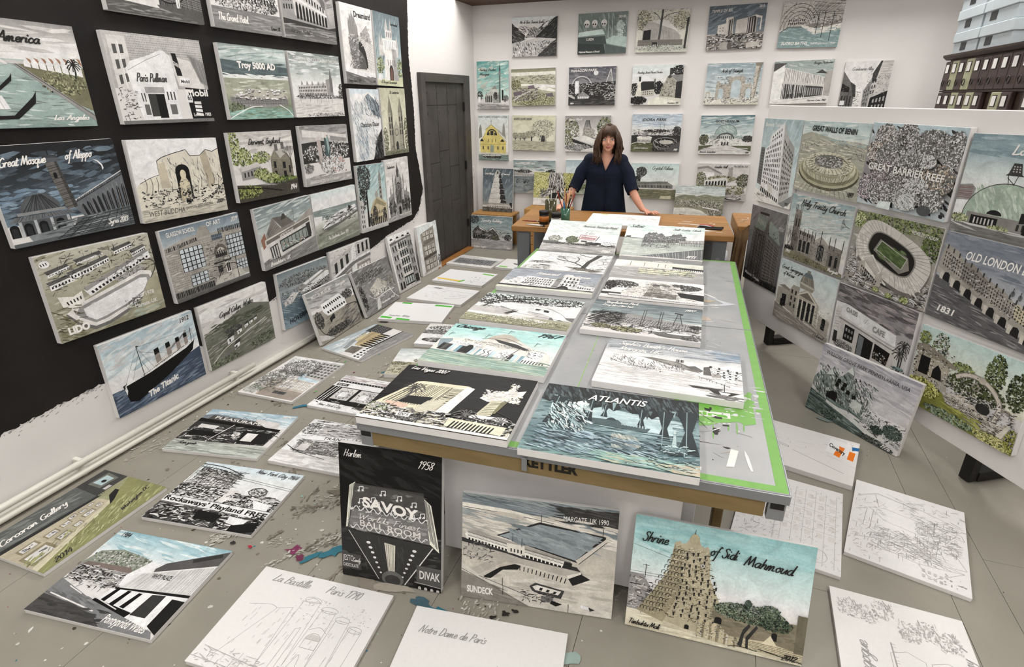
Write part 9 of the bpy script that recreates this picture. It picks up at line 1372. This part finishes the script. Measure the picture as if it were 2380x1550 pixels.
# ---------------------------------------------------------------- blank boards under the table, small things on the bench
for k, (x, y, w_, h_, ln, lab) in enumerate(((-.03, .17, .98, .50, 5, 'wide blank white board leaning under the near table edge, in front of its twin'), (.0, .26, 1.02, .53, 5, 'wide blank white board leaning under the table behind another white board'))):
    t = empty('blank_board', (x, y, .045), R(2.7)); tag(t, lab, 'board')
    bd = MB().box(-w_ / 2, w_ / 2, 0, .022, 0, h_).obj('panel', M_white, t, bevel=.002); bd.rotation_euler = (R(-ln), 0, 0)
    for x_ in (-.3, .42): MB().box(x_ - .05, x_ + .05, -.0, .05, -.045, -.003).obj('wood_block', M_wood, t, bevel=.002)
p = Paint()
def bench_pt(x, y): a = R(5.2); return Vector((-.297 + x * math.cos(a) - y * math.sin(a), 3.058 + x * math.sin(a) + y * math.cos(a), BZ + .001))
M_jarg = mat('murky_glass', '5a5a3a', .12, .6, c2='3c3a24', scale=6); M_amb = mat('amber_label', 'b06a2c', .5); M_lab = mat('silver_label', 'bdb8ae', .45, var=.06)
M_green2 = mat('green_glass', '3f6a55', .1, .6, var=.2); M_wd = mat('varnished_handle', 'd8b070', .4); M_red = mat('red_handle', '8a2a22', .35); M_bri = mat('dark_bristle', '2e2620', .9); M_whi = mat('white_handle', 'e0ddd6', .4); M_blue = mat('blue_sleeve', '2f86c4', .4); M_fer = mat('ferrule', 'b0aeaa', .3, metal=.8)
def jar(name, loc, label, r_, h_, body, lid=None, band=None):
    t = empty(name, loc); tag(t, label, 'jar')
    if lid:
        MB().lathe([(0, 0), (r_ * .95, 0), (r_, .006), (r_, h_ * .74), (r_ * .9, h_ * .78), (0, h_ * .78)], n=20).obj('glass_body', body, t, True)
        MB().lathe([(r_ * .98, h_ * .78), (r_ * 1.04, h_ * .785), (r_ * 1.04, h_ * .99), (r_ * .98, h_), (0, h_)], n=20).obj('lid', lid, t, True)
    else:
        MB().lathe([(0, 0), (r_ * .95, 0), (r_, .006), (r_, h_), (r_ * .93, h_), (r_ * .92, h_ * .55), (0, h_ * .55)], n=20).obj('glass_body', body, t, True)
    if band: MB().lathe([(r_ * 1.012, h_ * .2), (r_ * 1.012, h_ * .62), (r_ * 1.0, h_ * .62), (r_ * 1.0, h_ * .2)], n=20).obj('label_band', band, t, True)
    return t
jar('paint_jar', bench_pt(-.655, .13), 'squat black jar with amber label on the left bench corner', .042, .115, M_dark, M_dark, M_amb)
jar('paint_jar', bench_pt(-.535, .06), 'black-lidded jar with silver label beside the propped roadside painting', .042, .115, M_dark, M_dark, M_lab)
jar('glass_jar', bench_pt(-.64, .36), 'tall murky glass jar holding pale brushes at the back of the bench', .052, .17, M_jarg)
jar('glass_jar', bench_pt(-.49, .27), 'green glass jar crowded with red and blue handled brushes', .042, .12, M_green2)
jar('paint_pot', bench_pt(-.60, .19), 'tiny black paint pot between the two lidded jars', .022, .03, M_dark, M_dark)
def brush(a, b, hm, label, rad=.0042):
    a, b = Vector(a), Vector(b); d = (b - a); t = empty('paint_brush', a); tag(t, label, 'paint brush', 'brushes on the bench')
    P_ = lambda q: d * q
    MB().tube([P_(0), P_(.35), P_(.7), P_(.78)], [rad * .5, rad * 1.1, rad * 1.3, rad], 8).obj('handle', hm, t, True)
    MB().tube([P_(.781), P_(.88)], [rad, rad * 1.2], 8).obj('ferrule', M_fer, t, True)
    MB().tube([P_(.881), P_(.94), P_(1)], [rad * 1.1, rad * 1.2, rad * .2], 8).obj('bristles', M_bri, t, True)
g0 = bench_pt(-.49, .27) + Vector((0, 0, .075))
names = ['dark red', 'pale wood', 'blue', 'red', 'pale wood', 'pale wood', 'black']
specs = [((-.015, .0), (-.095, -.01), .24, M_red, 'dark red brush leaning left in the green jar'), ((-.005, .01), (-.02, .02), .27, M_wd, 'tallest pale wooden brush upright in the green jar'), ((.0, -.02), (-.012, -.03), .13, M_blue, 'short bright blue brush at the front of the green jar'), ((.005, .0), (.005, -.0), .22, M_red, 'short red brush upright in the green jar'), ((.01, .01), (.05, .03), .25, M_wd, 'pale wooden brush leaning right in the green jar'), ((.008, -.01), (.03, -.03), .23, M_wd, 'pale wooden brush at the front right of the green jar'), ((.02, .0), (.10, .0), .22, M_red, 'red brush leaning far right out of the green jar'), ((.018, -.015), (.055, -.02), .17, M_dark, 'thick black brush handle leaning on the green jar rim')]
for (ax, ay), (bx_, by_), L_, m_, lb_ in specs: brush(g0 + Vector((ax, ay, 0)), g0 + Vector((bx_, by_, L_)), m_, lb_, .0055 if m_ in (M_blue, M_dark) else .0042)
g1 = bench_pt(-.64, .36) + Vector((0, 0, .1))
brush(g1, g1 + Vector((.005, .0, .2)), M_whi, 'white brush upright in the tall murky jar'); brush(g1 + Vector((.02, 0, 0)), g1 + Vector((.075, -.01, .16)), M_whi, 'white brush tilting right in the tall murky jar')
zb = Vector((0, 0, .006))
brush(bench_pt(-.82, .1) + zb, bench_pt(-.56, .14) + zb, M_wd, 'pale brush lying at the bench corner pointing to the jars'); brush(bench_pt(-.87, .2) + zb, bench_pt(-.70, .19) + zb, M_red, 'red brush lying across the front of the jars'); brush(bench_pt(-.80, .05) + zb, bench_pt(-.62, .01) + zb, M_whi, 'thick white brush lying nearest the bench front', .0065)
cb_ = MB(); N = 10
for i in range(N):
    for j in range(N): cb_.v.append((.20 * i / (N - 1) - .1 + .02 * j / N, .11 * j / (N - 1) - .055, .004 + .003 * math.sin(i * 1.2) * math.sin(j * 1.1) + .003))
for i in range(N - 1):
    for j in range(N - 1): cb_.f.append((i * N + j, (i + 1) * N + j, (i + 1) * N + j + 1, i * N + j + 1))
rg = cb_.obj('black_rag', mat('black_rag', '33302e', .9, .1, var=.2, bump=.3), None, True); rg.location = bench_pt(.74, .25); tag(rg, 'crumpled black rag on the right end of the bench', 'rag'); rg.modifiers.new('s', 'SOLIDIFY').thickness = .003
sc_ = empty('craft_knife', bench_pt(.72, .27) + Vector((0, 0, .012)), R(-20)); tag(sc_, 'red and white folding tool lying on the black rag', 'tool')
MB().tube([(-.06, .0, .006), (-.02, .012, .008), (.03, .01, .008), (.06, 0, .006)], [.006, .009, .009, .005], 10, .6).obj('red_grip', mat('red_plastic', 'c04a4a', .4), sc_, True)
MB().tube([(-.05, -.018, .006), (.0, -.012, .007), (.05, -.02, .006)], [.005, .007, .004], 10, .6).obj('white_grip', M_tub, sc_, True)
nt_ = tag(MB().box(-.05, .05, -.02, .02, 0, .0015).obj('paper_note', M_card), 'small paper note tucked beside the white canvas on the bench', 'note'); nt_.location = bench_pt(-.1, .47); nt_.rotation_euler = (0, 0, R(8))

# ---------------------------------------------------------------- paint on the floor
p = Paint(); fr = random.Random(21)
def free(x, y): return XL + .06 < x < XR - .1 and YF + .2 < y < YB - .1
cols = ['d8d6d0', 'c9c6be', 'd8d6d0', '6d6558', '4a4238', '7c7466', '2f2a26', '2c6f80', '3f7f8a', '7a2f55', 'a02c3a', '8fb8b0', '54655a', '5ab04a']
for i in range(1500):
    x = fr.gauss(-1.35, .75); y = fr.gauss(1.0, 1.4)
    if not free(x, y): continue
    p.blob(x, y, abs(fr.gauss(.002, .004)) + .0015, fr.choice(cols[:7] * 3 + cols), 7, fr.uniform(.4, 1), fr.uniform(0, 3.14))
def smear(x, y, a, L_, w_, cs, n):      # scuffed drag of paint made of small specks
    for i in range(n):
        t_, q = fr.uniform(-.5, .5), fr.gauss(0, .3); p.blob(x + L_ * t_ * math.cos(a) - w_ * q * math.sin(a), y + L_ * t_ * math.sin(a) + w_ * q * math.cos(a), fr.uniform(.002, .011), fr.choice(cs), 8, fr.uniform(.2, .6), a + fr.gauss(0, .3), rough=.5)
for i in range(60):
    x = fr.gauss(-1.1, .45); y = fr.gauss(.25, .6)
    if free(x, y): smear(x, y, fr.uniform(0, 3.14), fr.uniform(.05, .22), fr.uniform(.02, .07), fr.choice([['7f786b', '857e71'], ['8d867a', '7a7366'], ['6f685b', '7f786b', '5f5950'], ['a9a497', 'b3aea3']]), 34)
for x, y, r_, c_, q, a in ((-1.0, -.02, .05, '2c6f80', .5, .8), (-.93, .02, .035, '3f7f8a', .6, .2), (-1.08, -.08, .04, '2c6f80', .35, 1.0), (-1.18, -.07, .035, '7a2f55', .7, .3), (-1.13, -.1, .02, '6a2848', .7, 0), (-.38, -.16, .09, '2c6f80', .25, -.25), (-.3, -.19, .06, '3a8093', .25, -.2), (-.5, -.13, .05, '44606a', .4, -.2), (-1.05, .42, .07, '554e42', .5, 1.9), (-1.0, .30, .09, '5d564a', .3, 1.3), (-1.2, .35, .1, '6d6659', .3, .4), (-1.25, .52, .016, '4fae48', .8, 0), (-1.24, .47, .02, '4fae48', .7, 0), (-.15, -.07, .016, '26221f', .8, 0), (-.19, -.1, .014, '26221f', .6, .5), (-.12, -.045, .012, '26221f', .7, 0), (-1.48, -.13, .014, '2f2a2a', .8, 0), (-1.39, -.12, .011, 'b0203a', .8, 0), (-.16, .1, .012, '1f6fb0', .5, 0), (.05, -.12, .06, 'a3b8b0', .5, .3), (.12, -.17, .05, '98aca6', .5, .1), (-1.72, 1.62, .05, '2f6f84', .3, .6), (-1.5, 1.5, .06, '2f6f84', .3, .8), (-1.62, 1.75, .05, '456b5a', .5, .5), (-1.72, 2.0, .05, '3f5a4c', .5, .9), (-2.0, 1.0, .05, '2f6f84', .3, .7), (-1.93, 1.05, .04, '2f6f84', .4, 1), (-2.5, 1.45, .012, '2f5f9a', .6, 0), (-2.3, 2.5, .05, '2a2623', .5, .4), (.98, .75, .05, '77706a', .5, 0), (1.25, 1.95, .06, '7f8a86', .3, -.4), (-.75, -.12, .07, '8d857a', .4, -.2), (-.62, -.1, .09, 'a59e92', .3, .2)): p.blob(x, y, r_, c_, 12, q, a, rough=.5)
for x, y, x2, y2, w_ in ((-2.6, .95, -2.2, 1.75, .09), (-2.62, .2, -2.3, .8, .1), (-1.9, 1.0, -1.75, 1.9, .05), (-1.25, -.2, -.9, .25, .02), (-.28, -.15, -.2, .1, .07), (-1.6, -.15, -1.48, -.02, .03), (-1.75, 1.55, -1.5, 1.8, .03), (-2.55, -.6, -2.35, .0, .05)):
    smear((x + x2) / 2, (y + y2) / 2, math.atan2(y2 - y, x2 - x), math.hypot(x2 - x, y2 - y), w_ * 2, ['b3aea3', 'b9b5ac', 'aaa598', 'c3c0b8'], 170)
for i in range(260):
    x = fr.uniform(-2.5, 2.2); y = fr.uniform(-.9, 4.6); p.blob(x, y, fr.uniform(.001, .004), fr.choice(cols[:7]), 6)
o = p.obj('paint_splashes', M_print, fl, (0, 0, .0002)); o['kind'] = 'stuff'; o['label'] = 'spatters and smears of dried paint'
# ---------------------------------------------------------------- the woman behind the bench
M_skin = mat('skin', 'd8a48c', .5, .35, c2='cf9680', scale=9); M_navy = mat('navy_blouse', '151d31', .8, .2, c2='101726', scale=9, bump=.15); M_hair = mat('brown_hair', '5a4029', .48, .45, c2='33231a', scale=14, stretch=(6, 6, .7))
M_trs = mat('dark_trousers', '1a1a1e', .85, .1); M_eye = mat('eye_white', 'e6dfda', .25); M_iris = mat('grey_iris', '4c4a44', .2); M_lip = mat('lips', 'b0625c', .4); M_brow = mat('brow', '4a3020', .8)
WX, WY = -.605, 4.005
person = empty('person', (WX, WY, 0)); tag(person, 'woman with brown shoulder-length hair in a navy blouse leaning both hands on the bench', 'person')
def fuse(mb, vox, name, m, it=6):
    me = mb.mesh(name, m); o = bpy.data.objects.new(name, me); COL.objects.link(o)
    r = o.modifiers.new('r', 'REMESH'); r.mode = 'VOXEL'; r.voxel_size = vox
    sm = o.modifiers.new('s', 'SMOOTH'); sm.factor = .5; sm.iterations = it
    bpy.context.view_layer.update()
    ne = bpy.data.meshes.new_from_object(o.evaluated_get(bpy.context.evaluated_depsgraph_get())); bpy.data.objects.remove(o); bpy.data.meshes.remove(me)
    ne.materials.clear(); ne.materials.append(m); ne.shade_smooth(); return ne
HO = Vector((-.582, 3.958, 1.531)); HR = Matrix.Rotation(R(10), 3, 'Z')
def hp(x, y, z): return tuple(HO + HR @ Vector((x, y, z)))
class HB(MB):
    def hball(s, c, r_, n=18, m=12):
        k = len(s.v); s.ball((0, 0, 0), r_, n, m)
        for i in range(k, len(s.v)): s.v[i] = hp(s.v[i][0] + c[0], s.v[i][1] + c[1], s.v[i][2] + c[2])
        return s
b = HB()
b.hball((0, .012, .022), (.073, .094, .100)); b.hball((0, -.03, -.02), (.061, .066, .080)); b.hball((0, -.035, -.062), (.049, .050, .046)); b.hball((0, -.066, -.094), (.024, .022, .018))
for sg in (-1, 1): b.hball((sg * .034, -.066, -.034), (.024, .022, .024)); b.hball((sg * .076, .008, -.012), (.010, .018, .028))
b.tube([hp(0, -.090, .012), hp(0, -.103, -.012), hp(0, -.114, -.032)], [.0085, .010, .012], 10); b.hball((0, -.106, -.038), (.017, .011, .009)); b.hball((0, -.092, -.066), (.024, .011, .012))
b.tube([(-.607, 3.995, 1.34), (-.598, 3.985, 1.40), (-.588, 3.972, 1.46)], [.062, .050, .050], 16)
ry = (0, 1, 0)
b.tube([(-.606, 4.0, z) for z in (1.395, 1.36, 1.32, 1.25, 1.18, 1.10, 1.0, .92, .86)], [(.08, .055), (.145, .065), (.168, .078), (.165, .088), (.16, .095), (.145, .09), (.150, .09), (.165, .10), (.16, .10)], 20, ref=ry)
for sg in (-1, 1): b.tube([(-.606 + sg * .09, 4.0, .90), (-.606 + sg * .095, 3.995, .5), (-.606 + sg * .10, 4.01, .09)], [.085, .055, .036], 14)
for sg in (-1, 1): b.ball((-.606 + sg * .10, 3.96, .045), (.045, .12, .04))
ARM = {-1: [(-.770, 4.0, 1.352), (-.835, 3.985, 1.22), (-.885, 3.955, 1.085), (-.935, 3.895, .985), (-.985, 3.825, .910)], 1: [(-.442, 4.0, 1.352), (-.385, 3.985, 1.22), (-.335, 3.955, 1.085), (-.265, 3.90, .985), (-.198, 3.845, .908)]}
AR = [.032, .040, .041, .036, .027]
for sg, P_ in ARM.items(): b.tube(P_, AR, 14)
HAND = {-1: ((-.985, 3.825, .910), (-1.012, 3.765, .893), (-.35, -.94)), 1: ((-.198, 3.845, .908), (-.145, 3.822, .893), (.96, -.28))}
for sg, (wr, pc, d) in HAND.items():
    d = Vector((d[0], d[1], 0)).normalized(); nrm = Vector((-d.y, d.x, 0)); pc = Vector(pc); wr = Vector(wr)
    b.tube([wr, (wr + pc) / 2 + Vector((0, 0, .006)), pc, pc + d * .035 - Vector((0, 0, .004))], [(.026, .02), (.034, .018), (.039, .014), (.038, .011)], 14)
    for i, (o_, L_, sp) in enumerate(((-.028, .058, -.30), (-.010, .072, -.1), (.010, .075, .08), (.028, .066, .26))):
        a_ = pc + d * .030 + nrm * o_; q = (d + nrm * sp).normalized()
        b.tube([a_, a_ + q * L_ * .45 + Vector((0, 0, .007)), a_ + q * L_ * .75 + Vector((0, 0, .001)), a_ + q * L_ - Vector((0, 0, .008))], [.0092, .0088, .0082, .0065], 10)
    th = -nrm * sg if sg > 0 else nrm
    a_ = pc - d * .012 + th * .030; q = (d * .62 + th * .8).normalized(); b.tube([a_ - th * .012, a_ + q * .022 + Vector((0, 0, .002)), a_ + q * .045 - Vector((0, 0, .004)), a_ + q * .062 - Vector((0, 0, .007))], [.012, .0115, .010, .007], 10)
body = link('body', fuse(b, .0042, 'body', M_skin, 3), person); body.location = (-WX, -WY, 0)
def part(name, mb, m, smooth=True):
    o = mb.obj(name, m, person, smooth); o.location = (-WX, -WY, 0); return o
for sg in (-1, 1):
    e_ = part('eye', HB().hball((sg * .0335, -.0835, -.001), (.0145, .0115, .0075)), M_eye); e_['label'] = 'grey eye'
    i_ = HB().hball((sg * .0335 + .001, -.0925, -.0005), (.0058, .0036, .0058)).obj('iris', M_iris, e_, True)
    part('eyelid', MB().tube([hp(sg * .019, -.0905, .0035), hp(sg * .0335, -.0955, .0082), hp(sg * .050, -.085, .0032)], [.0016, .0024, .0016], 6), M_brow)
    part('eyebrow', MB().tube([hp(sg * .014, -.0965, .0225), hp(sg * .036, -.0915, .0275), hp(sg * .056, -.0775, .0205)], [.0035, .0038, .0015], 8), M_brow)
part('lips', MB().tube([hp(-.023, -.094, -.0665), hp(-.010, -.1035, -.0625), hp(0, -.1045, -.064), hp(.010, -.1035, -.0625), hp(.023, -.094, -.0665)], [.0018, .0048, .0044, .0048, .0018], 8), M_lip)
part('lips', MB().tube([hp(-.021, -.094, -.068), hp(0, -.1035, -.0715), hp(.021, -.094, -.068)], [.0018, .0062, .0018], 8), M_lip)
# blouse: fused torso and sleeves, V neck cut out, cuffs open at the elbow
bl = MB()
bl.tube([(WX + .0, WY + dy, z) for z, dy in ((1.412, .0), (1.385, 0), (1.35, 0), (1.29, -.004), (1.22, -.01), (1.12, -.004), (1.02, 0), (.92, 0), (.84, .005), (.76, .01), (.70, .01))], [(.088, .064), (.150, .076), (.178, .09), (.186, .104), (.186, .118), (.184, .108), (.198, .112), (.214, .116), (.226, .118), (.236, .12), (.238, .12)], 26, ref=ry)
for sg, P_ in ARM.items():
    bl.ball(tuple(Vector(P_[0]) + Vector((-.012 * sg, 0, -.022))), .066, 18, 12)
    bl.tube([tuple(Vector(P_[0]) + Vector((-.02 * sg, 0, -.03))), P_[1], P_[2], tuple(Vector(P_[2]).lerp(Vector(P_[3]), .30))], [.066, .066, .061, .058], 16)
me = fuse(bl, .006, 'blouse', M_navy, 5)
from mathutils.bvhtree import BVHTree
bm = bmesh.new(); bm.from_mesh(me); bm.faces.ensure_lookup_table(); bvh = BVHTree.FromBMesh(bm)
def surf(x, z): h = bvh.ray_cast(Vector((x, 3.5, z)), Vector((0, 1, 0)))[0]; return (x, h.y if h else WY - .05, z)
vband = [surf(-.582 + sg * (z - 1.231) * .42, z) for sg, zs_ in ((-1, (1.40, 1.37, 1.34, 1.31, 1.28, 1.255, 1.235)), (1, (1.235, 1.255, 1.28, 1.31, 1.34, 1.37, 1.40))) for z in zs_]
kill = []
for f in bm.faces:
    c = f.calc_center_median(); vx = c.x - (-.582)
    if c.y < WY - .01 and 1.235 < c.z < 1.45 and abs(vx) < (c.z - 1.235) * .42 and f.normal.y < .1: kill.append(f)
    elif c.z > 1.40 and math.hypot((c.x - WX - .005) / .075, (c.y - WY) / .062) < 1.0: kill.append(f)
    else:
        for sg, P_ in ARM.items():
            e0 = Vector(P_[2]).lerp(Vector(P_[3]), .30); d = (Vector(P_[3]) - Vector(P_[2])).normalized()
            if (c - e0).length < .07 and f.normal.dot(d) > .72 and (c - e0).dot(d) > -.012: kill.append(f)
bmesh.ops.delete(bm, geom=kill, context='FACES'); bm.to_mesh(me); bm.free()
part('neckband', MB().tube(vband[:7], .0055, 8), M_navy); part('neckband', MB().tube(vband[7:], .0055, 8), M_navy)
for sg, P_ in ARM.items():
    e0 = Vector(P_[2]).lerp(Vector(P_[3]), .27); d = (Vector(P_[3]) - Vector(P_[2])).normalized(); a_ = d.orthogonal().normalized(); c_ = d.cross(a_)
    part('cuff', MB().tube([e0 + (a_ * math.cos(t) + c_ * math.sin(t)) * .055 for t in [k * .3142 for k in range(22)]], .006, 8, ref=tuple(d)), M_navy)
o = link('blouse', me, person); o.location = (-WX, -WY, 0); o['label'] = 'navy V-neck blouse with elbow-length sleeves'
part('front_pleat', MB().tube([(-.575, WY - .128, 1.215), (-.568, WY - .118, 1.10), (-.572, WY - .117, .95), (-.575, WY - .12, .80)], [.003, .006, .006, .004], 8), M_navy)
tr = MB()
tr.tube([(WX, WY, 1.0), (WX, WY, .9), (WX, WY, .84)], [(.16, .1), (.178, .112), (.178, .112)], 18, ref=ry)
for sg in (-1, 1): tr.tube([(WX + sg * .085, WY, .86), (WX + sg * .095, WY - .005, .5), (WX + sg * .10, WY + .01, .1)], [.098, .07, .055], 14)
t_ = link('trousers', fuse(tr, .009, 'trousers', M_trs), person); t_.location = (-WX, -WY, 0)
sh = MB()
for sg in (-1, 1): sh = MB().ball((WX + sg * .10, WY - .05, .048), (.05, .135, .048)); part('shoe', sh, M_dark)
# hair: locks combed from the crown, fringe over the brow, ends flicked out on the shoulders
hr = random.Random(5); hb = HB(); hb.hball((0, .020, .028), (.084, .100, .101), 20, 14); hb.hball((0, .045, -.04), (.080, .072, .11), 18, 12)
for i in range(520):
    a = R(hr.uniform(-50, 230)); sx_, cy_ = math.cos(a), math.sin(a)      # 90 = back of the head
    side = abs(sx_) ; L_ = hr.uniform(.155, .235); R0, R1 = hr.uniform(.080, .092), hr.uniform(.092, .112)
    fx = .02 if cy_ < 0 else 0
    pts = [hp(hr.gauss(0, .006), -.01 + hr.gauss(0, .015), .126 + hr.gauss(0, .003)), hp(sx_ * R0 * .62, .012 + cy_ * R1 * .62, .112), hp(sx_ * (R0 + .006), .012 + cy_ * R1 * .95, .05), hp(sx_ * (R0 + .014 + fx), .014 + cy_ * R1, -.02), hp(sx_ * (R0 + .020 + fx) + hr.gauss(0, .006), .014 + cy_ * R1 + hr.gauss(0, .006), -.09), hp(sx_ * (R0 + .012 + fx) + hr.gauss(0, .008), .01 + cy_ * R1 * .95, -.15), hp(sx_ * (R0 + .012 + hr.uniform(0, .03)) + hr.gauss(0, .012), .0 + cy_ * R1 * .95 - hr.uniform(0, .02), -L_)]
    k = 7 if L_ > .15 else 6
    hb.tube(pts, [.002, .0056, .0066, .0066, .006, .0048, .001], 5)
for i in range(84):
    x = hr.uniform(-.064, .064); e_ = -.086 + abs(x) ** 2 * 9; dz = .036 - abs(x) * .2 + hr.gauss(0, .010)
    hb.tube([hp(x * .25, .0, .128), hp(x * .7, -.062, .112), hp(x * 1.0, -.096 + abs(x) * .35, .074), hp(x * 1.08, -.106 + abs(x) * .45, dz)], [.002, .0052, .0042, .0008], 5)
part('hair', hb, M_hair)
